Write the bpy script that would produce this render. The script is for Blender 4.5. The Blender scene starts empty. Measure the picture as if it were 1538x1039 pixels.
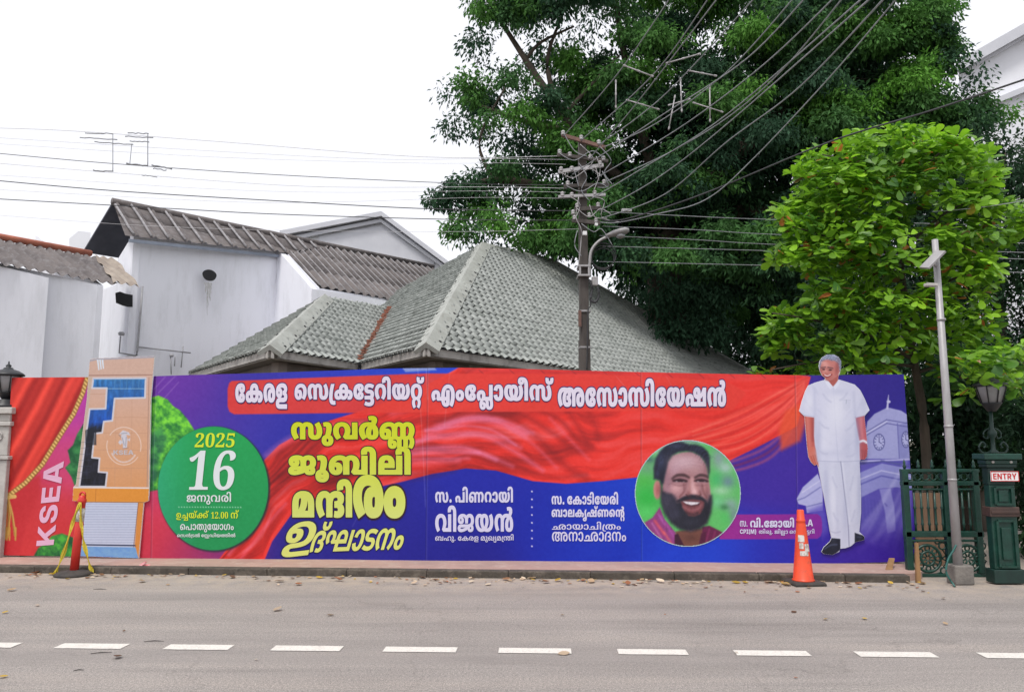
import bpy, bmesh, math, random
import numpy as np
from mathutils import Vector, Matrix
from mathutils.geometry import delaunay_2d_cdt

sc = bpy.context.scene
COL = sc.collection
# ------------------------------------------------------------------ camera
F_PX, CX, CY, PITCH, EYE = 1150.0, 769.0, 519.5, math.radians(7.0), 1.5
cd = bpy.data.cameras.new('camera')
cam = bpy.data.objects.new('camera', cd)
COL.objects.link(cam)
cd.sensor_width = 36.0
cd.lens = F_PX / 1538.0 * 36.0
cd.clip_start = 0.05
cd.clip_end = 3000
cam.location = (0, 0, EYE)
cam.rotation_euler = (math.radians(90) + PITCH, 0, 0)
sc.camera = cam
# ------------------------------------------------------------------ sky, sun, exposure
SUN_EL, SUN_AZ = math.radians(62), math.radians(205)      # azimuth from +Y clockwise: behind the camera, a little left
world = bpy.data.worlds.new("World")
sc.world = world
world.use_nodes = True
wn, wl = world.node_tree.nodes, world.node_tree.links
wn.clear()
w_out = wn.new('ShaderNodeOutputWorld')
w_bg = wn.new('ShaderNodeBackground')
w_sky = wn.new('ShaderNodeTexSky')
w_sky.sky_type = 'NISHITA'
w_sky.sun_disc = False
w_sky.sun_elevation = SUN_EL
w_sky.sun_rotation = SUN_AZ
w_sky.air_density = 1.0
w_sky.dust_density = 6.0
w_sky.ozone_density = 1.0
w_hs = wn.new('ShaderNodeHueSaturation')
w_hs.inputs['Saturation'].default_value = 0.22
w_hs.inputs['Value'].default_value = 1.0
w_mix = wn.new('ShaderNodeMix')                             # a thin even cloud deck over the clear sky
w_mix.data_type = 'RGBA'
w_mix.inputs[0].default_value = 0.72
w_mix.inputs[7].default_value = (9.3, 9.35, 9.9, 1)
w_bg.inputs['Strength'].default_value = 0.10
wl.new(w_sky.outputs['Color'], w_hs.inputs['Color'])
wl.new(w_hs.outputs['Color'], w_mix.inputs[6])
wl.new(w_mix.outputs[2], w_bg.inputs['Color'])
wl.new(w_bg.outputs['Background'], w_out.inputs['Surface'])
sl = bpy.data.lights.new('sun', 'SUN')
sl.energy = 1.45
sl.angle = math.radians(11)
sl.color = (1.0, 0.96, 0.9)
sun = bpy.data.objects.new('sun', sl)
COL.objects.link(sun)
sd = Vector((math.sin(SUN_AZ) * math.cos(SUN_EL), math.cos(SUN_AZ) * math.cos(SUN_EL), math.sin(SUN_EL)))
sun.rotation_euler = sd.to_track_quat('Z', 'Y').to_euler()
sun.location = (0, -5, 20)
vs = sc.view_settings
vs.view_transform = 'Standard'
vs.look = 'None'
vs.exposure = 0.46
vs.gamma = 1.0
vs.use_curve_mapping = False
sc.cycles.max_bounces = 6
sc.cycles.transparent_max_bounces = 8

# ------------------------------------------------------------------ geometry helpers
def ray(px, py):
    x, y = (px - CX) / F_PX, (CY - py) / F_PX
    return Vector((x, math.cos(PITCH) - y * math.sin(PITCH), math.sin(PITCH) + y * math.cos(PITCH)))
EYEV = Vector((0, 0, EYE))
def at(px, py, Y):
    d = ray(px, py)
    return EYEV + d * (Y / d.y)
def onz(px, py, z):
    d = ray(px, py)
    return EYEV + d * ((z - EYE) / d.z)
def onpl(px, py, p, n):
    d = ray(px, py)
    return EYEV + d * ((p - EYEV).dot(n) / d.dot(n))

def tag(o, label=None, cat=None, group=None, kind=None):
    if label: o['label'] = label
    if cat: o['category'] = cat
    if group: o['group'] = group
    if kind: o['kind'] = kind
    return o
def thing(name, loc, label, cat, group=None):
    o = bpy.data.objects.new(name, None)
    COL.objects.link(o)
    o.empty_display_size = 0.2
    o.location = loc
    return tag(o, label, cat, group)
def base_of(parent):
    b = Vector((0, 0, 0))
    while parent is not None:
        b += parent.location
        parent = parent.parent
    return b

class MB:
    """collects shapes in world coordinates, links them as one mesh object"""
    def __init__(s): s.v, s.f, s.sm = [], [], []
    def add(s, vs, fs, smooth=False):
        o = len(s.v)
        s.v += [Vector(v) for v in vs]
        for f in fs:
            s.f.append([i + o for i in f])
            s.sm.append(smooth)
        return s
    def box(s, c, size, rz=0.0, taper=1.0, M=None):
        x, y, z = size[0] / 2, size[1] / 2, size[2] / 2
        R = M if M is not None else Matrix.Rotation(rz, 3, 'Z')
        vs = []
        for k, (a, b, e) in enumerate([(-1, -1, -1), (1, -1, -1), (1, 1, -1), (-1, 1, -1), (-1, -1, 1), (1, -1, 1), (1, 1, 1), (-1, 1, 1)]):
            t = taper if e > 0 else 1.0
            vs.append(Vector(c) + R @ Vector((a * x * t, b * y * t, e * z)))
        return s.add(vs, [(0, 3, 2, 1), (4, 5, 6, 7), (0, 1, 5, 4), (1, 2, 6, 5), (2, 3, 7, 6), (3, 0, 4, 7)])
    def bbox(s, c, size, rz=0.0, b=0.01):
        """box with bevelled edges"""
        bm = bmesh.new()
        bmesh.ops.create_cube(bm, size=1.0)
        for v in bm.verts: v.co = Vector((v.co.x * size[0], v.co.y * size[1], v.co.z * size[2]))
        bmesh.ops.bevel(bm, geom=bm.edges[:], offset=b, segments=2, affect='EDGES', profile=0.5)
        R = Matrix.Rotation(rz, 3, 'Z')
        bm.verts.index_update()
        s.add([Vector(c) + R @ v.co for v in bm.verts], [[v.index for v in f.verts] for f in bm.faces])
        bm.free()
        return s
    def tube(s, pts, r, n=6, cap=True):
        pts = [Vector(p) for p in pts]
        rs = r if isinstance(r, (list, tuple)) else [r] * len(pts)
        vs, fs = [], []
        up = Vector((0, 0, 1))
        for i, p in enumerate(pts):
            t = (pts[min(i + 1, len(pts) - 1)] - pts[max(i - 1, 0)]).normalized()
            a = t.cross(up)
            if a.length < 0.05: a = t.cross(Vector((0, 1, 0)))
            a.normalize()
            b = t.cross(a)
            for k in range(n):
                an = 2 * math.pi * k / n
                vs.append(p + (a * math.cos(an) + b * math.sin(an)) * rs[i])
        for i in range(len(pts) - 1):
            for k in range(n):
                fs.append((i * n + k, i * n + (k + 1) % n, (i + 1) * n + (k + 1) % n, (i + 1) * n + k))
        if cap:
            fs.append(tuple(range(n - 1, -1, -1)))
            fs.append(tuple(range((len(pts) - 1) * n, len(pts) * n)))
        return s.add(vs, fs, n > 4)
    def lathe(s, c, prof, n=16, ry=1.0, axis=None, sq=False, rz=0.0):
        """prof: (radius, height) pairs upward"""
        c = Vector(c)
        vs, fs = [], []
        M = Matrix.Identity(3) if axis is None else Vector(axis).to_track_quat('Z', 'Y').to_matrix()
        for r, h in prof:
            for k in range(n):
                an = 2 * math.pi * (k + (0.5 if sq else 0)) / n + rz
                q = r * (math.sqrt(2) if sq else 1)
                vs.append(c + M @ Vector((q * math.cos(an), q * math.sin(an) * ry, h)))
        for i in range(len(prof) - 1):
            for k in range(n):
                fs.append((i * n + k, i * n + (k + 1) % n, (i + 1) * n + (k + 1) % n, (i + 1) * n + k))
        fs.append(tuple(range(n - 1, -1, -1)))
        fs.append(tuple(range((len(prof) - 1) * n, len(prof) * n)))
        return s.add(vs, fs, not sq and n > 6)
    def prism(s, poly, ext):
        """poly: list of 3D points, ext: extrusion vector"""
        poly = [Vector(p) for p in poly]
        ext = Vector(ext)
        n = len(poly)
        fs = [tuple(range(n)), tuple(range(2 * n - 1, n - 1, -1))]
        for i in range(n): fs.append((i, i + n, (i + 1) % n + n, (i + 1) % n))
        return s.add(poly + [p + ext for p in poly], fs)
    def face(s, poly, smooth=False): return s.add(poly, [tuple(range(len(poly)))], smooth)
    def ring(s, c, R, r, nrm=(0, 1, 0), n=18, m=6, sy=1.0, a0=0.0, a1=2 * math.pi):
        c = Vector(c)
        M = Vector(nrm).to_track_quat('Z', 'Y').to_matrix()
        full = abs(a1 - a0) > 6.2
        pts = [c + M @ Vector((R * math.cos(a0 + (a1 - a0) * k / n), sy * R * math.sin(a0 + (a1 - a0) * k / n), 0)) for k in range(n + 1)]
        return s.tube(pts, r, m, cap=not full)
    def build(s, name, mat, parent=None, fix=True):
        me = bpy.data.meshes.new(name)
        b = base_of(parent)
        me.from_pydata([v - b for v in s.v], [], s.f)
        me.polygons.foreach_set('use_smooth', s.sm)
        if fix:
            bm = bmesh.new()
            bm.from_mesh(me)
            bmesh.ops.recalc_face_normals(bm, faces=bm.faces[:])
            bm.to_mesh(me)
            bm.free()
        me.materials.append(mat)
        o = bpy.data.objects.new(name, me)
        COL.objects.link(o)
        if parent is not None: o.parent = parent
        return o

def mesh_np(name, V, F, mat, parent=None, col=None, smooth=True):
    """V (n,3) world floats, F (m,3|4) ints, col (n,3) linear colours per vertex"""
    me = bpy.data.meshes.new(name)
    V = np.asarray(V, dtype=np.float32) - np.array(base_of(parent), dtype=np.float32)
    F = np.asarray(F, dtype=np.int32)
    me.vertices.add(len(V))
    me.vertices.foreach_set('co', V.ravel())
    k = F.shape[1]
    me.loops.add(F.size)
    me.loops.foreach_set('vertex_index', F.ravel())
    me.polygons.add(len(F))
    me.polygons.foreach_set('loop_start', np.arange(0, F.size, k, dtype=np.int32))
    me.polygons.foreach_set('use_smooth', np.full(len(F), smooth))
    me.update(calc_edges=True)
    if col is not None:
        a = me.color_attributes.new('Col', 'FLOAT_COLOR', 'POINT')
        c4 = np.ones((len(V), 4), dtype=np.float32)
        c4[:, :3] = col
        a.data.foreach_set('color', c4.ravel())
    me.materials.append(mat)
    o = bpy.data.objects.new(name, me)
    COL.objects.link(o)
    if parent is not None: o.parent = parent
    return o

# ------------------------------------------------------------------ materials
def new_mat(name):
    m = bpy.data.materials.new(name)
    m.use_nodes = True
    nt = m.node_tree
    return m, nt.nodes, nt.links, nt.nodes['Principled BSDF']
def mat(name, c1, c2=None, rough=0.6, scale=4.0, detail=6.0, lo=0.35, hi=0.65, metal=0.0, bump=0.0, bscale=60.0, stretch=(1, 1, 1), c3=None, s3=30.0, spec=0.5):
    m, N, L, P = new_mat(name)
    P.inputs['Roughness'].default_value = rough
    P.inputs['Metallic'].default_value = metal
    P.inputs['Specular IOR Level'].default_value = spec
    tc = N.new('ShaderNodeTexCoord')
    mp = N.new('ShaderNodeMapping')
    mp.inputs['Scale'].default_value = stretch
    L.new(tc.outputs['Object'], mp.inputs['Vector'])
    if c2 is None: c2 = tuple(x * 0.75 for x in c1)
    n = N.new('ShaderNodeTexNoise')
    n.inputs['Scale'].default_value = scale
    n.inputs['Detail'].default_value = detail
    n.inputs['Roughness'].default_value = 0.62
    L.new(mp.outputs['Vector'], n.inputs['Vector'])
    r = N.new('ShaderNodeValToRGB')
    r.color_ramp.elements[0].position = lo
    r.color_ramp.elements[1].position = hi
    r.color_ramp.elements[0].color = (*c1, 1)
    r.color_ramp.elements[1].color = (*c2, 1)
    L.new(n.outputs['Fac'], r.inputs['Fac'])
    out = r.outputs['Color']
    if c3 is not None:
        n3 = N.new('ShaderNodeTexNoise')
        n3.inputs['Scale'].default_value = s3
        n3.inputs['Detail'].default_value = 8
        n3.inputs['Roughness'].default_value = 0.7
        L.new(mp.outputs['Vector'], n3.inputs['Vector'])
        r3 = N.new('ShaderNodeValToRGB')
        r3.color_ramp.elements[0].position = 0.5
        r3.color_ramp.elements[1].position = 0.72
        L.new(n3.outputs['Fac'], r3.inputs['Fac'])
        mx = N.new('ShaderNodeMix')
        mx.data_type = 'RGBA'
        L.new(r3.outputs['Color'], mx.inputs[0])
        L.new(out, mx.inputs[6])
        mx.inputs[7].default_value = (*c3, 1)
        out = mx.outputs[2]
    L.new(out, P.inputs['Base Color'])
    if bump:
        nb = N.new('ShaderNodeTexNoise')
        nb.inputs['Scale'].default_value = bscale
        nb.inputs['Detail'].default_value = 5
        L.new(mp.outputs['Vector'], nb.inputs['Vector'])
        b = N.new('ShaderNodeBump')
        b.inputs['Strength'].default_value = bump
        b.inputs['Distance'].default_value = 0.02
        L.new(nb.outputs['Fac'], b.inputs['Height'])
        L.new(b.outputs['Normal'], P.inputs['Normal'])
    return m
def attr_mat(name, rough=0.5, spec=0.4, transl=0.0, bump=0.0):
    m, N, L, P = new_mat(name)
    a = N.new('ShaderNodeAttribute')
    a.attribute_name = 'Col'
    P.inputs['Roughness'].default_value = rough
    P.inputs['Specular IOR Level'].default_value = spec
    L.new(a.outputs['Color'], P.inputs['Base Color'])
    if transl:
        t = N.new('ShaderNodeBsdfTranslucent')
        hs = N.new('ShaderNodeHueSaturation')
        hs.inputs['Value'].default_value = 1.25
        hs.inputs['Hue'].default_value = 0.505
        L.new(a.outputs['Color'], hs.inputs['Color'])
        L.new(hs.outputs['Color'], t.inputs['Color'])
        mx = N.new('ShaderNodeMixShader')
        mx.inputs[0].default_value = transl
        L.new(P.outputs[0], mx.inputs[1])
        L.new(t.outputs[0], mx.inputs[2])
        L.new(mx.outputs[0], N['Material Output'].inputs['Surface'])
    if bump:
        tc = N.new('ShaderNodeTexCoord')
        nb = N.new('ShaderNodeTexNoise')
        nb.inputs['Scale'].default_value = 7
        nb.inputs['Detail'].default_value = 4
        L.new(tc.outputs['Object'], nb.inputs['Vector'])
        b = N.new('ShaderNodeBump')
        b.inputs['Strength'].default_value = bump
        b.inputs['Distance'].default_value = 0.02
        L.new(nb.outputs['Fac'], b.inputs['Height'])
        L.new(b.outputs['Normal'], P.inputs['Normal'])
    return m

M = {}
M['wall'] = mat('white_wall', (0.84, 0.85, 0.91), (0.77, 0.78, 0.84), 0.85, 0.6, 8, 0.35, 0.8, bump=0.12, bscale=25, c3=(0.70, 0.71, 0.755), s3=2.6, stretch=(1, 1, 0.22))
M['wall_far'] = mat('far_white_wall', (0.80, 0.81, 0.86), (0.74, 0.75, 0.80), 0.85, 0.5)
M['trim_far'] = mat('far_grey_trim', (0.62, 0.63, 0.68), (0.55, 0.56, 0.61), 0.8, 1.0)
M['asbestos'] = mat('asbestos_sheet', (0.165, 0.145, 0.14), (0.088, 0.077, 0.078), 0.9, 1.6, 8, 0.35, 0.68, bump=0.3, bscale=30, c3=(0.22, 0.21, 0.215), s3=6)
M['asbestos_pale'] = mat('pale_sheet', (0.36, 0.31, 0.26), (0.24, 0.20, 0.17), 0.9, 3, 6)
M['ridge_rib'] = mat('pale_rib', (0.34, 0.33, 0.34), (0.22, 0.21, 0.22), 0.9, 5)
M['orange_ridge'] = mat('orange_ridge', (0.45, 0.15, 0.09), (0.34, 0.11, 0.07), 0.8, 4)
M['tile'] = mat('green_tile', (0.37, 0.39, 0.37), (0.29, 0.31, 0.293), 0.6, 1.4, 8, 0.38, 0.7, bump=0.1, bscale=40, c3=(0.13, 0.145, 0.13), s3=4)
M['hip'] = mat('pale_hip_cap', (0.40, 0.415, 0.385), (0.30, 0.31, 0.285), 0.6, 2.2, 8, c3=(0.25, 0.25, 0.22), s3=8)
M['rust_tile'] = mat('red_tile', (0.30, 0.11, 0.07), (0.22, 0.09, 0.06), 0.8, 7)
M['fascia'] = mat('grey_fascia', (0.50, 0.48, 0.45), (0.36, 0.34, 0.32), 0.8, 1.3, 8, c3=(0.14, 0.13, 0.12), s3=3)
M['soffit'] = mat('soffit', (0.22, 0.20, 0.19), (0.15, 0.14, 0.13), 0.9, 2)
M['dark'] = mat('dark_opening', (0.02, 0.021, 0.024), (0.012, 0.012, 0.015), 0.8, 3)
M['stain'] = mat('grey_stain', (0.36, 0.36, 0.36), (0.52, 0.52, 0.54), 0.9, 9)
M['pipe'] = mat('grey_pipe', (0.40, 0.40, 0.42), (0.3, 0.3, 0.32), 0.6, 5)
M['concrete'] = mat('concrete', (0.22, 0.20, 0.18), (0.13, 0.12, 0.11), 0.9, 5, 8, bump=0.4, bscale=40)
M['pole'] = mat('weathered_pole', (0.12, 0.105, 0.095), (0.055, 0.048, 0.045), 0.9, 4, 8, stretch=(1, 1, 0.25), bump=0.3, bscale=30)
M['galv'] = mat('galvanised_steel', (0.42, 0.41, 0.42), (0.30, 0.29, 0.29), 0.5, 6, 6, metal=0.3, stretch=(1, 1, 0.3))
M['wire'] = mat('cable', (0.05, 0.05, 0.055), (0.03, 0.03, 0.035), 0.7, 5)
M['wire_grey'] = mat('grey_conductor', (0.30, 0.31, 0.33), (0.22, 0.23, 0.25), 0.5, 5)
M['insul'] = mat('porcelain', (0.42, 0.41, 0.42), (0.3, 0.28, 0.28), 0.3, 12)
M['rust'] = mat('rusty_steel', (0.20, 0.11, 0.085), (0.12, 0.07, 0.06), 0.8, 10)
M['green_iron'] = mat('green_cast_iron', (0.008, 0.055, 0.038), (0.006, 0.034, 0.025), 0.38, 8, 6, bump=0.2, bscale=30, spec=0.5)
M['green_dark'] = mat('dark_green_iron', (0.007, 0.035, 0.027), (0.005, 0.022, 0.018), 0.5, 8, 6)
M['black_iron'] = mat('black_iron', (0.02, 0.022, 0.026), (0.012, 0.013, 0.016), 0.45, 8)
M['glass_lamp'] = mat('frosted_lamp_glass', (0.30, 0.30, 0.31), (0.22, 0.22, 0.23), 0.25, 4)
M['stone'] = mat('pale_stone', (0.50, 0.48, 0.45), (0.36, 0.34, 0.32), 0.85, 4, 8, bump=0.2, bscale=30)
M['orange'] = mat('orange_plastic', (0.80, 0.075, 0.02), (0.66, 0.06, 0.018), 0.42, 6, 8, c3=(0.5, 0.07, 0.03), s3=14)
M['red_plastic'] = mat('red_plastic', (0.66, 0.035, 0.025), (0.5, 0.03, 0.022), 0.4, 6)
M['white_tape'] = mat('worn_white_tape', (0.62, 0.60, 0.57), (0.36, 0.32, 0.28), 0.5, 25, 8, 0.45, 0.6)
M['rubber'] = mat('black_rubber', (0.03, 0.028, 0.027), (0.06, 0.05, 0.045), 0.8, 12)
M['yellow_tape'] = mat('yellow_tape', (0.62, 0.5, 0.04), (0.5, 0.38, 0.03), 0.5, 10)
M['wood'] = mat('timber', (0.32, 0.18, 0.08), (0.22, 0.12, 0.05), 0.8, 8, 6, stretch=(1, 1, 0.2))
M['ply'] = mat('bare_board', (0.27, 0.165, 0.10), (0.2, 0.12, 0.075), 0.8, 4)
M['brown_band'] = mat('brown_panel', (0.075, 0.04, 0.032), (0.05, 0.03, 0.025), 0.6, 9)
M['bark'] = mat('bark', (0.11, 0.085, 0.065), (0.055, 0.045, 0.036), 0.95, 6, 8, stretch=(1, 1, 0.3), bump=0.5, bscale=20)
M['sign_white'] = mat('sign_white', (0.80, 0.80, 0.80), (0.74, 0.74, 0.74), 0.4, 6)
M['sign_red'] = mat('sign_red', (0.55, 0.02, 0.02), (0.5, 0.02, 0.02), 0.4, 6)
M['hose'] = mat('green_hose', (0.03, 0.14, 0.12), (0.02, 0.1, 0.09), 0.4, 6)
M['paint_white'] = mat('road_paint', (0.66, 0.63, 0.585), (0.54, 0.51, 0.47), 0.7, 9, 8, 0.5, 0.8, c3=(0.36, 0.33, 0.31), s3=70)
M['print'] = attr_mat('printed_vinyl', 0.48, 0.35, bump=0.12)
M['letters'] = attr_mat('printed_lettering', 0.5, 0.35)
M['leaf'] = attr_mat('leaf', 0.62, 0.12, transl=0.3)
M['leaf_big'] = attr_mat('broad_leaf', 0.38, 0.45, transl=0.38)
M['litter'] = attr_mat('dry_leaf', 0.8, 0.2, transl=0.15)

# ------------------------------------------------------------------ numpy noise
_rng = np.random.RandomState(7)
_perm = _rng.rand(256, 256)
def vnoise(x, y):
    xi, yi = np.floor(x).astype(int), np.floor(y).astype(int)
    fx, fy = x - xi, y - yi
    fx = fx * fx * (3 - 2 * fx)
    fy = fy * fy * (3 - 2 * fy)
    g = lambda a, b: _perm[a % 256, b % 256]
    return (g(xi, yi) * (1 - fx) + g(xi + 1, yi) * fx) * (1 - fy) + (g(xi, yi + 1) * (1 - fx) + g(xi + 1, yi + 1) * fx) * fy
def fbm(x, y, o=4):
    s, a, t = 0, 0.5, 0
    for k in range(o):
        s = s + a * vnoise(x * 2 ** k + 13.7 * k, y * 2 ** k + 7.3 * k)
        t += a
        a *= 0.55
    return s / t
def lin(c):
    c = np.clip(np.asarray(c, dtype=np.float64) / 255.0, 0, 1)
    return np.where(c <= 0.04045, c / 12.92, ((c + 0.055) / 1.055) ** 2.4)

# ================================================================== STRUCTURE: ground, road, kerb, pavement
K0, K1 = onz(0, 860, 0), onz(1085, 872, 0)
KD = (K1 - K0); KD.z = 0; KD.normalize()                  # along the kerb, to the right
KN = Vector((-KD.y, KD.x, 0))                             # away from the camera
KA = math.atan2(KD.y, KD.x)
def kp(u, v, z): return Vector((K0.x, K0.y, 0)) + KD * u + KN * v + Vector((0, 0, z))   # u along kerb, v behind it
def kuv(p):
    d = Vector((p.x - K0.x, p.y - K0.y, 0))
    return d.dot(KD), d.dot(KN)

def ground_mat():
    return mat('bare_ground', (0.10, 0.085, 0.06), (0.06, 0.06, 0.035), 0.95, 0.6, 8, bump=0.4, bscale=10)
g = MB()
g.face([(-900, -400, -0.02), (900, -400, -0.02), (900, 1500, -0.02), (-900, 1500, -0.02)])
tag(g.build('ground', ground_mat()), kind='structure')

def road_mat():
    m, N, L, P = new_mat('worn_asphalt')
    tc = N.new('ShaderNodeTexCoord')
    def noise(scale, detail, st=(1, 1, 1), rot=0.0, rough=0.6):
        mp = N.new('ShaderNodeMapping')
        mp.inputs['Scale'].default_value = st
        mp.inputs['Rotation'].default_value = (0, 0, rot)
        L.new(tc.outputs['Object'], mp.inputs['Vector'])
        n = N.new('ShaderNodeTexNoise')
        n.inputs['Scale'].default_value = scale
        n.inputs['Detail'].default_value = detail
        n.inputs['Roughness'].default_value = rough
        L.new(mp.outputs['Vector'], n.inputs['Vector'])
        return n.outputs['Fac']
    def ramp(f, stops):
        r = N.new('ShaderNodeValToRGB')
        e = r.color_ramp.elements
        e[0].position, e[0].color = stops[0][0], (*stops[0][1], 1)
        e[1].position, e[1].color = stops[-1][0], (*stops[-1][1], 1)
        for p, c in stops[1:-1]:
            x = e.new(p); x.color = (*c, 1)
        L.new(f, r.inputs['Fac'])
        return r.outputs['Color']
    def mix(a, b, f, mode='MIX', fac=1.0):
        x = N.new('ShaderNodeMix')
        x.data_type = 'RGBA'
        x.blend_type = mode
        if f is None: x.inputs[0].default_value = fac
        else: L.new(f, x.inputs[0])
        for s_, v in ((6, a), (7, b)):
            if isinstance(v, tuple): x.inputs[s_].default_value = (*v, 1)
            else: L.new(v, x.inputs[s_])
        return x.outputs[2]
    base = ramp(noise(0.45, 6), [(0.3, (0.243, 0.223, 0.213)), (0.7, (0.31, 0.285, 0.27))])
    streak = ramp(noise(0.9, 8, (0.22, 3.0, 1), -KA, 0.7), [(0.3, (0.78, 0.78, 0.78)), (0.5, (1, 1, 1)), (0.75, (1.2, 1.17, 1.13))])
    c = mix(base, streak, None, 'MULTIPLY')
    spk = ramp(noise(120, 3, rough=0.85), [(0.30, (0.28, 0.28, 0.29)), (0.5, (1, 1, 1)), (0.66, (1.8, 1.75, 1.7))])
    c = mix(c, spk, None, 'MULTIPLY', 0.85)
    grain = ramp(noise(48, 4, rough=0.75), [(0.3, (0.58, 0.58, 0.59)), (0.7, (1.34, 1.33, 1.30))])
    c = mix(c, grain, None, 'MULTIPLY', 0.8)
    oil = ramp(noise(1.3, 5, (0.5, 2.6, 1), -KA), [(0.60, (0, 0, 0)), (0.78, (0.75, 0.75, 0.75))])
    c = mix(c, (0.19, 0.17, 0.162), oil)
    vo = N.new('ShaderNodeTexVoronoi'); vo.feature = 'DISTANCE_TO_EDGE'; vo.inputs['Scale'].default_value = 0.42
    wob = N.new('ShaderNodeTexNoise'); wob.inputs['Scale'].default_value = 2.2; wob.inputs['Detail'].default_value = 6
    L.new(tc.outputs['Object'], wob.inputs['Vector'])
    ad = N.new('ShaderNodeVectorMath'); ad.operation = 'MULTIPLY_ADD'
    L.new(wob.outputs['Color'], ad.inputs[0]); ad.inputs[1].default_value = (0.9, 0.9, 0); L.new(tc.outputs['Object'], ad.inputs[2])
    L.new(ad.outputs[0], vo.inputs['Vector'])
    crk = ramp(vo.outputs['Distance'], [(0.0, (0.26, 0.26, 0.26)), (0.005, (0, 0, 0))])
    c = mix(c, (0.09, 0.08, 0.075), crk)
    tyre = ramp(noise(0.55, 4, (0.10, 2.2, 1), -KA), [(0.50, (0, 0, 0)), (0.72, (0.5, 0.5, 0.5))])
    c = mix(c, (0.235, 0.215, 0.205), tyre)
    # dusty strip beside the kerb
    geo = N.new('ShaderNodeNewGeometry')
    dot = N.new('ShaderNodeVectorMath'); dot.operation = 'DOT_PRODUCT'
    L.new(geo.outputs['Position'], dot.inputs[0]); dot.inputs[1].default_value = tuple(KN)
    mr = N.new('ShaderNodeMapRange')
    k0 = Vector((K0.x, K0.y, 0)).dot(KN)
    mr.inputs['From Min'].default_value = k0 - 1.1
    mr.inputs['From Max'].default_value = k0 - 0.1
    L.new(dot.outputs['Value'], mr.inputs['Value'])
    mu = N.new('ShaderNodeMath'); mu.operation = 'MULTIPLY'
    L.new(mr.outputs[0], mu.inputs[0])
    dn = N.new('ShaderNodeMapRange'); dn.inputs['From Min'].default_value = 0.35; dn.inputs['From Max'].default_value = 0.62
    L.new(noise(5, 6, rough=0.7), dn.inputs['Value'])
    L.new(dn.outputs[0], mu.inputs[1])
    c = mix(c, (0.40, 0.335, 0.275), mu.outputs[0])
    L.new(c, P.inputs['Base Color'])
    P.inputs['Roughness'].default_value = 0.85
    P.inputs['Specular IOR Level'].default_value = 0.3
    b = N.new('ShaderNodeBump')
    b.inputs['Strength'].default_value = 0.5
    b.inputs['Distance'].default_value = 0.01
    L.new(noise(120, 4), b.inputs['Height'])
    L.new(b.outputs['Normal'], P.inputs['Normal'])
    return m
r = MB()
# the road, and the apron in front of the gate at the same level
r.face([kp(-40, -14, 0), kp(60, -14, 0), kp(60, 0.01, 0), kp(-40, 0.01, 0)])
road = tag(r.build('road', road_mat()), kind='structure')
uE, _ = kuv(onz(1392, 868, 0))                            # where the pavement ends
r = MB().face([kp(uE - 0.3, 0.01, -0.004), kp(60, 0.01, -0.004), kp(60, 6.5, -0.004), kp(uE - 0.3, 6.5, -0.004)])
tag(r.build('driveway', road.data.materials[0]), kind='structure')

# dashed white line (parts of the road)
D0, D1 = onz(15, 969, 0), onz(1510, 984.6, 0)
DD = (D1 - D0); DD.normalize()
DN = Vector((-DD.y, DD.x, 0))
def dash_u(px):
    yy = 969 + (px - 15) * (984.6 - 969) / 1495
    return (onz(px, yy, 0) - D0).dot(DD)
random.seed(3)
for a, b in [(-78, 25), (88, 188), (250, 347), (410, 513), (577, 686), (749, 858), (928, 1032), (1104, 1215), (1287, 1404), (1474, 1592)]:
    u0, u1 = dash_u(a), dash_u(b)
    m = MB()
    n = 14
    w = 0.068
    top, bot = [], []
    for k in range(n + 1):
        u = u0 + (u1 - u0) * k / n
        e = 0.004 * (random.random() - 0.5)
        top.append(D0 + DD * u + DN * (w + e) + Vector((0, 0, 0.004)))
        bot.append(D0 + DD * u - DN * (w + 0.004 * (random.random() - 0.5)) + Vector((0, 0, 0.004)))
    m.face(bot + top[::-1])
    m.build('lane_dash', M['paint_white'], road)

# kerb and pavement
M['kerb'] = mat('dirty_kerb', (0.085, 0.07, 0.057), (0.04, 0.035, 0.028), 0.9, 5, 8, 0.35, 0.7, bump=0.5, bscale=30, c3=(0.16, 0.135, 0.11), s3=7)
M['paving'] = mat('reddish_paving', (0.42, 0.27, 0.225), (0.34, 0.23, 0.195), 0.85, 2.5, 8, bump=0.25, bscale=35, c3=(0.46, 0.36, 0.30), s3=6)
KH = 0.075
k = MB()
u = -14.0
random.seed(5)
while u < uE - 0.35:
    L_ = min(0.9, uE - 0.3 - u)
    k.bbox(kp(u + L_ / 2, 0.075 + 0.008 * random.random(), KH / 2 - 0.03), (L_ - 0.002, 0.14, KH + 0.06), KA, 0.012)
    u += 0.9
tag(k.build('kerb', M['kerb']), kind='structure')
p = MB()
pts = [kp(-14, 0.146, KH - 0.004), kp(uE - 0.35, 0.146, KH - 0.004)]
for q in range(7):                                        # rounded end
    an = -math.pi / 2 + (math.pi / 2) * q / 6
    pts.append(kp(uE - 0.35 + 0.33 * math.cos(an), 0.40 + 0.25 * math.sin(an), KH - 0.004))
pts += [kp(uE - 0.02, 2.2, KH - 0.004), kp(-14, 2.2, KH - 0.004)]
p.prism([q - Vector((0, 0, 0.12)) for q in pts], (0, 0, 0.12))
tag(p.build('pavement', M['paving']), kind='structure')
yard = MB().face([kp(-30, 2.21, 0.05), kp(uE - 0.3, 2.21, 0.05), kp(uE - 0.3, 40, 0.05), kp(-30, 40, 0.05)])
tag(yard.build('yard', ground_mat()), kind='structure')

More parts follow.
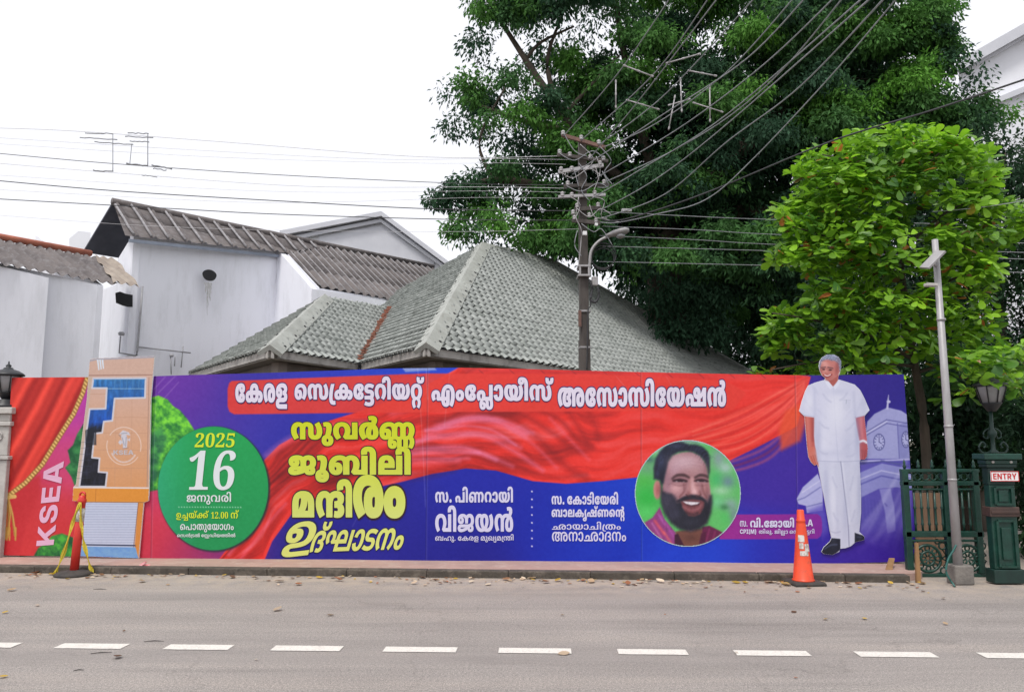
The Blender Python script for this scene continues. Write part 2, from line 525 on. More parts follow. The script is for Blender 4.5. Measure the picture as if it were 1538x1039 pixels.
# ================================================================== roofs
def frame(p0, p1, slope_in, s):
    """roof plane through the level line p0-p1, rising along the horizontal vector slope_in with slope s"""
    u = (p1 - p0); u.z = 0; u.normalize()
    h = Vector((-u.y, u.x, 0))
    if h.dot(slope_in) < 0: h = -h
    v = (h + Vector((0, 0, s))).normalized()
    n = u.cross(v)
    if n.z < 0: n = -n
    return p0, u, v, n
def clip_bm(bm, poly2):
    area = sum(poly2[i][0] * poly2[(i + 1) % len(poly2)][1] - poly2[(i + 1) % len(poly2)][0] * poly2[i][1] for i in range(len(poly2)))
    sg = 1 if area > 0 else -1
    for i in range(len(poly2)):
        a, b = poly2[i], poly2[(i + 1) % len(poly2)]
        dx, dy = b[0] - a[0], b[1] - a[1]
        bmesh.ops.bisect_plane(bm, geom=bm.verts[:] + bm.edges[:] + bm.faces[:], dist=1e-6, plane_co=(a[0], a[1], 0), plane_no=(dy * sg, -dx * sg, 0), clear_outer=True)
def sheet(fr, poly3, w, h, prof, lift, scallop, half, name, mat_, parent, ns=6, jit=0.0, lip=0.02):
    """rows of profiled roofing on the plane fr, clipped to the polygon"""
    o, u, v, n = fr
    P2 = [((q - o).dot(u), (q - o).dot(v)) for q in poly3]
    u0, u1 = min(q[0] for q in P2) - w, max(q[0] for q in P2) + w
    v0, v1 = min(q[1] for q in P2) - h, max(q[1] for q in P2) + h
    bm = bmesh.new()
    rr = random.Random(11)
    rows = int((v1 - v0) / h) + 1
    cols = int((u1 - u0) / w * ns) + 1
    for r_ in range(rows):
        off = (0.5 * w if (r_ % 2 and half) else 0.0)
        jl = jit * (rr.random() - 0.5)
        prev = None
        tj = 0
        for c in range(cols + 1):
            if c % ns == 0: tj = jit * (rr.random() - 0.5)
            uu = u0 + c * w / ns
            ph = ((uu + off) / w) % 1.0
            z = prof(ph)
            vb = v0 + r_ * h - scallop * math.cos(2 * math.pi * ph)
            b0 = bm.verts.new((uu, vb, z + lift - lip + jl + tj))
            b = bm.verts.new((uu, vb, z + lift + jl + tj))
            t = bm.verts.new((uu, v0 + (r_ + 1) * h + 0.012 - 0 * scallop, z + jl))
            if prev:
                f = bm.faces.new((prev[1], b, t, prev[2])); f.smooth = True
                bm.faces.new((prev[0], b0, b, prev[1]))
            prev = (b0, b, t)
    clip_bm(bm, P2)
    b_ = base_of(parent)
    for vv in bm.verts:
        vv.co = o + u * vv.co.x + v * vv.co.y + n * vv.co.z - b_
    me = bpy.data.meshes.new(name)
    bm.to_mesh(me); bm.free()
    me.materials.append(mat_)
    ob = bpy.data.objects.new(name, me)
    COL.objects.link(ob)
    if parent is not None: ob.parent = parent
    return ob
def isect(fr, px, py): return onpl(px, py, fr[0], fr[3])

# ---------------- green tiled house
ZE = 3.2
S_T = 0.84
A = onz(640, 521, ZE); E1 = onz(871, 551, ZE); V1 = onz(540, 546, ZE)
B = onz(405, 524, ZE); LB = onz(283, 561, ZE)
back = Vector((0, 1, 0))
frF = frame(A, E1, Vector((-0.8, 0.6, 0)), S_T)
P_ = isect(frF, 725, 367)
Q_ = isect(frF, 829, 391); R_ = isect(frF, 1130, 560); R2 = isect(frF, 1214, 606)
# the left face holds A, the peak and a level eave
frG = (A, None, None, None)
ug = (V1 - A).normalized()
ng = ug.cross((P_ - A)).normalized()
if ng.z < 0: ng = -ng
frG = (A, ug, ng.cross(ug), ng)
if frG[2].z < 0: frG = (A, -ug, ng.cross(-ug), ng)
G2 = isect(frG, 572, 452); G3 = isect(frG, 588, 462)
frH = frame(B, V1, Vector((-0.9, 0.4, 0)), S_T)
W_ = isect(frH, 488, 446); H2 = isect(frH, 590, 463)
ui = (LB - B).normalized()
ni = ui.cross(W_ - B).normalized()
if ni.z < 0: ni = -ni
frI = (B, -ui, ni.cross(-ui), ni)
if frI[2].z < 0: frI = (B, ui, ni.cross(ui), ni)
hx = thing('tiled_house', (A.x, A.y, 0), 'low house with green tiled hip roof rising behind the printed banner', 'house')
tile_prof = lambda p: 0.022 * math.sin(2 * math.pi * p) + 0.008 * math.sin(4 * math.pi * p)
TW, TH = 0.235, 0.215
for fr, poly in ((frF, [A, P_, Q_, R_, R2]), (frG, [A, P_, G2, V1]), (frH, [B, W_, H2, V1]), (frI, [B, W_, LB])):
    sheet(fr, poly, TW, TH, tile_prof, 0.05, 0.065, True, 'roof_face', M['tile'], hx, 6, 0.012, 0.045)
def hipcap(p0, p1, frl, frr, wd, name, m_, parent, bolts=True, lift=0.055):
    d = (p1 - p0).normalized()
    mb = MB()
    sides = []
    for fr, sgn in ((frl, 1), (frr, -1)):
        t = fr[3].cross(d).normalized()
        cen = (fr[0] + fr[1] * 1.0) - p0
        sides.append((t, fr[3]))
    # outward directions: pick the one that goes downhill
    ups = []
    for t, n in sides:
        if t.z > 0: t = -t
        ups.append((t, n))
    nn = (ups[0][1] + ups[1][1]).normalized()
    c0, c1 = p0 + nn * (lift + 0.035), p1 + nn * (lift + 0.035)
    for t, n in ups:
        a0, a1 = p0 + t * wd + n * lift, p1 + t * wd + n * lift
        b0, b1 = a0 - n * (lift + 0.02), a1 - n * (lift + 0.02)
        mb.face([c0, c1, a1, a0])
        mb.face([a0, a1, b1, b0])
        mb.face([c0, a0, b0, p0 - nn * 0.02])
    cap = mb.build(name, m_, parent)
    if bolts:
        L_ = (p1 - p0).length
        x = 0.45
        while x < L_ - 0.3:
            for t, n in ups:
                MB().lathe(p0 + d * x + t * wd * 0.72 + n * (lift + 0.002), [(0.030, 0), (0.030, 0.015), (0.012, 0.022)], 8, axis=n).build('bolt', M['dark'], cap)
            x += 0.95
    return cap
hipcap(A, P_, frG, frF, 0.25, 'hip_cap', M['hip'], hx)
hipcap(B, W_, frI, frH, 0.25, 'hip_cap', M['hip'], hx)
hipcap(P_, Q_, (P_, None or Vector((0, 0, 0)), None, Vector((-0.5, 0.6, 0.6)).normalized()), frF, 0.10, 'ridge_cap', M['hip'], hx, False, 0.04)
hipcap(Q_, R_, (Q_, Vector((0, 0, 0)), None, Vector((0.5, 0.6, 0.6)).normalized()), frF, 0.10, 'ridge_cap', M['hip'], hx, False, 0.04)
# valley of exposed red tile
mb = MB()
vd = (G3 - V1)
rr = random.Random(4)
for k in range(26):
    t = k / 26
    if t > 0.93: break
    c = V1 + vd * (t + 0.03) + Vector((0, -0.05, 0.06))
    mb.box(c + Vector((rr.uniform(-.04, .04), 0, 0)), (0.10 + 0.07 * rr.random(), 0.16, 0.045), rr.uniform(0, 3))
mb.build('valley_tiles', M['rust_tile'], hx)
# fascia, soffit, walls, hidden rear faces
def strip(p0, p1, h, name, m_, parent, inset=0.0, th=0.05, drop=0.0):
    d = (p1 - p0); d.z = 0; d.normalize()
    n = Vector((-d.y, d.x, 0))
    if n.y < 0: n = -n
    z = Vector((0, 0, 1))
    q0, q1 = p0 + n * inset - z * drop, p1 + n * inset - z * drop
    return MB().prism([q0, q1, q1 - z * h, q0 - z * h], n * th).build(name, m_, parent)
for p0, p1 in ((A, R2), (A, V1), (B, V1), (B, LB)):
    strip(p0, p1, 0.17, 'fascia', M['fascia'], hx, 0.04, 0.05, 0.0)
sf = MB()
ct = Vector((A.x - 1.0, A.y + 12, ZE - 0.16))
zz = Vector((0, 0, -0.15))
dnF = Vector((frF[1].y, -frF[1].x, 0))
sf.face([LB + zz, B + zz, V1 + zz, A + zz, R2 + zz, R2 + Vector((-4, 8, -0.15)), LB + Vector((0, 9, -0.15))])
sf.build('soffit', M['soffit'], hx)
M['house_wall'] = mat('house_wall', (0.30, 0.27, 0.25), (0.2, 0.18, 0.17), 0.9, 2)
def pull(p, q, r, d):   # corner q pulled inside the roof edge
    a = (p - q).normalized(); b = (r - q).normalized()
    return q + (a + b).normalized() * d
Bi, Ai = pull(LB, B, V1, 0.9), pull(V1, A, R2, 0.9)
Vi = V1 + Vector((0.1, 0.9, 0))
Li = LB + (B - LB).normalized() * 0.4 + Vector((0.3, 0.5, 0))
Ri = R2 + Vector((-0.8, 0.4, 0))
for p0, p1 in ((Li, Bi), (Bi, Vi), (Vi, Ai), (Ai, Ri)):
    strip(p0, p1, ZE - 0.2, 'wall', M['house_wall'], hx, 0.0, 0.18, 0.16)
MB().box(Ai + Vector((0.75, 0.95, -0.25)), (0.5, 0.1, 0.2), 0.9).build('vent_box', M['hip'], hx)
# rear roof faces so that the house is closed
rb = MB()
Pb = P_ + (Q_ - P_) * 1.0
rb.face([P_, Q_, Q_ + Vector((-1, 6, -4.0)), P_ + Vector((-4, 5, -4.0))])
rb.face([Q_, R_, R2, Q_ + Vector((-1, 6, -4.0))])
rb.face([P_, P_ + Vector((-4, 5, -4.0)), G2])
rb.face([W_, H2, G2, G2 + Vector((-2.0, 5, -1.6)), LB + Vector((0.6, 6.5, 0))])
rb.face([W_, LB + Vector((0.6, 6.5, 0)), LB])
for v in rb.v: v.z -= 0.03
rb.build('rear_roof', M['asbestos'], hx)

# ---------------- big white house, corrugated roof, at the left
zr, zl = 8.3, 6.2
RL, RR = onz(170, 304, zr), onz(648, 403, zr)
EL = onz(478, 429, zl)
ud = (RR - RL).normalized()
frR = frame(EL, EL + ud, RL - EL, (zr - zl) / abs((RL - EL).dot(Vector((-ud.y, ud.x, 0)))))
wh = thing('white_house', (EL.x, EL.y, 0), 'tall white house with grey corrugated gable roof and a round hole in its blank wall', 'house')
poly1 = [isect(frR, 170, 305), isect(frR, 648, 404), isect(frR, 700, 470), isect(frR, 578, 447), isect(frR, 478, 430), isect(frR, 430, 380), isect(frR, 188, 354)]
# two convex pieces
rib = lambda p: 0.075 * max(0.0, math.cos(2 * math.pi * p)) ** 6
pa = [isect(frR, 170, 305), isect(frR, 500, 372), isect(frR, 432, 380), isect(frR, 188, 354)]
pb = [isect(frR, 500, 372), isect(frR, 650, 403), isect(frR, 700, 470), isect(frR, 478, 430), isect(frR, 432, 380)]
sheet(frR, pa, 0.50, 1.35, rib, 0.008, 0.0, False, 'roof_sheet', M['asbestos'], wh, 10, 0.004, 0.008)
sheet(frR, pb, 0.30, 1.35, lambda p: 0.05 * math.cos(2 * math.pi * p), 0.008, 0.0, False, 'roof_sheet', M['asbestos'], wh, 6, 0.004, 0.008)
def ribs(fr, poly3, step, r, name, m_, parent, lift, jit=0.05):
    o, u, v, n = fr
    P2 = [((q - o).dot(u), (q - o).dot(v)) for q in poly3]
    x = min(q[0] for q in P2) + step * 0.4
    rr_ = random.Random(2)
    mb = MB()
    while x < max(q[0] for q in P2):
        ys = []
        for (ax, ay), (bx, by) in zip(P2, P2[1:] + P2[:1]):
            if (ax > x) != (bx > x): ys.append(ay + (by - ay) * (x - ax) / (bx - ax))
        if len(ys) == 2 and abs(ys[0] - ys[1]) > 0.3:
            y0, y1 = min(ys), max(ys)
            pts = [o + u * (x + rr_.uniform(-.008, .008)) + v * (y0 + (y1 - y0) * k / 4) + n * (lift + rr_.uniform(-.006, .006)) for k in range(5)]
            mb.tube(pts, r, 5)
        x += step * (1 + rr_.uniform(-jit, jit))
    return mb.build(name, m_, parent)
ribs(frR, pa, 0.50, 0.036, 'added_rib_strips', M['ridge_rib'], wh, 0.075)  # pale strips added because even light leaves the ribs unseen
ribs(frR, pb, 0.30, 0.024, 'added_rib_strips', M['ridge_rib'], wh, 0.045)
MB().tube([isect(frR, 168, 304) + Vector((0, 0, .03)), isect(frR, 650, 402) + Vector((0, 0, .03))], 0.11, 8).build('ridge_cap', M['asbestos'], wh)
# far slope of the same gable, seen from below on the left
nb = Vector((-ud.y, ud.x, 0))
if nb.y < 0: nb = -nb
frK = frame(RL, RR, -nb, frR[2].z / math.hypot(frR[2].x, frR[2].y))
mb = MB()
k0 = isect(frK, 125, 379)
kk = RL + (k0 - RL)
mb.prism([RL, RR, RR + (k0 - RL) - ud * 0.0, k0], (0, 0, 0.06))
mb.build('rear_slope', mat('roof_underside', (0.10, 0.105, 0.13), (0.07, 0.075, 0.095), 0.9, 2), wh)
# walls
W1a = isect(frR, 208, 357) ; W1b = isect(frR, 424, 381)
W1a, W1b = W1a + nb * 0.35, W1b + nb * 0.35
def roofz(p): # height of the roof plane above an xy point
    o, n = frR[0], frR[3]
    return o.z - ((p.x - o.x) * n.x + (p.y - o.y) * n.y) / n.z
def wallq(p, q, ztp, ztq, name, m_, parent, th=0.2, zb=0.0):
    d = (q - p); d.z = 0; d.normalize()
    n = Vector((-d.y, d.x, 0))
    if n.y < 0: n = -n
    return MB().prism([Vector((p.x, p.y, zb)), Vector((q.x, q.y, zb)), Vector((q.x, q.y, ztq)), Vector((p.x, p.y, ztp))], n * th).build(name, m_, parent)
wallq(W1a, W1b, roofz(W1a) - 0.04, roofz(W1b) - 0.04, 'wall', M['wall'], wh)
W2b = W1b + ud * 9
# the set-back wall turning towards the lower eave
W2 = isect(frR, 476, 440)
W2 = Vector((W2.x, W2.y, 0)) + nb * 0.3
wallq(W1b + ud * 0.003, W2, roofz(W1b) - 0.05, roofz(W2) - 0.05, 'wall', M['wall'], wh)
wallq(W2, W2 + ud * 9, roofz(W2) - 0.05, roofz(W2) - 0.05, 'wall', M['wall'], wh)
# open gable: the end wall stops low, under the far slope's overhang
def px_of(p):
    q = Vector(p) - EYEV
    d = q.y * math.cos(PITCH) + q.z * math.sin(PITCH)
    return CX + F_PX * q.x / d
gd = 0.5
while px_of(W1a + nb * gd) > 178 and gd < 6: gd += 0.05
Wg = W1a + nb * gd
gw = onpl(178, 389, Wg, ud)
MB().prism([Vector((W1a.x, W1a.y, 0)), Vector((Wg.x, Wg.y, 0)), Vector((Wg.x, Wg.y, gw.z)), Vector((W1a.x, W1a.y, roofz(W1a) - 0.05))], ud * 0.18).build('gable_wall', M['wall'], wh)
gz2 = onpl(172, 428, Wg, ud).z
MB().prism([Vector((Wg.x, Wg.y, 0)), Vector((Wg.x, Wg.y, 0)) + nb * 3.5, Vector((Wg.x, Wg.y, gz2)) + nb * 3.5, Vector((Wg.x, Wg.y, gz2))], ud * 0.18).build('gable_wall', M['wall'], wh)
# fascia board under the lower eave, barge board, eave shadow board
e0, e1 = isect(frR, 478, 431), isect(frR, 600, 452)
strip(e0 + Vector((0, 0, -.02)), e0 + ud * 6 + Vector((0, 0, -.02)), 0.22, 'fascia', M['wall_far'], wh, 0.05, 0.05)
e2, e3 = isect(frR, 190, 355), isect(frR, 432, 380)
strip(e2 + Vector((0.15, 0, -.05)), e3 + Vector((0, 0, -.05)), 0.09, 'fascia', mat('bluish_board', (0.30, 0.34, 0.42), (0.24, 0.27, 0.33), 0.8, 3), wh, 0.12, 0.04)
b0, b1 = isect(frR, 432, 381), isect(frR, 478, 431)
MB().prism([b0 - Vector((0, 0, .02)), b1 - Vector((0, 0, .02)), b1 - Vector((0, 0, .2)), b0 - Vector((0, 0, .2))], ud * 0.05).build('barge_board', M['wall'], wh)
# holes, stain, pipes on the wall
wn_ = Vector((ud.y, -ud.x, 0))
if wn_.y > 0: wn_ = -wn_
def onw(px, py, off=0.0): return onpl(px, py, W1a, wn_) + wn_ * off
c = onw(314.5, 413.5)
rad = (onw(325, 413.5) - onw(304, 413.5)).length / 2
pts = [c + ud * rad * 1.0 * math.cos(a) * (1 + .05 * math.sin(3 * a)) + Vector((0, 0, rad * 0.80 * math.sin(a))) for a in [2 * math.pi * k / 24 for k in range(24)]]
MB().prism([p + wn_ * 0.012 for p in pts], -wn_ * 0.01).build('wall_hole', M['dark'], wh)
st = MB()
rr = random.Random(8)
for x, y0, y1, w in ((309, 424, 440, 2.2), (312, 424, 462, 1.6), (315, 425, 452, 2.6), (311, 440, 474, 0.9), (317, 425, 441, 1.2)):
    pts = []
    for k in range(9):
        y = y0 + (y1 - y0) * k / 8
        pts.append((x + rr.uniform(-.5, .5), y, w * (1 - 0.8 * k / 8) * rr.uniform(.7, 1.2)))
    st.face([onw(a - b, y, .006 + .001 * x % .004) for a, y, b in pts] + [onw(a + b, y, .006 + .001 * x % .004) for a, y, b in pts[::-1]])
st.build('water_stain', M['stain'], wh)
MB().prism([onw(x, y, .014) for x, y in ((173, 440), (180, 438), (188, 441), (199, 443), (199, 461), (192, 461), (184, 459), (174, 455))], -wn_ * 0.01).build('wall_hole', M['dark'], wh)
pp = MB()
pp.tube([onw(213, 430, .05), onw(210, 470, .05), onw(205, 527, .05), onw(204, 534, .05)], 0.03, 6)
pp.tube([onw(204, 521, .06), onw(285, 530, .06)], 0.022, 6)
pp.tube([onw(180, 505, .05), onw(178, 530, .05), onw(203, 534, .05)], 0.022, 6)
pp.tube([onw(255, 535, .05), onw(256, 562, .05)], 0.016, 5)
pp.tube([onw(262, 535, .05), onw(261, 550, .05)], 0.016, 5)
pp.tube([onw(274, 520, .05), onw(271, 552, .05)], 0.016, 5)
pp.lathe(onw(181, 504, .06), [(0.07, 0), (0.09, .06), (0.05, .1)], 8)
pp.lathe(onw(256, 536, .06), [(0.05, 0), (0.06, .05), (0.03, .08)], 8)
pp.build('wall_pipes', M['pipe'], wh)

# ---------------- low white wing at the far left
zw = 5.3
F0, F1 = onz(-120, 374, zw), onz(208, 433, zw)
uw = (F1 - F0).normalized()
nw = Vector((-uw.y, uw.x, 0))
if nw.y < 0: nw = -nw
frL = frame(F0, F1, nw, 0.55)
wg = thing('white_wing', (F1.x, F1.y, 0), 'low white building at the left edge under a corrugated roof with an orange ridge', 'house')
cw = lambda p: 0.04 * math.cos(2 * math.pi * p)
T0, T1 = isect(frL, -120, 338), isect(frL, 141, 386)
sheet(frL, [isect(frL, -120, 376), isect(frL, 176, 428.5), isect(frL, 146, 387), T0], 0.24, 2.6, cw, 0.02, 0, False, 'roof_sheet', M['asbestos'], wg, 6, 0.004, 0.02)
sheet(frL, [isect(frL, 169, 427), isect(frL, 209, 434), isect(frL, 172, 391), isect(frL, 141.5, 386)], 0.24, 2.6, lambda p: 0.04 * math.cos(2 * math.pi * p) + 0.03, 0.04, 0, False, 'roof_sheet', M['asbestos_pale'], wg, 6, 0.004, 0.03)['label'] = 'pale buff end sheet of the corrugated roof'
MB().tube([T0 + Vector((0, 0, .06)), isect(frL, 136, 384) + Vector((0, 0, .06))], 0.085, 8).build('ridge_cap', M['orange_ridge'], wg)
q0, q1 = F0 + nw * 0.45, isect(frL, 163, 436)
q1 = Vector((q1.x, q1.y, 0)) + nw * 0.45
def zL(p): return frL[0].z - ((p.x - frL[0].x) * frL[3].x + (p.y - frL[0].y) * frL[3].y) / frL[3].z - 0.07
wallq(Vector((q0.x, q0.y, 0)), q1, zL(q0), zL(q1), 'wall', M['wall'], wg)
gx = onpl(65, 480, q1, Vector((uw.y, -uw.x, 0)))
wallq(Vector((q0.x, q0.y, 0)) - nw * 0.10, Vector((gx.x, gx.y, 0)) - nw * 0.10, zL(q0 - nw * .1), zL(gx - nw * .1), 'wall', M['wall'], wg, 0.098)
wallq(q1 - uw * 0.02, q1 + nw * 3.0 - uw * 0.02, zL(q1), zL(q1 + nw * 3), 'wall', M['wall'], wg, 0.15)

# ---------------- far buildings
def px_poly(pts, Y): return [at(x, y, Y) for x, y in pts]
def far_block(name, label, pts, Y, depth, cornices, inset=None, cat='building'):
    t = thing(name, (at(pts[0][0], 661, Y).x, Y, 0), label, cat)
    e_ = at(pts[0][0], 661, Y) - Vector((0, 0, EYE)); MB().prism(px_poly(pts, Y), (e_.x * depth / Y, depth, 0)).build('wall', M['wall_far'], t)
    for line, h, pr in cornices:
        mb = MB()
        for (a, b) in zip(line[:-1], line[1:]):
            p, q = at(a[0], a[1], Y), at(b[0], b[1], Y)
            dn = Vector((0, 0, -h))
            mb.prism([p + Vector((0, -pr, 0)), q + Vector((0, -pr, 0)), q + dn + Vector((0, -pr, 0)), p + dn + Vector((0, -pr, 0))], (0, pr - 0.004, 0))
        mb.build('cornice', M['trim_far'], t)
    return t
t = far_block('gabled_hall', 'pale grey pediment of a distant hall peeking between the corrugated roof and tiled roof', [(428, 351), (575, 324), (674, 396), (674, 640), (428, 640)], 46, 12,
    [([(424, 350), (575, 321), (678, 398)], 0.30, 0.55), ([(436, 358), (573, 330.5), (668, 400)], 0.22, 0.32)])
MB().prism(px_poly([(480, 354), (572, 341), (652, 392), (652, 420), (480, 400)], 46), (0, -0.12, 0)).build('tympanum', M['trim_far'], t)
t = far_block('white_tower_block', 'tall white building with a sloping cornice at the upper right edge behind the trees', [(1440, 92), (1538, 36), (1700, -40), (1700, 650), (1440, 650)], 36, 14,
    [([(1436, 96), (1538, 38), (1700, -40)], 0.55, 0.6), ([(1440, 106), (1538, 52), (1700, -20)], 0.25, 0.35), ([(1440, 172), (1538, 132), (1700, 66)], 0.28, 0.35)])
far_block('distant_parapet', 'small pale parapet far off left of the white gable roof', [(104, 358), (118, 347), (136, 349), (136, 400), (104, 400)], 40, 4, [])
far_block('grey_shed', 'grey wall glimpsed behind the green gate pillar and lamp', [(1380, 622), (1412, 619), (1510, 560), (1640, 540), (1640, 700), (1380, 700)], 17, 3, [])
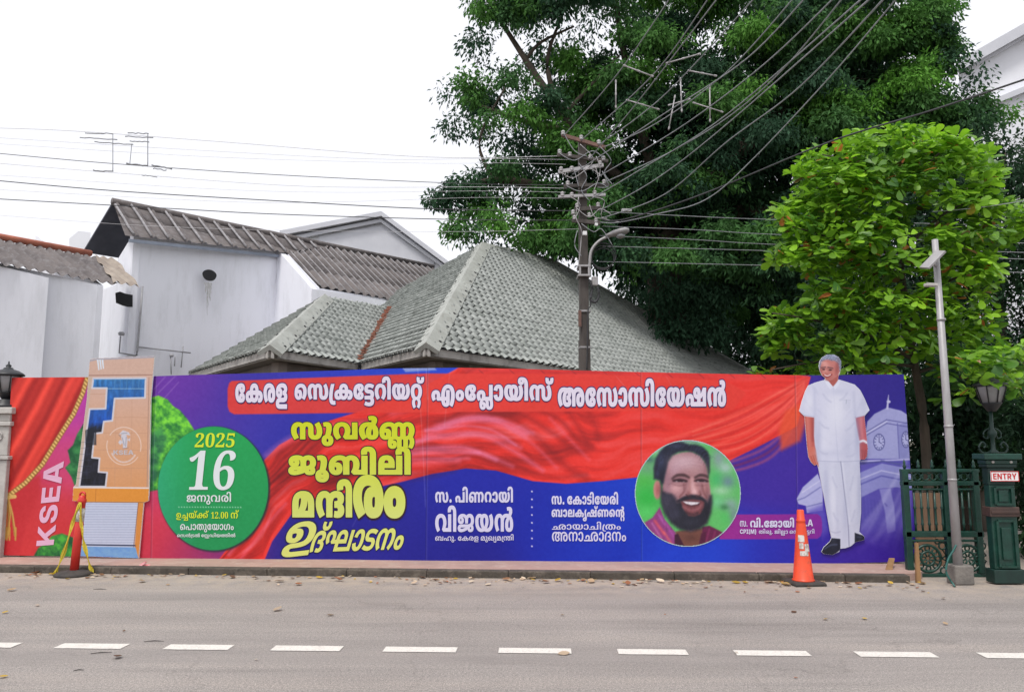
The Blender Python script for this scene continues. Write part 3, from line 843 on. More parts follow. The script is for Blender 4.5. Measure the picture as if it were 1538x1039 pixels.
# glyph outlines: per contour, steps (2*dx + on-curve flag, dy) in 1/250 em
GLYPHS = [
[[175,-3,-36,0,-58,8,-42,18,-22,29,1,20,0,18,24,28,42,18,60,9,39,0,40,0,46,-11,20,-17,1,-10,0,-11,-20,-16,-36,-7,-23,0,-30,0,-34,9,-14,15,1,9,0,5,8,11,5,3,63,3,-6,-4,-10,-10,1,-6,0,-5,10,-5,7,0,8,0,8,5,1,4,0,4,-14,8,-13,0,-6,0,-16,-1,-3,0,-22,-1,-28,-12,-16,-20,1,-13,0,-14,12,-20,26,-12,25,-2,4,0,16,0,7,0,10,0,12,3,6,6,1,3,0,4,-6,4,-7,0,-8,0,-8,-5,1,-5,0,-5,6,-9,9,-5,-65,5,-2,3,-6,9,1,4,0,8,16,16,32,10,31,0,24,0,36,-8,20,-16,1,-11,0,-10,-20,-17,-48,-11]],
[[111,-3,-46,0,-52,23,1,21,0,14,24,19,21,6,14,3,32,5,42,1,29,0,181,0,38,0,48,-4,19,-5,20,-6,22,-19,1,-14,0,-22,-48,-22,-39,0,-10,0,-24,1,-11,2,15,29,4,-1,8,0,5,0,12,0,12,7,1,6,0,5,-6,6,-5,2,-8,2,-22,2,-23,0,-203,0,-16,0,-22,-2,-5,-2,-6,-2,-6,-6,1,-4,0,-4,6,-7,12,-3,11,0,12,0,22,5,11,4,35,-27,-14,-5,-28,-5,-28,-3],[257,145,44,0,56,-17,24,-34,1,-22,0,-25,-28,-33,-56,-17,-39,0,-34,0,-46,11,-15,10,-14,10,-14,28,1,17,0,35,62,37],[257,114,-24,0,-18,-20,1,-23,0,-15,8,-19,18,-9,17,0,14,0,18,9,10,19,1,16,0,15,-10,19,-18,8]],
[[181,145,44,0,64,-13,42,-24,22,-32,1,-17,0,-21,-26,-28,-48,-13,-37,0,-36,0,-44,15,-20,24,1,15,0,25,44,26,43,0,26,0,36,-14,22,-22,5,-12,-31,-1,-2,6,-10,10,-14,5,-7,0,-14,0,-14,-10,1,-14,0,-8,6,-10,10,-4,7,0,10,0,12,5,4,13,1,12,0,6,0,8,1,4,0,1,0,5,-1,1,-2,8,-22,14,-34,9,-23,0,-28,0,-36,-10,-18,-19,1,-13,0,-11,10,-19,18,-19,13,-9,-65,-17,-16,9,-28,23,-16,27,1,18,0,13,18,26,40,20,62,12]],
[[187,115,-20,0,-32,-3,-26,-5,-16,-6,-3,-3,-4,-3,0,-3,1,-3,0,-2,-2,-7,1,-3,0,-9,10,-7,11,0,8,0,10,6,1,5,0,4,-4,6,-10,2,-5,0,-8,0,-14,-4,-9,-4,-23,12,8,5,26,9,30,5,17,0,22,0,32,-9,16,-16,1,-10,0,-10,-16,-18,-38,-11,-33,0,-26,0,-42,11,-22,21,1,16,0,12,18,23,42,18,68,11,49,0,46,0,64,-10,34,-20,1,-13,0,-12,-24,-16,-48,-9,-33,-1,-17,16,1,6,5,0,8,0,16,2,5,1,4,2,4,4,1,3,0,6,-16,7,-30,4],[341,40,0,-11,-16,-15,-13,-5,-10,-3,-26,-4,-34,-2,-19,0,-71,0,-18,0,-14,-1,-5,-1,-6,-1,-4,-4,1,-3,0,-2,4,-4,5,-1,4,-2,18,-1,19,0,187,0,1,-32,-185,0,-36,0,-40,4,-15,4,-18,4,-22,17,1,12,0,11,16,15,15,5,12,4,28,5,36,2,29,0,63,0,16,0,16,1,5,2,4,2,4,4,1,3,0,4,-6,5,-5,2,-4,1,-12,1,-11,0,-3,0,1,28,75,-10,26,-4,28,-18]],
[[121,-3,-30,0,-46,13,-28,27,1,23,0,18,22,31,42,23,64,13,43,0,46,0,60,-13,34,-21,14,-26,1,-13,0,-15,-16,-28,-28,-23,-15,-10,-67,18,14,9,18,18,10,20,1,11,0,12,-14,20,-32,10,-27,0,-26,0,-40,-14,-24,-24,1,-17,0,-13,8,-15,12,-4,7,0,6,0,10,3,4,7,1,6,0,10,-12,7,-9,0,-12,0,-20,-8,-17,-12,-11,29,18,9,40,11,27,0,28,0,34,-11,18,-20,1,-12,0,-16,-22,-21,-42,-12]],
[[301,145,22,0,40,-7,15,-6,12,-5,14,-14,6,-19,1,-13,1,-25,0,-10,6,-11,7,-3,4,-2,10,-2,7,0,12,0,20,7,10,17,1,14,0,12,-8,20,-18,20,-11,10,69,18,16,-13,26,-25,14,-26,1,-16,0,-20,-28,-32,-56,-17,-41,0,-28,0,-38,6,-15,7,-12,5,-16,14,-6,19,1,14,1,22,0,11,-6,12,-5,3,-4,2,-10,2,-7,0,-6,0,-10,-2,-3,-2,-8,-3,-4,-11,1,-10,1,-86,-83,0,1,86,0,10,-4,11,-5,3,-4,2,-10,2,-5,0,-10,0,-20,-7,-16,-17,1,-14,0,-11,10,-20,18,-20,13,-11,-67,-17,-16,13,-26,24,-14,26,1,16,0,20,28,32,56,17,37,0,28,0,40,-8,21,-10,-11,-2,16,11,42,9]],
[[153,142,-20,-26,-24,-44,-10,-39,1,-15,0,-16,14,-15,20,-5,13,0,10,0,14,1,7,1,9,-32,-8,-1,-24,-1,-13,0,-44,0,-54,15,-22,31,1,23,0,21,12,38,22,41,19,23]],
[[139,145,40,0,62,-8,27,-6,-35,-27,-22,4,-44,6,-23,0,-16,0,-18,-4,-10,-6,1,-4,0,-3,6,-5,3,-1,6,-1,18,-2,15,0,5,0,30,0,40,-6,17,-5,14,-6,16,-16,1,-11,0,-12,-26,-20,-56,-12,-39,0,-123,0,1,31,111,0,22,0,16,2,5,2,4,2,4,4,1,3,0,3,-4,5,-3,1,-4,2,-16,1,-13,0,-5,0,-30,0,-48,6,-13,8,-12,5,-12,15,1,9,0,13,28,21,56,12],[137,-63,-24,0,-44,3,-42,6,-17,4,33,29,16,-4,30,-5,30,-2,17,0,18,0,22,4,8,7,1,4,0,8,-20,9,-11,2,47,24,18,-4,32,-11,18,-17,1,-12,0,-12,-26,-21,-56,-12]],
[[165,145,42,0,58,-12,32,-21,16,-26,1,-13,0,-16,-16,-28,-28,-23,-15,-9,-67,17,14,9,18,19,10,20,1,11,0,12,-14,19,-26,10,-19,0,-20,0,-28,-10,-16,-18,1,-13,0,-12,10,-19,18,-18,13,-10,-65,-17,-16,9,-28,23,-16,27,1,18,0,12,16,25,32,21,58,13]],
[[-7,213,24,0,38,-5,13,-6,16,-6,18,-18,8,-22,1,-15,1,-141,-83,0,1,136,0,11,0,17,-8,11,-5,3,-2,2,-10,2,-5,0,-8,0,-12,-3,-4,-6,1,-4,0,-3,0,-5,3,-1,-81,-6,-2,4,-2,8,1,4,0,14,28,20,48,9]],
[[323,-3,-26,0,-48,7,-19,6,-4,1,-6,5,-3,1,-22,8,-32,21,-16,26,1,14,0,10,8,17,9,7,15,9,8,5,24,8,30,3,19,0,54,0,56,-31,1,-28,0,-24,-40,-36,-33,-11,-4,-1,-8,-4,-3,-1,-22,-6,-44,-6,-25,0,-44,0,-62,13,-40,24,-20,30,1,18,0,19,26,28,54,16,39,0,30,0,48,-13,15,-14,-55,-16,-8,7,-18,6,-7,0,-12,0,-16,-7,-8,-14,1,-10,0,-18,20,-25,38,-14,27,0,10,0,18,2,11,1,2,2,8,0,5,1,16,6,20,17,10,21,1,10,0,10,-8,12,-12,5,-7,0,-6,0,-14,-4,-8,-12,1,-11,0,-9,10,-20,16,-18,13,-5,4,-2,12,-1,5,-2,8,-1,20,-2,9,0,28,0,36,11,18,23,1,17,0,12,-14,26,-13,13,71,16,24,-16,20,-33,1,-18,0,-14,-16,-29,-36,-24,-64,-14]],
[[167,145,40,0,58,-13,32,-20,16,-24,1,-12,0,-16,-14,-24,-24,-21,-17,-9,-63,18,10,7,16,16,8,19,1,9,0,11,-14,18,-26,10,-19,0,-22,0,-28,-10,-14,-17,1,-12,0,-14,18,-27,19,-10,-65,-18,-18,9,-24,20,-14,25,1,16,0,12,16,25,34,20,58,12],[165,22,36,0,48,-14,28,-24,1,-15,0,-16,-24,-27,-17,-10,-51,15,12,9,14,18,1,11,0,9,-12,12,-20,6,-11,0,-18,0,-24,-13,1,-14,0,-10,12,-19,15,-9,-51,-15,-20,10,-24,27,1,16,0,15,28,24,50,14]],
[[-59,150,-36,0,-42,10,-18,19,1,12,0,6,4,10,5,3,71,-6,-2,-2,-2,-6,1,-3,0,-5,6,-6,10,-4,9,0,8,0,10,4,6,6,1,4,0,4,-2,6,1,2,69,6,2,-3,4,-10,1,-6,0,-12,-18,-19,-44,-10]],
[[123,93,40,0,46,-14,20,-22,1,-11,0,-7,-8,-14,-5,-6,-1,12,197,0,1,-31,-245,0,-25,18,6,4,6,13,1,8,0,8,-10,11,-13,0,-10,0,-12,-5,-6,-9,1,-5,0,-10,12,-15,9,-7,-65,-14,-16,10,-22,23,1,14,0,15,28,22,48,12],[431,145,44,0,62,-14,40,-26,20,-36,1,-23,0,-22,-16,-37,-26,-31,-15,-13,-69,16,14,13,18,26,12,30,1,18,0,16,-10,25,-20,17,-30,10,-19,0,-32,0,-38,-18,-18,-34,1,-25,0,-5,0,-8,1,-4,0,-2,-2,-4,1,-2,2,-12,6,-17,12,-9,11,0,8,0,1,1,4,1,0,3,1,4,1,111,85,0,1,-97,0,-19,-14,-19,-13,-6,-12,-5,-30,-5,-19,0,-38,0,-52,18,-28,41,1,35,0,23,20,40,44,29,64,16]],
[[117,-3,-34,0,-46,13,-22,22,1,14,0,15,24,22,46,13,33,0,34,0,46,-13,24,-22,1,-15,0,-14,-22,-22,-46,-13],[117,65,-10,0,-16,-8,1,-11,0,-10,14,-9,13,0,12,0,16,9,1,10,0,11,-16,8]],
[[123,93,40,0,46,-14,20,-22,1,-11,0,-7,-8,-14,-5,-6,-1,12,117,0,1,111,85,0,1,-142,-83,0,-12,0,-20,0,-11,1,-9,-1,-111,0,-25,18,6,4,6,13,1,8,0,7,-10,12,-13,0,-10,0,-12,-5,-6,-9,1,-5,0,-10,12,-15,9,-7,-65,-14,-16,10,-22,23,1,14,0,15,28,22,48,12],[331,-84,-22,0,-32,6,-9,6,-10,5,-10,17,-1,14,1,0,0,10,-4,15,-7,5,-6,3,-14,3,-11,0,-12,0,-22,-5,-16,-13,-1,-11,0,-1,0,-6,1,-6,0,-8,4,-8,8,-3,5,0,8,0,8,5,1,6,0,6,-8,6,-7,0,-12,0,-20,-8,-11,-8,-11,20,18,9,30,10,21,0,32,0,30,-19,1,-14,0,-17,-34,-19,-39,0,-38,0,-40,25,1,23,0,21,34,27,52,13,33,0,16,0,32,-5,26,-7,11,-5,8,-4,10,-9,6,-14,1,-10,1,-6,0,-8,4,-9,3,-2,2,-2,8,-2,5,0,10,0,12,10,1,13,0,14,-14,19,-11,10,55,13,20,-11,20,-27,1,-16,0,-15,-18,-24,-40,-12]],
[[243,72,0,-18,-12,-27,-26,-19,-48,-11,-33,0,-32,0,-42,9,-24,14,-14,17,-3,9,87,8,2,-8,8,-12,14,-6,9,0,12,0,14,10,6,19,1,15,0,14,-6,19,-14,9,-9,0,-10,0,-12,-6,-8,-11,-3,-9,-83,8,4,10,16,17,28,14,40,8,33,0,32,0,44,-11,28,-20,10,-27]],
[[-39,213,30,0,48,-7,19,-6,30,-11,22,-33,1,-25,1,-131,-83,0,1,128,0,17,-4,22,-12,13,-11,4,-8,2,-26,3,-13,0,-6,0,-12,-2,-6,-5,1,-4,0,-3,6,-5,7,0,8,0,8,6,1,4,0,6,-14,9,-9,4,65,-4,6,-3,8,-11,1,-5,0,-8,-14,-14,-32,-9,-23,0,-24,0,-34,8,-18,14,1,11,0,10,22,16,42,9]],
[[181,145,24,0,44,-3,21,-4,8,-1,6,-6,9,-1,16,-3,34,-9,22,-15,1,-10,0,-7,-10,-11,-18,-8,-15,-3,-1,4,24,-4,28,-17,1,-13,0,-9,-20,-17,-44,-11,-39,0,-44,0,-56,16,-22,29,1,18,0,16,18,25,32,19,23,7,6,1,8,6,5,1,22,5,46,5,25,0,30,0,44,-5,32,-12,15,-8,35,-66,1,-54,-81,0,1,69,0,15,-12,20,-11,5,-8,3,-24,4,-15,0,-8,0,-20,-1,-7,-1,-12,-2,-24,-9,-20,-13,-12,-18,1,-12,0,-18,22,-15,19,0,12,0,14,5,1,6,0,5,-14,7,-15,0,-9,0,1,30,7,0,16,0,14,7,1,5,0,8,-24,10,-21,2,-12,2,-24,2,-11,0,-32,0,-38,-12,-18,-19,1,-13,0,-10,12,-20,16,-18,13,-10,-63,-17,-16,10,-28,22,-16,28,1,17,0,11,16,25,36,22,64,13],[609,-3,-36,0,-46,15,-20,24,1,15,0,25,46,26,41,0,26,0,36,-14,22,-22,5,-12,-31,-1,-2,6,-10,10,-12,5,-11,0,-12,0,-14,-10,1,-14,0,-8,6,-10,10,-4,7,0,10,0,12,5,6,13,1,12,0,6,-2,8,-1,4,0,1,0,5,1,1,-2,8,-22,14,-36,9,-23,0,-16,0,-22,-4,-7,-2,-10,-4,-10,-10,-4,-15,1,-10,1,-29,-65,71,16,11,38,15,50,8,33,0,44,0,62,-13,42,-24,20,-32,1,-17,0,-21,-24,-28,-48,-13]],
[[123,93,40,0,46,-14,20,-22,1,-11,0,-7,-8,-14,-5,-6,-1,12,123,0,3,-31,-173,0,-25,18,6,4,6,13,1,8,0,7,-10,12,-13,0,-10,0,-12,-5,-6,-9,1,-5,0,-10,12,-15,9,-7,-65,-14,-16,10,-22,23,1,14,0,15,28,22,48,12],[321,0,1,102,0,4,0,5,-3,1,0,2,-6,1,-1,0,-8,0,-8,-6,1,-6,0,-5,6,-8,18,-5,17,0,25,0,24,0,34,11,26,18,20,20,9,8,81,0,1,-142],[311,145,22,0,32,-5,11,-4,14,-6,14,-19,1,-14,1,-66,67,0,1,35,0,6,0,10,2,10,1,3,3,-4,-10,-11,-34,-16,-42,-8,-21,0,-31,0,-42,0,-50,13,-24,21,1,13,0,11,22,20,42,11]],
[[141,145,16,0,30,-3,26,-8,13,-6,37,-66,1,-62,-81,0,1,85,0,11,-6,11,-3,3,-4,2,-10,2,-5,0,-12,0,-20,-7,-16,-17,1,-14,0,-11,10,-21,18,-20,13,-10,-67,-17,-18,13,-24,24,-14,27,1,15,0,20,28,31,56,18],[399,-3,-38,0,-46,13,-22,26,1,18,0,14,14,23,28,21,23,10,15,12,10,6,16,12,1,8,0,4,-10,6,-11,0,-6,0,-12,-1,-7,-1,-11,28,12,2,34,3,15,0,34,0,36,-11,14,-16,1,-9,0,-14,-28,-22,-21,-12,-13,-8,-10,-6,-20,-17,-12,-22,1,-11,0,-8,2,-11,12,-6,11,0,10,0,12,10,1,15,0,12,-8,22,-18,17,-11,4,-10,3,-24,4,-19,0,-16,0,-20,-3,-7,-4,-8,-3,-10,-9,-6,-14,1,-10,1,-67,-73,0,1,53,15,59,14,8,34,13,48,7,33,0,24,0,36,-3,17,-4,6,-1,12,-3,5,-1,24,-7,34,-23,20,-30,1,-17,0,-28,-50,-31]],
[[87,-60,-50,0,-48,26,1,21,0,14,20,21,44,12,33,0,34,0,42,-12,24,-21,1,-15,0,-14,-24,-21,-42,-11],[87,-31,10,0,14,9,1,9,0,9,-12,9,-11,0,-12,0,-14,-9,1,-9,0,-9,14,-9],[71,145,30,0,40,-12,16,-20,1,-13,0,-18,-16,-35,-11,-21,-75,4,8,18,12,32,1,16,0,7,-12,11,-13,0,-6,0,-10,-1,-5,-1,-11,30,12,1,28,2]],
[[165,145,42,0,56,-12,34,-21,16,-25,1,-13,0,-14,-14,-21,-26,-20,-15,-10,25,22,75,0,1,111,85,0,1,-142,-211,0,-33,19,8,7,16,17,10,19,1,11,0,12,-14,19,-26,10,-19,0,-20,0,-28,-10,-16,-18,1,-13,0,-12,10,-19,18,-19,13,-9,-65,-18,-16,10,-28,23,-16,27,1,18,0,12,16,25,32,21,58,13]],
[[245,-3,-36,0,-46,13,-24,26,1,18,0,14,14,23,30,21,21,10,17,12,10,6,16,12,1,8,0,4,-10,6,-11,0,-6,0,-14,-1,-5,-1,-11,28,12,2,34,3,15,0,34,0,36,-11,14,-16,1,-9,0,-14,-28,-22,-21,-12,-13,-8,-10,-6,-20,-17,-14,-22,1,-11,0,-8,4,-11,12,-6,11,0,10,0,12,10,1,15,0,9,-4,17,-10,14,-14,12,-11,3,-10,3,-20,4,-15,0,-26,0,-36,-10,-18,-19,1,-13,0,-12,10,-19,18,-19,13,-9,-65,-18,-16,10,-28,23,-16,27,1,18,0,12,16,26,38,21,62,12,47,0,22,0,36,-3,17,-4,6,-1,10,-3,7,-1,22,-7,36,-23,20,-30,1,-17,0,-28,-50,-31]],
[[181,145,40,0,52,-11,25,-14,-23,4,16,10,42,11,29,0,22,0,42,-9,19,-10,-11,1,20,10,40,8,27,0,38,0,54,-17,30,-32,1,-20,0,-16,-14,-26,-26,-25,-15,-12,-67,17,12,11,18,20,8,20,1,11,0,15,-14,17,-20,6,-11,0,-6,0,-10,-2,-1,-2,-6,-4,-4,-10,1,-10,1,-80,-83,0,1,79,0,11,-6,11,-5,3,-4,2,-12,2,-7,0,-6,0,-10,-2,-3,-2,-8,-3,-4,-12,1,-11,1,-78,-83,0,1,67,0,15,-8,16,-9,4,-8,3,-20,3,-13,0,-24,0,-40,-11,-26,-24,1,-19,1,-1,0,-14,8,-14,12,-4,7,0,6,0,10,3,4,7,1,6,0,10,-12,7,-9,0,-12,0,-20,-8,-17,-12,-11,29,18,9,42,11,25,0,28,0,34,-11,18,-20,1,-12,0,-16,-22,-22,-42,-11,-33,0,-28,0,-46,13,-28,28,1,24,0,27,44,37,72,19],[289,26,34,0,56,-16,19,-20,-61,-42,1,17,0,12,-6,13,-9,4,-6,3,-16,3,-9,0,-14,0,-26,-5,-18,-13,1,-11,-2,-1,0,-8,1,-4,0,-8,6,-8,8,-3,5,0,6,0,10,5,1,6,0,6,-8,6,-9,0,-10,0,-20,-8,-11,-8,-11,20,18,9,32,10,19,0,32,0,28,-19,1,-14,0,-17,-34,-19,-37,0,-40,0,-38,25,1,23,0,20,34,28,54,14],[427,26,22,0,30,-8,15,-9,-19,2,12,7,36,8,19,0,30,0,44,-14,20,-24,1,-15,0,-17,-24,-30,-15,-10,-55,12,12,9,16,25,1,12,0,14,-16,12,-11,0,-4,0,-8,-2,-1,-2,-4,-4,-2,-10,1,-8,1,-56,-67,0,1,57,0,8,-2,11,-5,2,-2,2,-6,2,-5,0,-6,0,-8,-2,-3,-2,-4,-2,-2,-10,1,-9,1,-57,-67,0,1,35,13,49,16,12,40,12]],
[[143,145,28,0,38,-5,26,-7,11,-4,-11,-1,20,9,44,8,27,0,42,0,48,-15,24,-25,1,-14,0,-11,-12,-17,-24,-13,-15,-4,-89,-8,-59,-2,-16,-1,-34,0,-13,0,-57,0,-10,0,-10,-1,-1,-1,-2,-1,-2,-2,1,-1,0,-1,4,-3,10,-1,7,0,8,0,18,0,24,3,19,3,12,1,24,3,22,2,22,2,11,1,6,2,24,6,28,7,24,5,9,0,16,0,34,-6,20,-13,1,-12,0,-15,-40,-16,-37,0,-32,0,-36,9,-14,16,1,8,0,10,20,14,11,4,67,-4,-8,-2,-16,-7,-8,-9,1,-5,0,-4,6,-6,11,0,8,0,8,4,1,4,0,3,-4,3,-6,3,-5,0,-8,0,-12,-5,-9,-5,-5,4,-8,-4,-22,-7,-30,-8,-19,-4,-26,-4,-44,-5,-38,-3,-19,0,-26,0,-38,6,-24,14,1,11,0,10,16,12,13,4,14,4,36,2,31,0,147,0,20,0,26,2,18,3,7,3,10,3,10,11,1,8,0,8,-10,11,-18,6,-11,0,-8,0,-12,-2,-3,-2,-8,-3,-4,-12,1,-10,1,-19,-75,0,1,10,0,11,-4,18,-11,5,-8,4,-22,4,-15,0,-14,0,-30,-3,-7,-2,-2,-1,-2,-4,-1,-1,-2,-2,-2,-5,1,-3,0,-8,8,-5,9,0,4,0,6,2,2,5,1,3,0,5,-8,5,-5,0,-6,0,-12,-2,-3,-2,-27,8,16,6,34,5,19,0,16,0,28,-6,18,-12,1,-10,0,-8,-14,-14,-34,-8,-29,0,-36,0,-44,18,1,19,0,14,28,20,56,12]],
[[87,-60,-50,0,-48,26,1,21,0,14,20,21,44,12,33,0,34,0,42,-12,24,-21,1,-15,0,-14,-24,-21,-42,-11],[85,10,-14,0,-26,-11,1,-12,0,-13,24,-10,19,0,16,0,26,10,1,13,0,12,-24,11],[87,-26,-24,0,-26,16,1,14,0,4,10,11,11,7,25,-6,-8,-4,-12,-5,1,-4,0,-4,8,-5,12,-2,7,0,10,0,10,3,6,5,1,2,0,4,-8,6,-7,2,25,8,8,-6,8,-11,1,-5,0,-8,-10,-14,-22,-8],[71,145,30,0,40,-12,16,-20,1,-13,0,-18,-16,-35,-11,-21,-75,4,8,18,12,32,1,16,0,7,-12,11,-13,0,-6,0,-10,-1,-5,-1,-11,30,12,1,28,2]],
[[181,145,40,0,52,-11,25,-14,15,-19,15,-22,1,-79,-83,0,1,73,0,15,-8,16,-9,4,-8,3,-20,3,-13,0,-24,0,-40,-11,-26,-24,1,-19,1,-1,0,-14,8,-14,12,-4,7,0,6,0,10,3,4,7,1,6,0,10,-12,7,-9,0,-12,0,-20,-8,-17,-12,-11,29,18,9,42,11,25,0,28,0,34,-11,18,-20,1,-12,0,-16,-22,-22,-42,-11,-33,0,-28,0,-46,13,-28,28,1,23,0,28,44,37,72,19],[613,142,1,-142,-211,0,-33,18,12,11,16,19,6,18,1,10,0,14,-14,17,-22,7,-9,0,-6,0,-10,-2,-3,-2,-6,-2,-4,-11,1,-11,1,-84,-73,0,1,56,15,48,9,20,20,11,44,8,29,0,38,0,54,-17,28,-32,1,-20,0,-10,-6,-18,-12,-14,-9,-8,-15,5,89,0,1,111]],
[[389,142,1,-142,-363,0,1,76,0,20,16,26,19,8,14,7,44,8,31,0,32,0,44,-8,15,-8,16,-9,16,-24,1,-20,1,-24,-161,0,1,-21,199,0,1,111],[147,114,-22,0,-18,-14,1,-13,1,-4,81,0,1,3,0,14,-20,14]],
[[181,145,42,0,62,-9,21,-10,12,-6,20,-16,8,-24,1,-17,1,-63,-321,0,1,62,0,18,10,25,22,17,15,6,20,8,56,9],[141,112,-8,0,-10,-4,-5,-3,-4,-5,-8,-16,1,-16,1,-51,-17,0,20,12,32,27,20,28,1,13,0,5,-4,7,-8,3],[241,89,0,-11,-12,-20,-20,-19,-15,-11,-3,2,8,0,22,1,11,0,37,0,1,36,0,15,-12,20,-20,12,-15,3,1,1,12,-5,12,-15]],
[[141,145,18,0,30,-3,26,-8,15,-7,33,-63,1,-64,-81,0,1,85,0,11,-6,11,-3,3,-4,2,-10,2,-5,0,-12,0,-20,-7,-16,-17,1,-14,0,-11,10,-21,18,-20,13,-10,-67,-17,-18,13,-24,24,-14,27,1,15,0,20,28,31,56,18],[331,145,36,0,50,-11,22,-18,1,-12,0,-8,-8,-13,-20,-9,-13,-4,1,2,24,-4,24,-19,1,-12,0,-19,-50,-21,-49,0,-12,0,-26,2,-9,1,11,30,8,-1,10,-1,9,0,14,0,14,6,1,7,0,3,-6,6,-5,2,-4,2,-16,1,-13,0,-9,0,1,31,9,0,14,0,14,2,7,1,6,2,4,5,1,4,0,6,-18,8,-15,0,-14,0,-20,-4,-7,-4,-8,-4,-8,-13,-4,-15,1,-10,1,-21,-71,3,-3,28,3,22,10,14,36,23,58,12]],
[[161,143,40,0,54,-12,34,-20,16,-25,1,-12,0,-20,-20,-28,-19,-9,-16,-7,-38,-7,-46,-3,-27,0,-5,0,-14,0,-18,-1,-5,-1,-8,-2,-4,-6,1,-3,0,-3,4,-6,7,-2,6,-2,20,-2,21,0,159,0,1,-22,-161,0,-28,0,-40,4,-13,4,-14,4,-16,14,1,10,0,8,16,16,17,4,12,4,34,4,27,0,1,0,28,0,40,3,24,6,9,5,12,6,8,20,1,11,0,8,-8,17,-20,14,-34,8,-25,0,-18,0,-28,-4,-22,-7,-16,-10,-3,-7,0,-1,0,-2,1,-1,0,-2,-2,-6,1,-4,0,-12,16,-13,17,0,14,0,12,10,1,8,0,5,-4,8,-14,4,-9,0,-14,0,-20,-6,-9,-4,-27,6,8,6,28,11,32,7,19,0,24,0,30,-10,14,-17,1,-10,0,-11,-16,-17,-34,-11,-27,0,-24,0,-38,11,-20,22,1,16,0,14,20,23,36,18,54,9]],
[[179,143,32,0,46,-11,22,-18,1,-10,0,-13,-22,-16,-23,-6,1,1,24,-4,26,-18,1,-12,0,-18,-46,-21,-41,0,-16,0,-28,2,-9,1,9,22,10,-1,16,-2,11,0,20,0,20,9,1,10,0,4,-6,8,-5,2,-8,3,-20,3,-17,0,-15,0,1,22,15,0,18,0,20,4,9,3,4,2,6,7,1,5,0,9,-24,10,-19,0,-32,0,-42,-16,-22,-29,1,-19,0,-14,6,-26,7,-12,-55,-5,-6,13,-8,30,1,14,0,27,36,39,70,21]],
[[-51,148,-30,0,-38,11,-18,18,1,12,0,5,2,9,5,3,51,-4,-2,-2,-2,-7,1,-3,0,-8,10,-8,16,-4,9,0,12,0,16,4,8,8,1,8,0,3,-2,7,1,2,49,4,2,-2,4,-10,1,-5,0,-12,-20,-18,-38,-11]],
[[113,143,32,0,44,-13,20,-20,1,-12,0,-9,-12,-14,-5,-5,-5,7,97,0,5,-23,-127,0,-21,14,6,5,12,13,1,10,0,11,-20,13,-19,0,-14,0,-18,-6,-8,-10,1,-8,0,-10,14,-15,9,-7,-43,-12,-16,10,-18,21,1,15,0,13,24,21,42,11],[583,140,1,-140,-337,0,1,79,0,19,16,21,13,8,14,7,42,9,31,0,28,0,42,-9,13,-7,16,-9,12,-22,1,-16,1,-26,-163,0,1,-32,221,0,1,118],[357,120,-28,0,-24,-20,1,-18,1,-5,109,0,1,5,0,19,-26,19]],
[[223,70,0,-16,-10,-26,-26,-20,-42,-11,-29,0,-28,0,-38,9,-24,13,-12,17,-3,8,61,6,2,-7,10,-14,18,-10,17,0,18,0,20,12,10,23,1,16,0,16,-10,23,-20,12,-15,0,-16,0,-18,-9,-10,-14,-3,-8,-57,6,6,8,14,17,24,14,38,8,27,0,30,0,40,-11,24,-20,10,-26]],
[[129,143,36,0,58,-7,25,-6,-25,-21,-20,5,-42,6,-27,0,-22,0,-24,-6,-12,-8,1,-5,0,-5,4,-6,5,-2,8,-4,24,-2,19,0,9,0,32,0,42,-7,13,-7,10,-5,10,-13,1,-9,0,-13,-28,-20,-52,-11,-37,0,-34,0,-60,7,-23,7,25,21,14,-4,28,-5,32,-3,19,0,22,0,26,6,12,9,1,5,0,5,-4,7,-7,3,-6,2,-18,2,-19,0,-3,0,-32,0,-48,7,-11,8,-8,4,-10,14,1,8,0,12,26,20,50,11]],
[[135,143,20,0,26,-5,22,-9,11,-6,-7,0,16,10,40,10,29,0,34,0,50,-17,28,-31,1,-19,0,-18,-16,-28,-28,-22,-17,-11,-41,16,14,9,20,18,10,21,1,13,0,15,-16,21,-26,10,-15,0,-12,0,-14,-4,-5,-3,-6,-4,-6,-14,1,-13,1,-82,-57,0,1,82,0,14,-6,13,-5,5,-6,2,-14,4,-11,0,-16,0,-26,-10,-18,-20,1,-16,0,-12,12,-22,20,-18,15,-9,-43,-16,-18,11,-26,22,-16,28,1,17,0,20,26,30,52,18]],
[[109,-3,-28,0,-42,12,-22,21,1,14,0,15,22,22,42,11,29,0,28,0,40,-11,24,-21,1,-16,0,-14,-24,-22,-40,-11],[109,70,-16,0,-22,-12,1,-14,0,-13,22,-12,17,0,16,0,22,12,1,13,0,14,-22,12]],
[[19,0,1,26,75,38,30,15,34,24,12,22,1,13,0,14,-20,14,-17,0,-26,0,-20,-22,1,-22,-28,0,-36,12,1,13,0,9,24,16,48,9,39,0,56,0,58,-22,1,-19,0,-9,-12,-17,-30,-19,-50,-26,-35,-18,-51,-23,119,0,14,0,24,8,5,9,5,7,29,0,-1,-52]],
[[141,-2,-46,0,-54,22,-24,42,1,28,0,28,24,40,54,23,47,0,44,0,54,-23,24,-41,1,-27,0,-28,-24,-42,-54,-22],[141,14,28,0,16,40,1,36,0,35,-16,40,-27,0,-28,0,-18,-40,1,-35,0,-36,18,-40]],
[[123,-2,-38,0,-44,8,-20,14,1,8,0,8,22,9,19,0,0,-7,10,-14,24,-9,23,0,16,0,28,7,16,18,1,15,0,19,-36,18,-31,0,-18,0,-26,-3,-11,-1,-21,4,17,86,191,0,3,-45,-29,0,-3,9,0,4,-10,5,-11,0,-103,0,-7,-46,8,1,32,2,15,0,60,0,68,-26,1,-27,0,-16,-22,-22,-38,-13,-48,-6]],
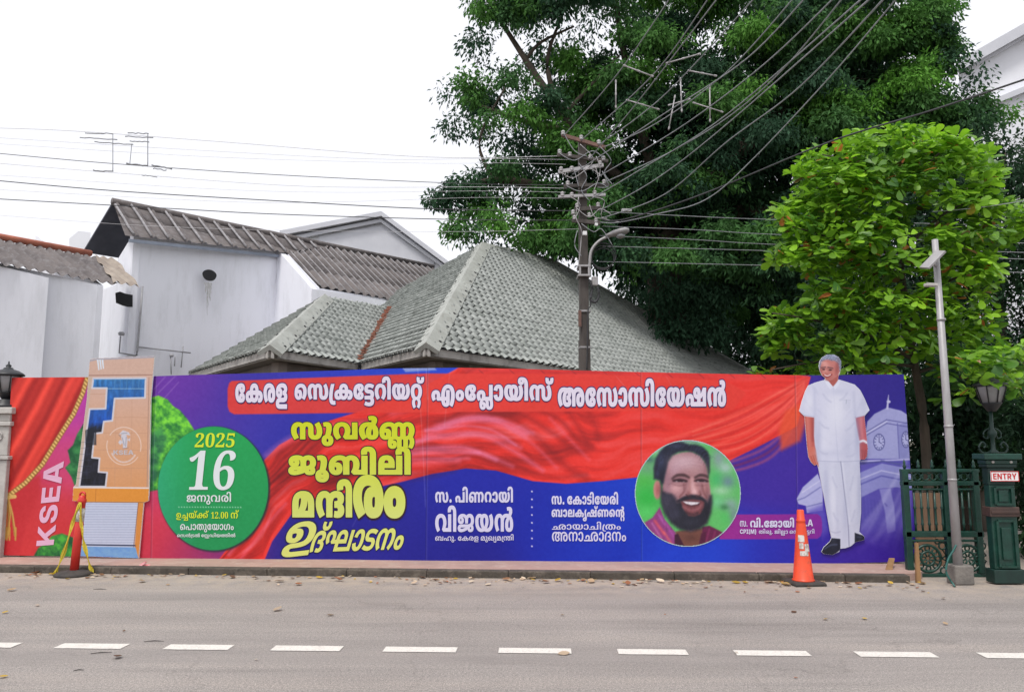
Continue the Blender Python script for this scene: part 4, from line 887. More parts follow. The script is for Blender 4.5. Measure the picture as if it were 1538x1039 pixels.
[[49,0,1,13,43,0,12,0,12,7,1,10,1,125,-18,-12,-32,-14,-13,0,-12,0,-18,10,1,8,16,2,38,8,25,9,35,14,57,0,1,-150,0,-8,12,-9,15,0,43,0,1,-13]],
[[147,-2,-36,0,-56,18,-32,38,1,28,0,21,18,36,36,27,52,15,37,0,34,0,38,-8,18,-12,1,-7,0,-8,-28,-12,-31,0,0,8,-6,14,-14,10,-13,0,-28,0,-36,-34,-3,-32,12,4,32,6,27,0,46,0,54,-28,1,-24,0,-27,-58,-33],[149,14,20,0,22,20,1,21,0,21,-26,18,-19,0,-14,0,-30,-8,-7,-4,2,-36,30,-32]],
[[137,143,28,0,36,-5,28,-10,13,-7,-17,1,16,11,42,10,27,0,38,0,44,-15,20,-22,1,-13,0,-11,-12,-16,-22,-12,-15,-4,-71,-7,-41,-3,-12,0,-36,-1,-17,0,-59,0,-18,0,-18,-2,-3,-1,-4,-2,-4,-4,1,-2,0,-3,6,-5,12,-2,11,0,14,0,24,2,30,5,19,5,14,3,26,5,24,4,20,3,9,1,10,1,14,5,12,3,12,3,7,0,18,0,28,-6,20,-13,1,-11,0,-14,-36,-17,-35,0,-26,0,-32,9,-14,15,1,8,0,9,16,13,11,3,47,0,-4,-2,-12,-6,-10,-9,1,-7,0,-8,14,-6,13,0,12,0,12,7,1,5,0,5,-6,6,-10,3,-7,0,-12,0,-16,-5,-9,-4,-3,3,-6,-2,-18,-8,-24,-8,-15,-4,-24,-6,-40,-7,-38,-4,-21,0,-22,0,-36,6,-20,13,1,12,0,8,14,12,15,4,10,3,32,3,31,0,125,0,22,0,32,2,24,3,9,2,14,4,12,13,1,10,0,8,-10,13,-22,8,-19,0,-10,0,-14,-3,-3,-3,-10,-4,-6,-15,1,-12,1,-18,-51,0,1,14,0,12,-8,16,-11,6,-6,4,-24,5,-17,0,-16,0,-36,-4,-9,-5,-2,-1,0,-3,-1,-2,-2,-2,-4,-6,1,-4,0,-10,16,-8,11,0,10,0,10,5,4,6,1,4,0,7,-14,7,-11,0,-10,0,-18,-4,-7,-3,-15,6,10,7,38,7,21,0,18,0,26,-7,14,-12,1,-9,0,-9,-14,-14,-32,-9,-23,0,-34,0,-38,19,1,17,0,14,26,21,54,12]],
[[77,-58,-40,0,-48,24,1,21,0,13,22,20,40,11,27,0,26,0,40,-10,22,-20,1,-14,0,-14,-22,-20,-40,-11],[77,-38,16,0,20,12,1,13,0,12,-20,11,-15,0,-16,0,-20,-11,1,-13,0,-12,20,-12],[59,143,30,0,32,-12,14,-19,1,-10,0,-18,-16,-39,-13,-22,-51,4,10,20,14,35,1,15,0,10,-14,13,-17,0,-8,0,-12,-1,-5,-1,-9,22,10,1,24,2]],
[[159,143,36,0,52,-11,32,-20,16,-25,1,-13,0,-15,-14,-23,-22,-19,-13,-9,9,14,105,0,1,118,59,0,1,-140,-197,0,-23,16,12,6,18,15,12,21,1,13,0,15,-18,22,-36,12,-21,0,-26,0,-34,-12,-20,-22,1,-15,0,-13,10,-20,22,-17,15,-7,-39,-17,-18,9,-30,21,-18,27,1,18,0,14,16,25,34,20,52,12]],
[[169,143,40,0,60,-13,38,-22,20,-30,1,-18,0,-23,-24,-27,-46,-13,-29,0,-32,0,-40,15,-18,24,1,15,0,23,44,28,41,0,24,0,34,-12,22,-20,5,-13,-19,-1,-2,6,-14,11,-20,7,-15,0,-20,0,-20,-16,1,-14,0,-10,8,-14,16,-7,13,0,14,0,18,8,10,18,1,15,0,3,-2,9,1,5,0,1,-2,4,1,1,-4,10,-22,17,-40,10,-27,0,-32,0,-42,-12,-22,-22,1,-15,0,-13,12,-20,22,-17,15,-8,-39,-16,-18,9,-30,21,-18,27,1,18,0,14,18,26,36,19,56,12]],
[[-9,212,20,0,32,-5,13,-5,14,-5,14,-14,6,-21,1,-17,1,-145,-57,0,1,137,0,12,-2,19,-6,12,-5,3,-4,3,-12,4,-9,0,-10,0,-16,-4,-8,-9,1,-7,0,-2,0,-6,3,-2,-57,-4,0,3,-2,7,1,5,0,13,24,19,42,9]],
[[397,140,1,-140,-107,0,-13,1,-14,-1,-32,0,-15,0,-203,0,1,22,189,0,-29,-4,10,4,20,16,1,12,0,10,-18,12,-17,0,-18,0,-18,-12,1,-10,0,-3,0,-5,3,-2,-55,-2,-2,2,0,8,1,4,0,20,48,22,45,0,28,0,34,-7,20,-13,10,-15,1,-8,0,-7,-8,-12,-10,-10,-7,-4,-9,4,123,0,1,118],[397,29,1,-99,-235,0,-25,22,87,34,18,7,38,13,19,6,43,-8,-93,-38,-14,-6,-28,-10,-9,-4,3,5,10,0,34,1,17,0,89,0,1,62]],
[[311,-3,-26,0,-38,5,-19,6,-2,1,-8,3,-3,1,-24,9,-32,24,-12,26,1,14,0,8,6,16,7,6,9,4,8,8,26,10,32,5,17,0,48,0,52,-29,1,-29,0,-23,-38,-38,-31,-12,-4,-1,-8,-2,-3,-1,-18,-6,-42,-5,-25,0,-38,0,-58,13,-40,22,-20,32,1,18,0,19,24,27,48,15,35,0,28,0,40,-11,19,-10,-43,-14,-8,6,-20,6,-11,0,-16,0,-22,-8,-12,-17,1,-13,0,-19,26,-29,44,-15,31,0,12,0,20,1,11,2,4,1,8,1,3,1,16,5,26,18,14,24,1,13,0,13,-12,16,-20,6,-9,0,-14,0,-20,-7,-10,-16,1,-12,0,-12,12,-23,22,-19,19,-6,2,-1,6,0,5,-1,8,-2,22,-2,13,0,32,0,44,13,20,26,1,18,0,14,-16,28,-15,12,49,13,22,-15,22,-33,1,-17,0,-17,-16,-29,-36,-22,-60,-13]],
[[243,143,40,0,50,-18,22,-33,1,-22,0,-24,-26,-33,-50,-16,-35,0,-28,0,-42,10,-11,9,-16,10,-14,28,1,17,0,35,60,37],[243,120,-28,0,-26,-24,1,-26,0,-18,12,-22,24,-11,19,0,18,0,24,11,14,22,1,18,0,18,-14,22,-24,10],[103,-3,-42,0,-46,23,1,19,0,13,22,18,21,5,12,3,26,5,40,1,31,0,273,0,24,0,34,-2,22,-4,11,-3,18,-6,16,-18,1,-11,0,-20,-42,-23,-41,0,-28,0,-42,12,-22,25,1,18,0,6,0,10,1,4,2,2,0,2,1,2,6,16,26,24,40,16,50,9,29,0,40,0,52,-12,34,-20,16,-25,1,-15,0,-17,-18,-27,-30,-21,-17,-9,-39,17,12,6,22,16,12,21,1,13,0,16,-20,22,-38,12,-23,0,-28,0,-38,-10,-26,-20,-3,-13,-2,-1,0,-4,1,-2,-2,-4,0,-9,1,-5,0,-13,10,-15,18,-5,13,0,12,0,16,9,1,10,0,6,-6,9,-7,3,-8,3,-22,3,-23,0,-285,0,-24,0,-28,-2,-9,-3,-8,-3,-10,-8,1,-6,0,-7,10,-9,16,-5,15,0,14,0,24,5,15,6,27,-20,-16,-5,-26,-6,-28,-2]],
[[67,-4,-12,0,-18,8,1,10,0,9,18,7,13,0,14,0,18,-7,1,-9,0,-10,-18,-8]],
[[113,-3,-24,0,-44,13,-26,27,1,23,0,18,22,31,42,22,58,12,37,0,34,0,54,-11,34,-20,16,-26,1,-15,0,-17,-18,-27,-28,-21,-19,-9,-39,17,12,6,22,16,14,21,1,13,0,16,-20,22,-38,12,-27,0,-30,0,-44,-16,-24,-28,1,-18,0,-15,10,-17,18,-7,13,0,8,0,12,5,8,9,1,8,0,11,-16,11,-15,0,-16,0,-28,-9,-13,-8,-7,20,12,7,42,11,25,0,24,0,34,-9,18,-19,1,-14,0,-14,-20,-20,-36,-11]],
[[113,89,32,0,44,-13,20,-20,1,-12,0,-9,-12,-15,-5,-4,-5,6,139,0,1,118,59,0,1,-140,-225,0,-19,14,6,5,12,13,1,10,0,11,-20,14,-19,0,-14,0,-18,-7,-8,-10,1,-8,0,-10,14,-15,11,-7,-43,-12,-16,9,-20,22,1,14,0,14,24,21,42,11]],
[[237,-3,-32,0,-44,14,-22,26,1,18,0,17,20,26,36,22,27,8,13,4,16,5,42,6,27,0,38,0,54,-12,32,-20,16,-26,1,-14,0,-17,-16,-27,-32,-21,-17,-9,-39,17,14,6,20,16,12,21,1,13,0,15,-18,23,-38,13,-27,0,-14,0,-20,-1,-9,-2,-7,-2,-20,-5,-28,-18,-16,-24,1,-13,0,-15,12,-16,18,-6,11,0,12,0,18,6,10,16,1,14,0,14,-14,24,-28,18,-17,5,-9,2,-8,2,-18,1,-7,0,-32,0,-42,-13,-20,-22,1,-15,0,-13,10,-20,22,-17,15,-7,-39,-17,-18,9,-30,21,-18,27,1,18,0,13,16,25,34,21,56,12,41,0,24,0,40,-5,17,-6,13,-3,36,-11,42,-37,1,-26,0,-19,-22,-26,-44,-13]],
[[167,-3,-30,0,-54,9,-42,18,-22,28,1,19,0,19,24,26,42,18,54,9,33,0,34,0,40,-10,18,-17,1,-10,0,-10,-18,-15,-32,-8,-19,0,-24,0,-32,9,-14,15,1,9,0,5,6,11,5,2,53,4,-8,-4,-8,-10,1,-7,0,-6,8,-8,15,0,12,0,10,7,1,6,0,8,-18,8,-15,0,-6,0,-16,0,-3,-1,-24,0,-34,-13,-20,-22,1,-16,0,-14,18,-24,34,-13,23,-1,6,0,14,0,7,0,12,0,16,4,8,7,1,5,0,6,-10,7,-11,0,-12,0,-12,-9,1,-6,0,-6,10,-11,9,-3,-51,4,-4,3,-6,10,1,6,0,8,12,15,32,9,27,0,20,0,32,-8,18,-15,1,-10,0,-11,-20,-16,-40,-10]],
[[279,143,36,0,52,-16,26,-30,1,-21,0,-17,-14,-29,-26,-23,-19,-10,-43,16,16,9,20,18,10,22,1,12,0,16,-14,20,-24,10,-15,0,-14,0,-16,-4,-5,-4,-4,-5,-6,-15,1,-14,1,-21,0,-10,-4,-17,-10,-14,-11,-5,-12,-7,-38,-7,-25,0,-36,0,-50,16,-28,31,1,20,0,18,14,28,28,23,19,10,45,-16,-14,-8,-20,-19,-12,-22,1,-12,0,-16,14,-20,26,-10,15,0,14,0,16,4,7,4,6,5,4,15,1,14,1,20,0,17,12,22,17,8,12,6,36,8]],
[[285,143,24,0,36,-7,13,-7,10,-5,10,-12,8,-17,1,-12,1,-21,0,-14,4,-15,5,-5,6,-4,18,-4,13,0,16,0,24,10,14,20,1,16,0,12,-10,22,-20,19,-13,8,43,16,18,-10,28,-23,14,-28,1,-18,0,-20,-28,-31,-50,-16,-35,0,-26,0,-38,7,-11,7,-10,5,-10,14,-6,17,1,10,1,24,0,13,-4,14,-5,4,-6,4,-16,4,-11,0,-10,0,-16,-4,-5,-3,-6,-5,-6,-14,1,-12,1,-82,-57,0,1,80,0,14,-4,15,-7,4,-6,4,-16,3,-9,0,-16,0,-26,-11,-16,-20,1,-15,0,-12,12,-22,20,-18,15,-9,-43,-15,-18,10,-28,22,-14,28,1,18,0,19,26,31,50,17,37,0,26,0,40,-10,17,-11,-7,0,14,10,36,11]],
[[135,143,18,0,30,-5,22,-9,13,-7,23,-59,1,-63,-57,0,1,82,0,14,-6,13,-5,5,-6,2,-14,4,-11,0,-16,0,-26,-10,-18,-20,1,-16,0,-12,12,-22,20,-18,15,-9,-43,-16,-18,11,-26,22,-16,28,1,17,0,20,26,30,52,18],[379,-3,-30,0,-44,13,-20,26,1,18,0,13,12,24,28,23,25,11,9,7,16,8,20,15,1,7,0,6,-16,8,-15,0,-8,0,-16,-1,-5,-1,-9,22,10,1,30,2,17,0,28,0,32,-10,12,-15,1,-7,0,-12,-24,-23,-23,-12,-7,-5,-18,-9,-22,-20,-12,-22,1,-11,0,-12,10,-15,16,-7,13,0,20,0,18,15,1,20,0,11,-10,23,-22,20,-17,6,-10,3,-22,4,-17,0,-16,0,-28,-4,-9,-5,-8,-3,-10,-10,-6,-16,1,-12,1,-52,-53,0,1,48,17,48,12,9,30,12,42,7,33,0,20,0,36,-4,17,-4,0,0,4,-1,3,-1,28,-7,36,-24,18,-30,1,-16,0,-29,-50,-30]],
[[133,140,-20,-24,-24,-43,-12,-39,1,-18,0,-15,14,-19,26,-7,19,0,6,0,14,1,7,0,7,-22,-10,-2,-18,0,-9,0,-40,0,-46,15,-22,29,1,21,0,21,12,39,22,41,19,22]],
[[343,143,28,0,42,-3,32,-6,13,-3,15,-3,38,-12,38,-38,1,-24,0,-27,-50,-30,-47,0,-32,0,-42,13,-22,26,1,18,0,13,14,24,30,23,23,11,7,6,18,9,18,15,1,7,0,6,-14,8,-17,0,-6,0,-16,-1,-5,-1,-9,22,10,1,30,2,17,0,30,0,30,-10,12,-15,1,-7,0,-12,-24,-23,-23,-12,-7,-5,-18,-9,-22,-20,-12,-22,1,-11,0,-12,10,-15,16,-7,13,0,20,0,18,15,1,19,0,12,-12,22,-24,19,-17,5,-15,3,-16,4,-36,2,-19,0,-22,0,-38,-3,-15,-3,-11,-2,-28,-8,-32,-30,1,-22,0,-12,12,-15,18,-6,11,0,12,0,18,6,10,16,1,14,0,14,-14,24,-28,18,-17,5,-9,2,-8,2,-18,1,-7,0,-32,0,-42,-13,-20,-22,1,-15,0,-13,10,-20,20,-17,17,-7,-39,-17,-18,9,-30,21,-18,27,1,18,0,13,16,25,34,21,56,12,41,0,24,0,40,-5,19,-6,11,-3,36,-11,42,-37,1,-26,0,-19,-22,-26,-44,-13,-31,0,-32,0,-44,13,-22,26,1,18,0,14,18,26,32,22,29,8,11,5,20,7,58,7]],
[[285,143,24,0,36,-7,13,-7,10,-5,10,-12,8,-17,1,-12,1,-21,0,-14,4,-15,5,-5,6,-4,18,-4,13,0,16,0,24,10,14,20,1,16,0,12,-10,22,-20,19,-13,8,43,16,18,-10,28,-23,14,-28,1,-18,0,-32,-60,-32,-53,0,-24,0,-38,5,-11,6,-10,5,-12,14,-6,16,1,11,1,24,0,13,-4,14,-5,4,-6,4,-16,4,-11,0,-10,0,-16,-4,-5,-3,-6,-5,-6,-14,1,-12,1,-82,-57,0,1,80,0,14,-4,15,-7,4,-6,4,-16,3,-9,0,-16,0,-26,-11,-16,-20,1,-15,0,-12,12,-22,20,-18,15,-9,-43,-15,-18,10,-28,22,-14,28,1,18,0,19,26,31,50,17,37,0,26,0,40,-10,17,-11,-7,0,14,10,36,11],[209,18,32,0,46,-14,22,-23,1,-15,0,-16,-24,-25,-17,-9,-35,13,12,7,18,17,1,12,0,11,-14,15,-24,7,-15,0,-24,0,-28,-17,1,-16,0,-12,16,-17,13,-7,-33,-13,-20,8,-24,25,1,17,0,15,24,23,46,14],[431,16,34,0,44,-13,24,-23,1,-14,0,-16,-24,-25,-19,-9,-35,13,12,7,18,17,1,12,0,16,-30,17,-23,0,-24,0,-28,-17,1,-16,0,-12,16,-17,13,-7,-33,-13,-18,8,-26,25,1,17,0,14,24,23,46,13]],
[[277,-3,-26,0,-34,7,-13,7,-8,5,-12,12,-6,17,1,12,1,21,0,14,-4,15,-5,5,-6,4,-16,4,-13,0,-14,0,-26,-10,-14,-20,1,-16,0,-12,12,-22,20,-19,15,-8,-43,-16,-18,10,-28,23,-14,28,1,18,0,20,28,30,52,17,37,0,24,0,38,-7,13,-7,10,-5,10,-14,6,-17,1,-10,1,-24,0,-13,4,-14,7,-4,6,-4,16,-4,13,0,10,0,18,4,5,3,6,4,8,14,1,13,1,82,57,0,1,-80,0,-14,6,-15,7,-5,8,-3,16,-3,9,0,16,0,28,10,14,21,1,15,0,12,-10,22,-20,18,-15,8,45,16,20,-10,26,-23,14,-27,1,-18,0,-19,-26,-31,-50,-17,-35,0,-26,0,-38,9,-15,11,7,0,-14,-9,-36,-11]],
[[167,143,22,0,40,-5,17,-6,13,-3,36,-11,42,-37,1,-26,0,-19,-22,-26,-44,-13,-31,0,-32,0,-42,14,-24,26,1,18,0,17,20,26,36,22,27,8,9,4,20,6,38,5,25,0,26,0,40,-7,30,-12,11,-8,5,-6,19,-48,1,-62,-57,0,1,72,0,16,-8,18,-15,7,-6,3,-26,5,-19,0,-8,0,-20,-1,-7,-2,-7,-2,-20,-4,-28,-19,-16,-24,1,-13,0,-15,12,-16,18,-6,11,0,12,0,18,6,10,16,1,14,0,14,-14,24,-26,18,-19,5,-9,2,-8,2,-18,1,-7,0,-32,0,-42,-13,-20,-22,1,-15,0,-13,10,-20,22,-17,15,-7,-39,-17,-18,9,-30,21,-18,27,1,18,0,13,16,25,34,21,56,12],[515,143,22,0,38,-5,19,-6,11,-3,36,-11,42,-37,1,-26,0,-19,-22,-26,-44,-13,-31,0,-30,0,-44,14,-24,26,1,18,0,17,20,26,36,22,27,8,13,4,18,5,40,6,27,0,38,0,54,-12,34,-20,14,-26,1,-14,0,-17,-16,-27,-30,-21,-19,-9,-39,17,14,6,20,16,14,21,1,13,0,15,-20,23,-38,13,-27,0,-14,0,-20,-1,-7,-2,-7,-2,-22,-5,-28,-19,-14,-23,1,-13,0,-15,10,-16,18,-6,11,0,12,0,18,6,10,16,1,14,0,14,-14,24,-28,18,-17,5,-9,2,-4,1,-12,1,-12,1,-9,0,-18,0,-26,-5,-7,-4,-14,-6,-10,-19,1,-17,1,-64,-53,0,1,61,19,49,12,8,30,12,42,7]],
[[75,-3,-22,0,-26,12,1,11,0,12,26,12,23,0,22,0,24,-12,1,-12,0,-11,-24,-12]],
[[123,93,40,0,46,-14,20,-22,1,-11,0,-7,-8,-14,-5,-6,-1,12,107,0,1,111,85,0,1,-142,-239,0,-25,18,6,4,6,13,1,8,0,7,-10,12,-13,0,-10,0,-12,-5,-6,-9,1,-5,0,-10,12,-15,9,-7,-65,-14,-16,10,-22,23,1,14,0,15,28,22,48,12]],
[[181,145,40,0,52,-11,25,-14,-23,4,16,10,42,11,29,0,22,0,42,-9,19,-10,-11,1,20,10,40,8,27,0,38,0,54,-17,30,-32,1,-20,0,-16,-14,-26,-26,-25,-15,-12,-67,17,12,11,18,20,8,20,1,11,0,15,-14,17,-20,6,-11,0,-6,0,-10,-2,-1,-2,-6,-4,-4,-10,1,-10,1,-86,-83,0,1,85,0,11,-6,11,-5,3,-4,2,-12,2,-7,0,-6,0,-10,-2,-3,-2,-8,-3,-4,-12,1,-11,1,-84,-83,0,1,73,0,15,-8,16,-9,4,-8,3,-20,3,-13,0,-24,0,-40,-11,-26,-24,1,-19,1,-1,0,-14,8,-14,12,-4,7,0,6,0,10,3,4,7,1,6,0,10,-12,7,-9,0,-12,0,-20,-8,-17,-12,-11,29,18,9,42,11,25,0,28,0,34,-11,18,-20,1,-12,0,-16,-22,-22,-42,-11,-33,0,-28,0,-46,13,-28,28,1,24,0,27,44,37,72,19]],
[[169,143,38,0,48,-13,19,-12,13,-16,9,-38,1,-64,-57,0,1,74,0,16,-10,17,-7,5,-8,4,-22,4,-17,0,-28,0,-44,-14,-24,-26,1,-19,1,-3,0,-15,10,-17,18,-7,13,0,8,0,14,5,6,9,1,8,0,11,-16,11,-15,0,-16,0,-28,-9,-11,-8,-7,20,12,7,40,11,27,0,24,0,34,-9,16,-19,1,-14,0,-14,-20,-20,-36,-11,-27,0,-24,0,-44,13,-26,28,1,22,0,28,40,36,68,19],[573,140,1,-140,-195,0,-23,14,16,10,16,18,10,20,1,12,0,15,-14,21,-28,10,-15,0,-12,0,-14,-4,-5,-3,-6,-4,-6,-14,1,-13,1,-81,-55,0,1,61,21,44,3,16,16,11,40,10,27,0,36,0,50,-17,26,-31,1,-19,0,-13,-8,-20,-14,-17,-9,-8,-9,4,105,0,1,118]],
[[113,89,32,0,44,-13,20,-20,1,-12,0,-9,-12,-15,-5,-4,-5,6,125,0,25,-22,-177,0,-19,14,6,5,12,13,1,10,0,11,-20,14,-19,0,-14,0,-18,-7,-8,-10,1,-8,0,-10,14,-15,11,-7,-43,-12,-16,9,-20,22,1,15,0,13,24,21,42,11],[395,143,36,0,54,-12,32,-19,16,-26,1,-14,0,-18,-18,-27,-30,-21,-19,-9,-39,17,14,6,22,16,12,21,1,14,0,15,-20,22,-34,12,-23,0,-24,0,-36,-12,-20,-22,1,-15,0,-12,10,-20,20,-16,15,-7,-23,-16,-11,0,-17,8,-12,9,-22,19,-14,22,1,14,0,14,16,26,34,19,52,12]],
[[69,-3,-16,0,-20,9,1,10,0,10,20,9,17,0,16,0,20,-9,1,-10,0,-10,-20,-9]],
[[103,-3,-42,0,-46,23,1,19,0,13,22,18,21,5,12,3,26,5,40,1,31,0,163,0,42,0,50,-4,17,-6,16,-6,18,-17,1,-12,0,-20,-48,-22,-35,0,-12,0,-18,1,-9,2,11,21,4,-1,12,0,7,0,18,0,18,9,1,10,0,6,-8,9,-7,2,-10,4,-28,2,-27,0,-179,0,-24,0,-28,-2,-9,-3,-8,-3,-10,-8,1,-6,0,-7,10,-9,16,-5,15,0,14,0,24,5,15,6,27,-20,-16,-5,-26,-6,-28,-2],[243,143,40,0,50,-18,22,-33,1,-22,0,-24,-26,-33,-50,-16,-35,0,-28,0,-42,10,-11,9,-16,10,-14,28,1,17,0,35,60,37],[243,120,-28,0,-26,-24,1,-26,0,-18,12,-22,24,-11,19,0,18,0,24,11,14,22,1,18,0,18,-14,22,-24,10]],
[[181,120,-22,0,-38,-3,-28,-8,-20,-10,-3,-7,0,-1,0,-2,1,-1,0,-2,-2,-6,1,-4,0,-12,16,-13,17,0,14,0,12,10,1,8,0,5,-4,8,-14,4,-9,0,-12,0,-20,-6,-11,-4,-27,6,10,6,26,11,32,7,17,0,26,0,30,-10,14,-17,1,-10,0,-11,-16,-17,-34,-11,-27,0,-24,0,-38,12,-20,21,1,15,0,14,18,23,42,18,62,10,45,0,42,0,58,-10,30,-19,1,-13,0,-10,-18,-14,-36,-9,-27,-2,-25,9,1,6,3,0,12,0,18,2,7,3,6,2,6,6,1,5,0,7,-16,9,-34,5],[319,38,0,-9,-14,-15,-11,-4,-8,-4,-20,-4,-32,-2,-23,0,-71,0,-20,0,-18,-1,-5,-2,-8,-1,-4,-6,1,-3,0,-3,4,-6,7,-2,6,-2,20,-2,21,0,173,0,1,-22,-175,0,-28,0,-40,4,-13,4,-14,4,-16,14,1,10,0,8,16,16,17,4,8,3,20,3,28,2,23,0,71,0,20,0,22,2,7,3,6,2,6,7,1,4,0,5,-6,7,-7,2,-6,3,-16,2,-15,0,-1,0,1,19,51,-4,30,-5,32,-17]],
[[169,143,40,0,54,-10,19,-8,12,-7,16,-16,8,-21,1,-15,1,-66,-289,0,1,67,0,14,8,21,16,17,13,5,18,9,50,10],[137,120,-12,0,-22,-8,-5,-8,-6,-6,-6,-16,1,-13,1,-53,-7,1,24,12,40,28,24,29,1,14,0,6,-4,9,-12,5],[223,94,0,-13,-18,-25,-34,-25,-21,-13,-7,3,10,1,26,0,9,0,77,0,1,46,0,16,-12,20,-26,14,-19,4,1,0,8,-4,12,-14]],
[[177,143,36,0,52,-11,32,-19,18,-25,1,-15,0,-15,-14,-22,-20,-19,-15,-9,1,-8,-25,0,-25,14,12,7,18,16,14,21,1,13,0,15,-20,22,-38,12,-25,0,-32,0,-44,-16,-24,-26,1,-18,1,-2,0,-15,10,-17,18,-7,13,0,8,0,14,5,6,9,1,8,0,11,-16,11,-15,0,-16,0,-28,-9,-11,-8,-7,20,12,7,40,11,25,0,24,0,34,-9,18,-19,1,-14,0,-14,-20,-20,-36,-11,-25,0,-26,0,-44,13,-26,28,1,22,0,26,40,37,72,20],[435,140,1,-140,-181,0,19,22,107,0,1,118]],
[[-11,-16,0,-2,0,-4,1,-2,0,-6,4,-9,18,-6,17,0,18,0,20,10,1,11,0,5,-4,11,-10,16,-7,12,-10,12,-12,29,1,15,0,17,18,33,15,14,61,0,-12,-12,-16,-21,-8,-19,1,-10,0,-14,12,-22,9,-14,8,-11,12,-18,4,-15,1,-8,0,-22,-48,-22,-45,0,-50,0,-46,24,1,19,0,3,0,6,3,2]],
[[135,143,22,0,28,-6,24,-10,13,-7,19,-53,1,-67,-57,0,1,82,0,14,-6,13,-5,5,-6,2,-14,4,-11,0,-16,0,-26,-10,-18,-20,1,-16,0,-12,12,-22,20,-18,15,-9,-43,-16,-18,11,-26,22,-16,28,1,17,0,20,26,30,52,18],[315,143,20,0,38,-5,19,-6,11,-3,36,-11,44,-37,1,-26,0,-19,-24,-26,-44,-13,-29,0,-32,0,-44,14,-22,26,1,18,0,17,20,26,36,22,25,8,15,4,16,5,42,6,27,0,38,0,52,-12,34,-20,16,-26,1,-14,0,-17,-18,-27,-30,-21,-17,-9,-39,17,12,6,22,16,12,21,1,13,0,15,-20,23,-38,13,-27,0,-12,0,-20,-1,-9,-2,-7,-2,-22,-5,-28,-19,-14,-23,1,-13,0,-15,10,-16,20,-6,11,0,10,0,20,6,10,16,1,14,0,14,-14,24,-28,18,-17,5,-9,2,-4,1,-12,1,-12,1,-9,0,-20,0,-24,-5,-7,-4,-14,-6,-10,-19,1,-17,1,-64,-53,0,1,61,19,49,10,8,32,12,40,7]],
[[139,145,40,0,62,-8,27,-6,-35,-27,-22,4,-42,6,-25,0,-16,0,-18,-4,-10,-6,1,-4,0,-3,6,-5,3,-1,6,-1,18,-2,15,0,5,0,30,0,40,-6,17,-6,14,-5,16,-16,1,-11,0,-14,-26,-21,-58,-12,-45,0,-36,0,-64,7,-25,7,35,28,16,-4,28,-5,30,-2,15,0,20,0,20,4,8,6,1,5,0,3,-4,5,-3,1,-4,3,-16,1,-15,0,-3,0,-30,0,-48,6,-13,8,-12,5,-12,15,1,9,0,13,28,21,56,12]],
[[33,-84,-32,0,-46,9,-26,18,1,14,0,17,48,21,43,0,24,0,38,-8,19,-8,-23,-22,-10,4,-22,5,-11,0,-12,0,-12,-5,1,-5,0,-5,14,-5,11,0,12,0,14,6,8,10,1,8,0,4,-2,12,-10,18,-9,15,-12,15,-12,28,1,16,0,19,20,32,15,13,85,0,-12,-12,-14,-21,-8,-19,1,-10,0,-12,10,-22,9,-14,10,-14,10,-22,6,-17,1,-9,0,-19,-30,-24,-52,-11]],
[[141,145,16,0,30,-3,26,-8,13,-6,37,-66,1,-62,-81,0,1,85,0,11,-6,11,-3,3,-4,2,-10,2,-5,0,-12,0,-20,-7,-16,-17,1,-14,0,-11,10,-21,18,-20,13,-10,-67,-17,-18,13,-24,24,-14,27,1,15,0,20,28,31,56,18],[399,0,-38,0,-46,12,-22,24,1,18,0,14,12,23,30,21,23,11,15,11,10,6,16,12,1,8,0,4,-10,6,-11,0,-6,0,-12,-1,-7,-1,-11,28,12,2,34,3,15,0,34,0,36,-11,14,-16,1,-9,0,-14,-26,-22,-21,-12,-13,-8,-12,-6,-20,-17,-12,-22,1,-11,0,-8,2,-11,12,-6,11,0,10,0,12,10,1,15,0,11,-8,22,-18,18,-11,4,-10,3,-24,4,-19,0,-16,0,-20,-3,-7,-4,-8,-3,-10,-9,-6,-14,1,-10,1,-67,-73,0,1,53,15,59,14,8,34,13,48,7,33,0,24,0,36,-3,17,-4,6,-1,12,-3,5,-1,24,-7,36,-23,18,-30,1,-17,0,-20,-22,-24,-46,-12],[399,21,34,0,50,-13,26,-24,1,-15,0,-16,-22,-27,-19,-10,-49,15,12,9,12,18,1,11,0,15,-24,13,-17,0,-20,0,-24,-13,1,-15,0,-10,14,-19,13,-9,-51,-15,-18,10,-24,27,1,16,0,16,26,23,52,13]],
[[161,94,28,0,34,-7,20,-13,10,-15,1,-8,0,-7,-8,-12,-10,-10,-7,-4,-9,4,125,0,23,-22,-353,0,1,22,189,0,-29,-4,10,4,20,16,1,12,0,10,-18,12,-17,0,-18,0,-18,-12,1,-10,0,-3,0,-5,3,-2,-55,-2,-2,2,0,8,1,4,0,20,48,22],[441,143,40,0,60,-13,40,-22,20,-30,1,-18,0,-23,-24,-27,-46,-13,-29,0,-32,0,-40,15,-20,24,1,15,0,23,44,28,41,0,24,0,36,-12,22,-20,5,-13,-19,-1,-4,6,-14,11,-20,7,-13,0,-22,0,-20,-16,1,-14,0,-10,8,-14,18,-7,13,0,14,0,18,8,10,18,1,15,0,3,-2,9,-1,5,0,1,0,4,1,1,-4,10,-24,17,-40,10,-25,0,-32,0,-42,-12,-22,-22,1,-15,0,-12,12,-20,18,-17,15,-8,-23,-14,-19,0,-5,8,-14,8,-24,19,-14,23,1,15,0,14,18,25,36,20,56,11]],
[[397,140,1,-140,-387,0,1,22,189,0,-29,-4,10,4,20,16,1,12,0,10,-18,12,-17,0,-18,0,-18,-12,1,-10,0,-3,0,-5,3,-2,-55,-2,-2,2,0,8,1,4,0,20,48,22,45,0,28,0,34,-7,20,-13,10,-15,1,-8,0,-7,-8,-12,-10,-10,-7,-4,-9,4,123,0,1,118]],
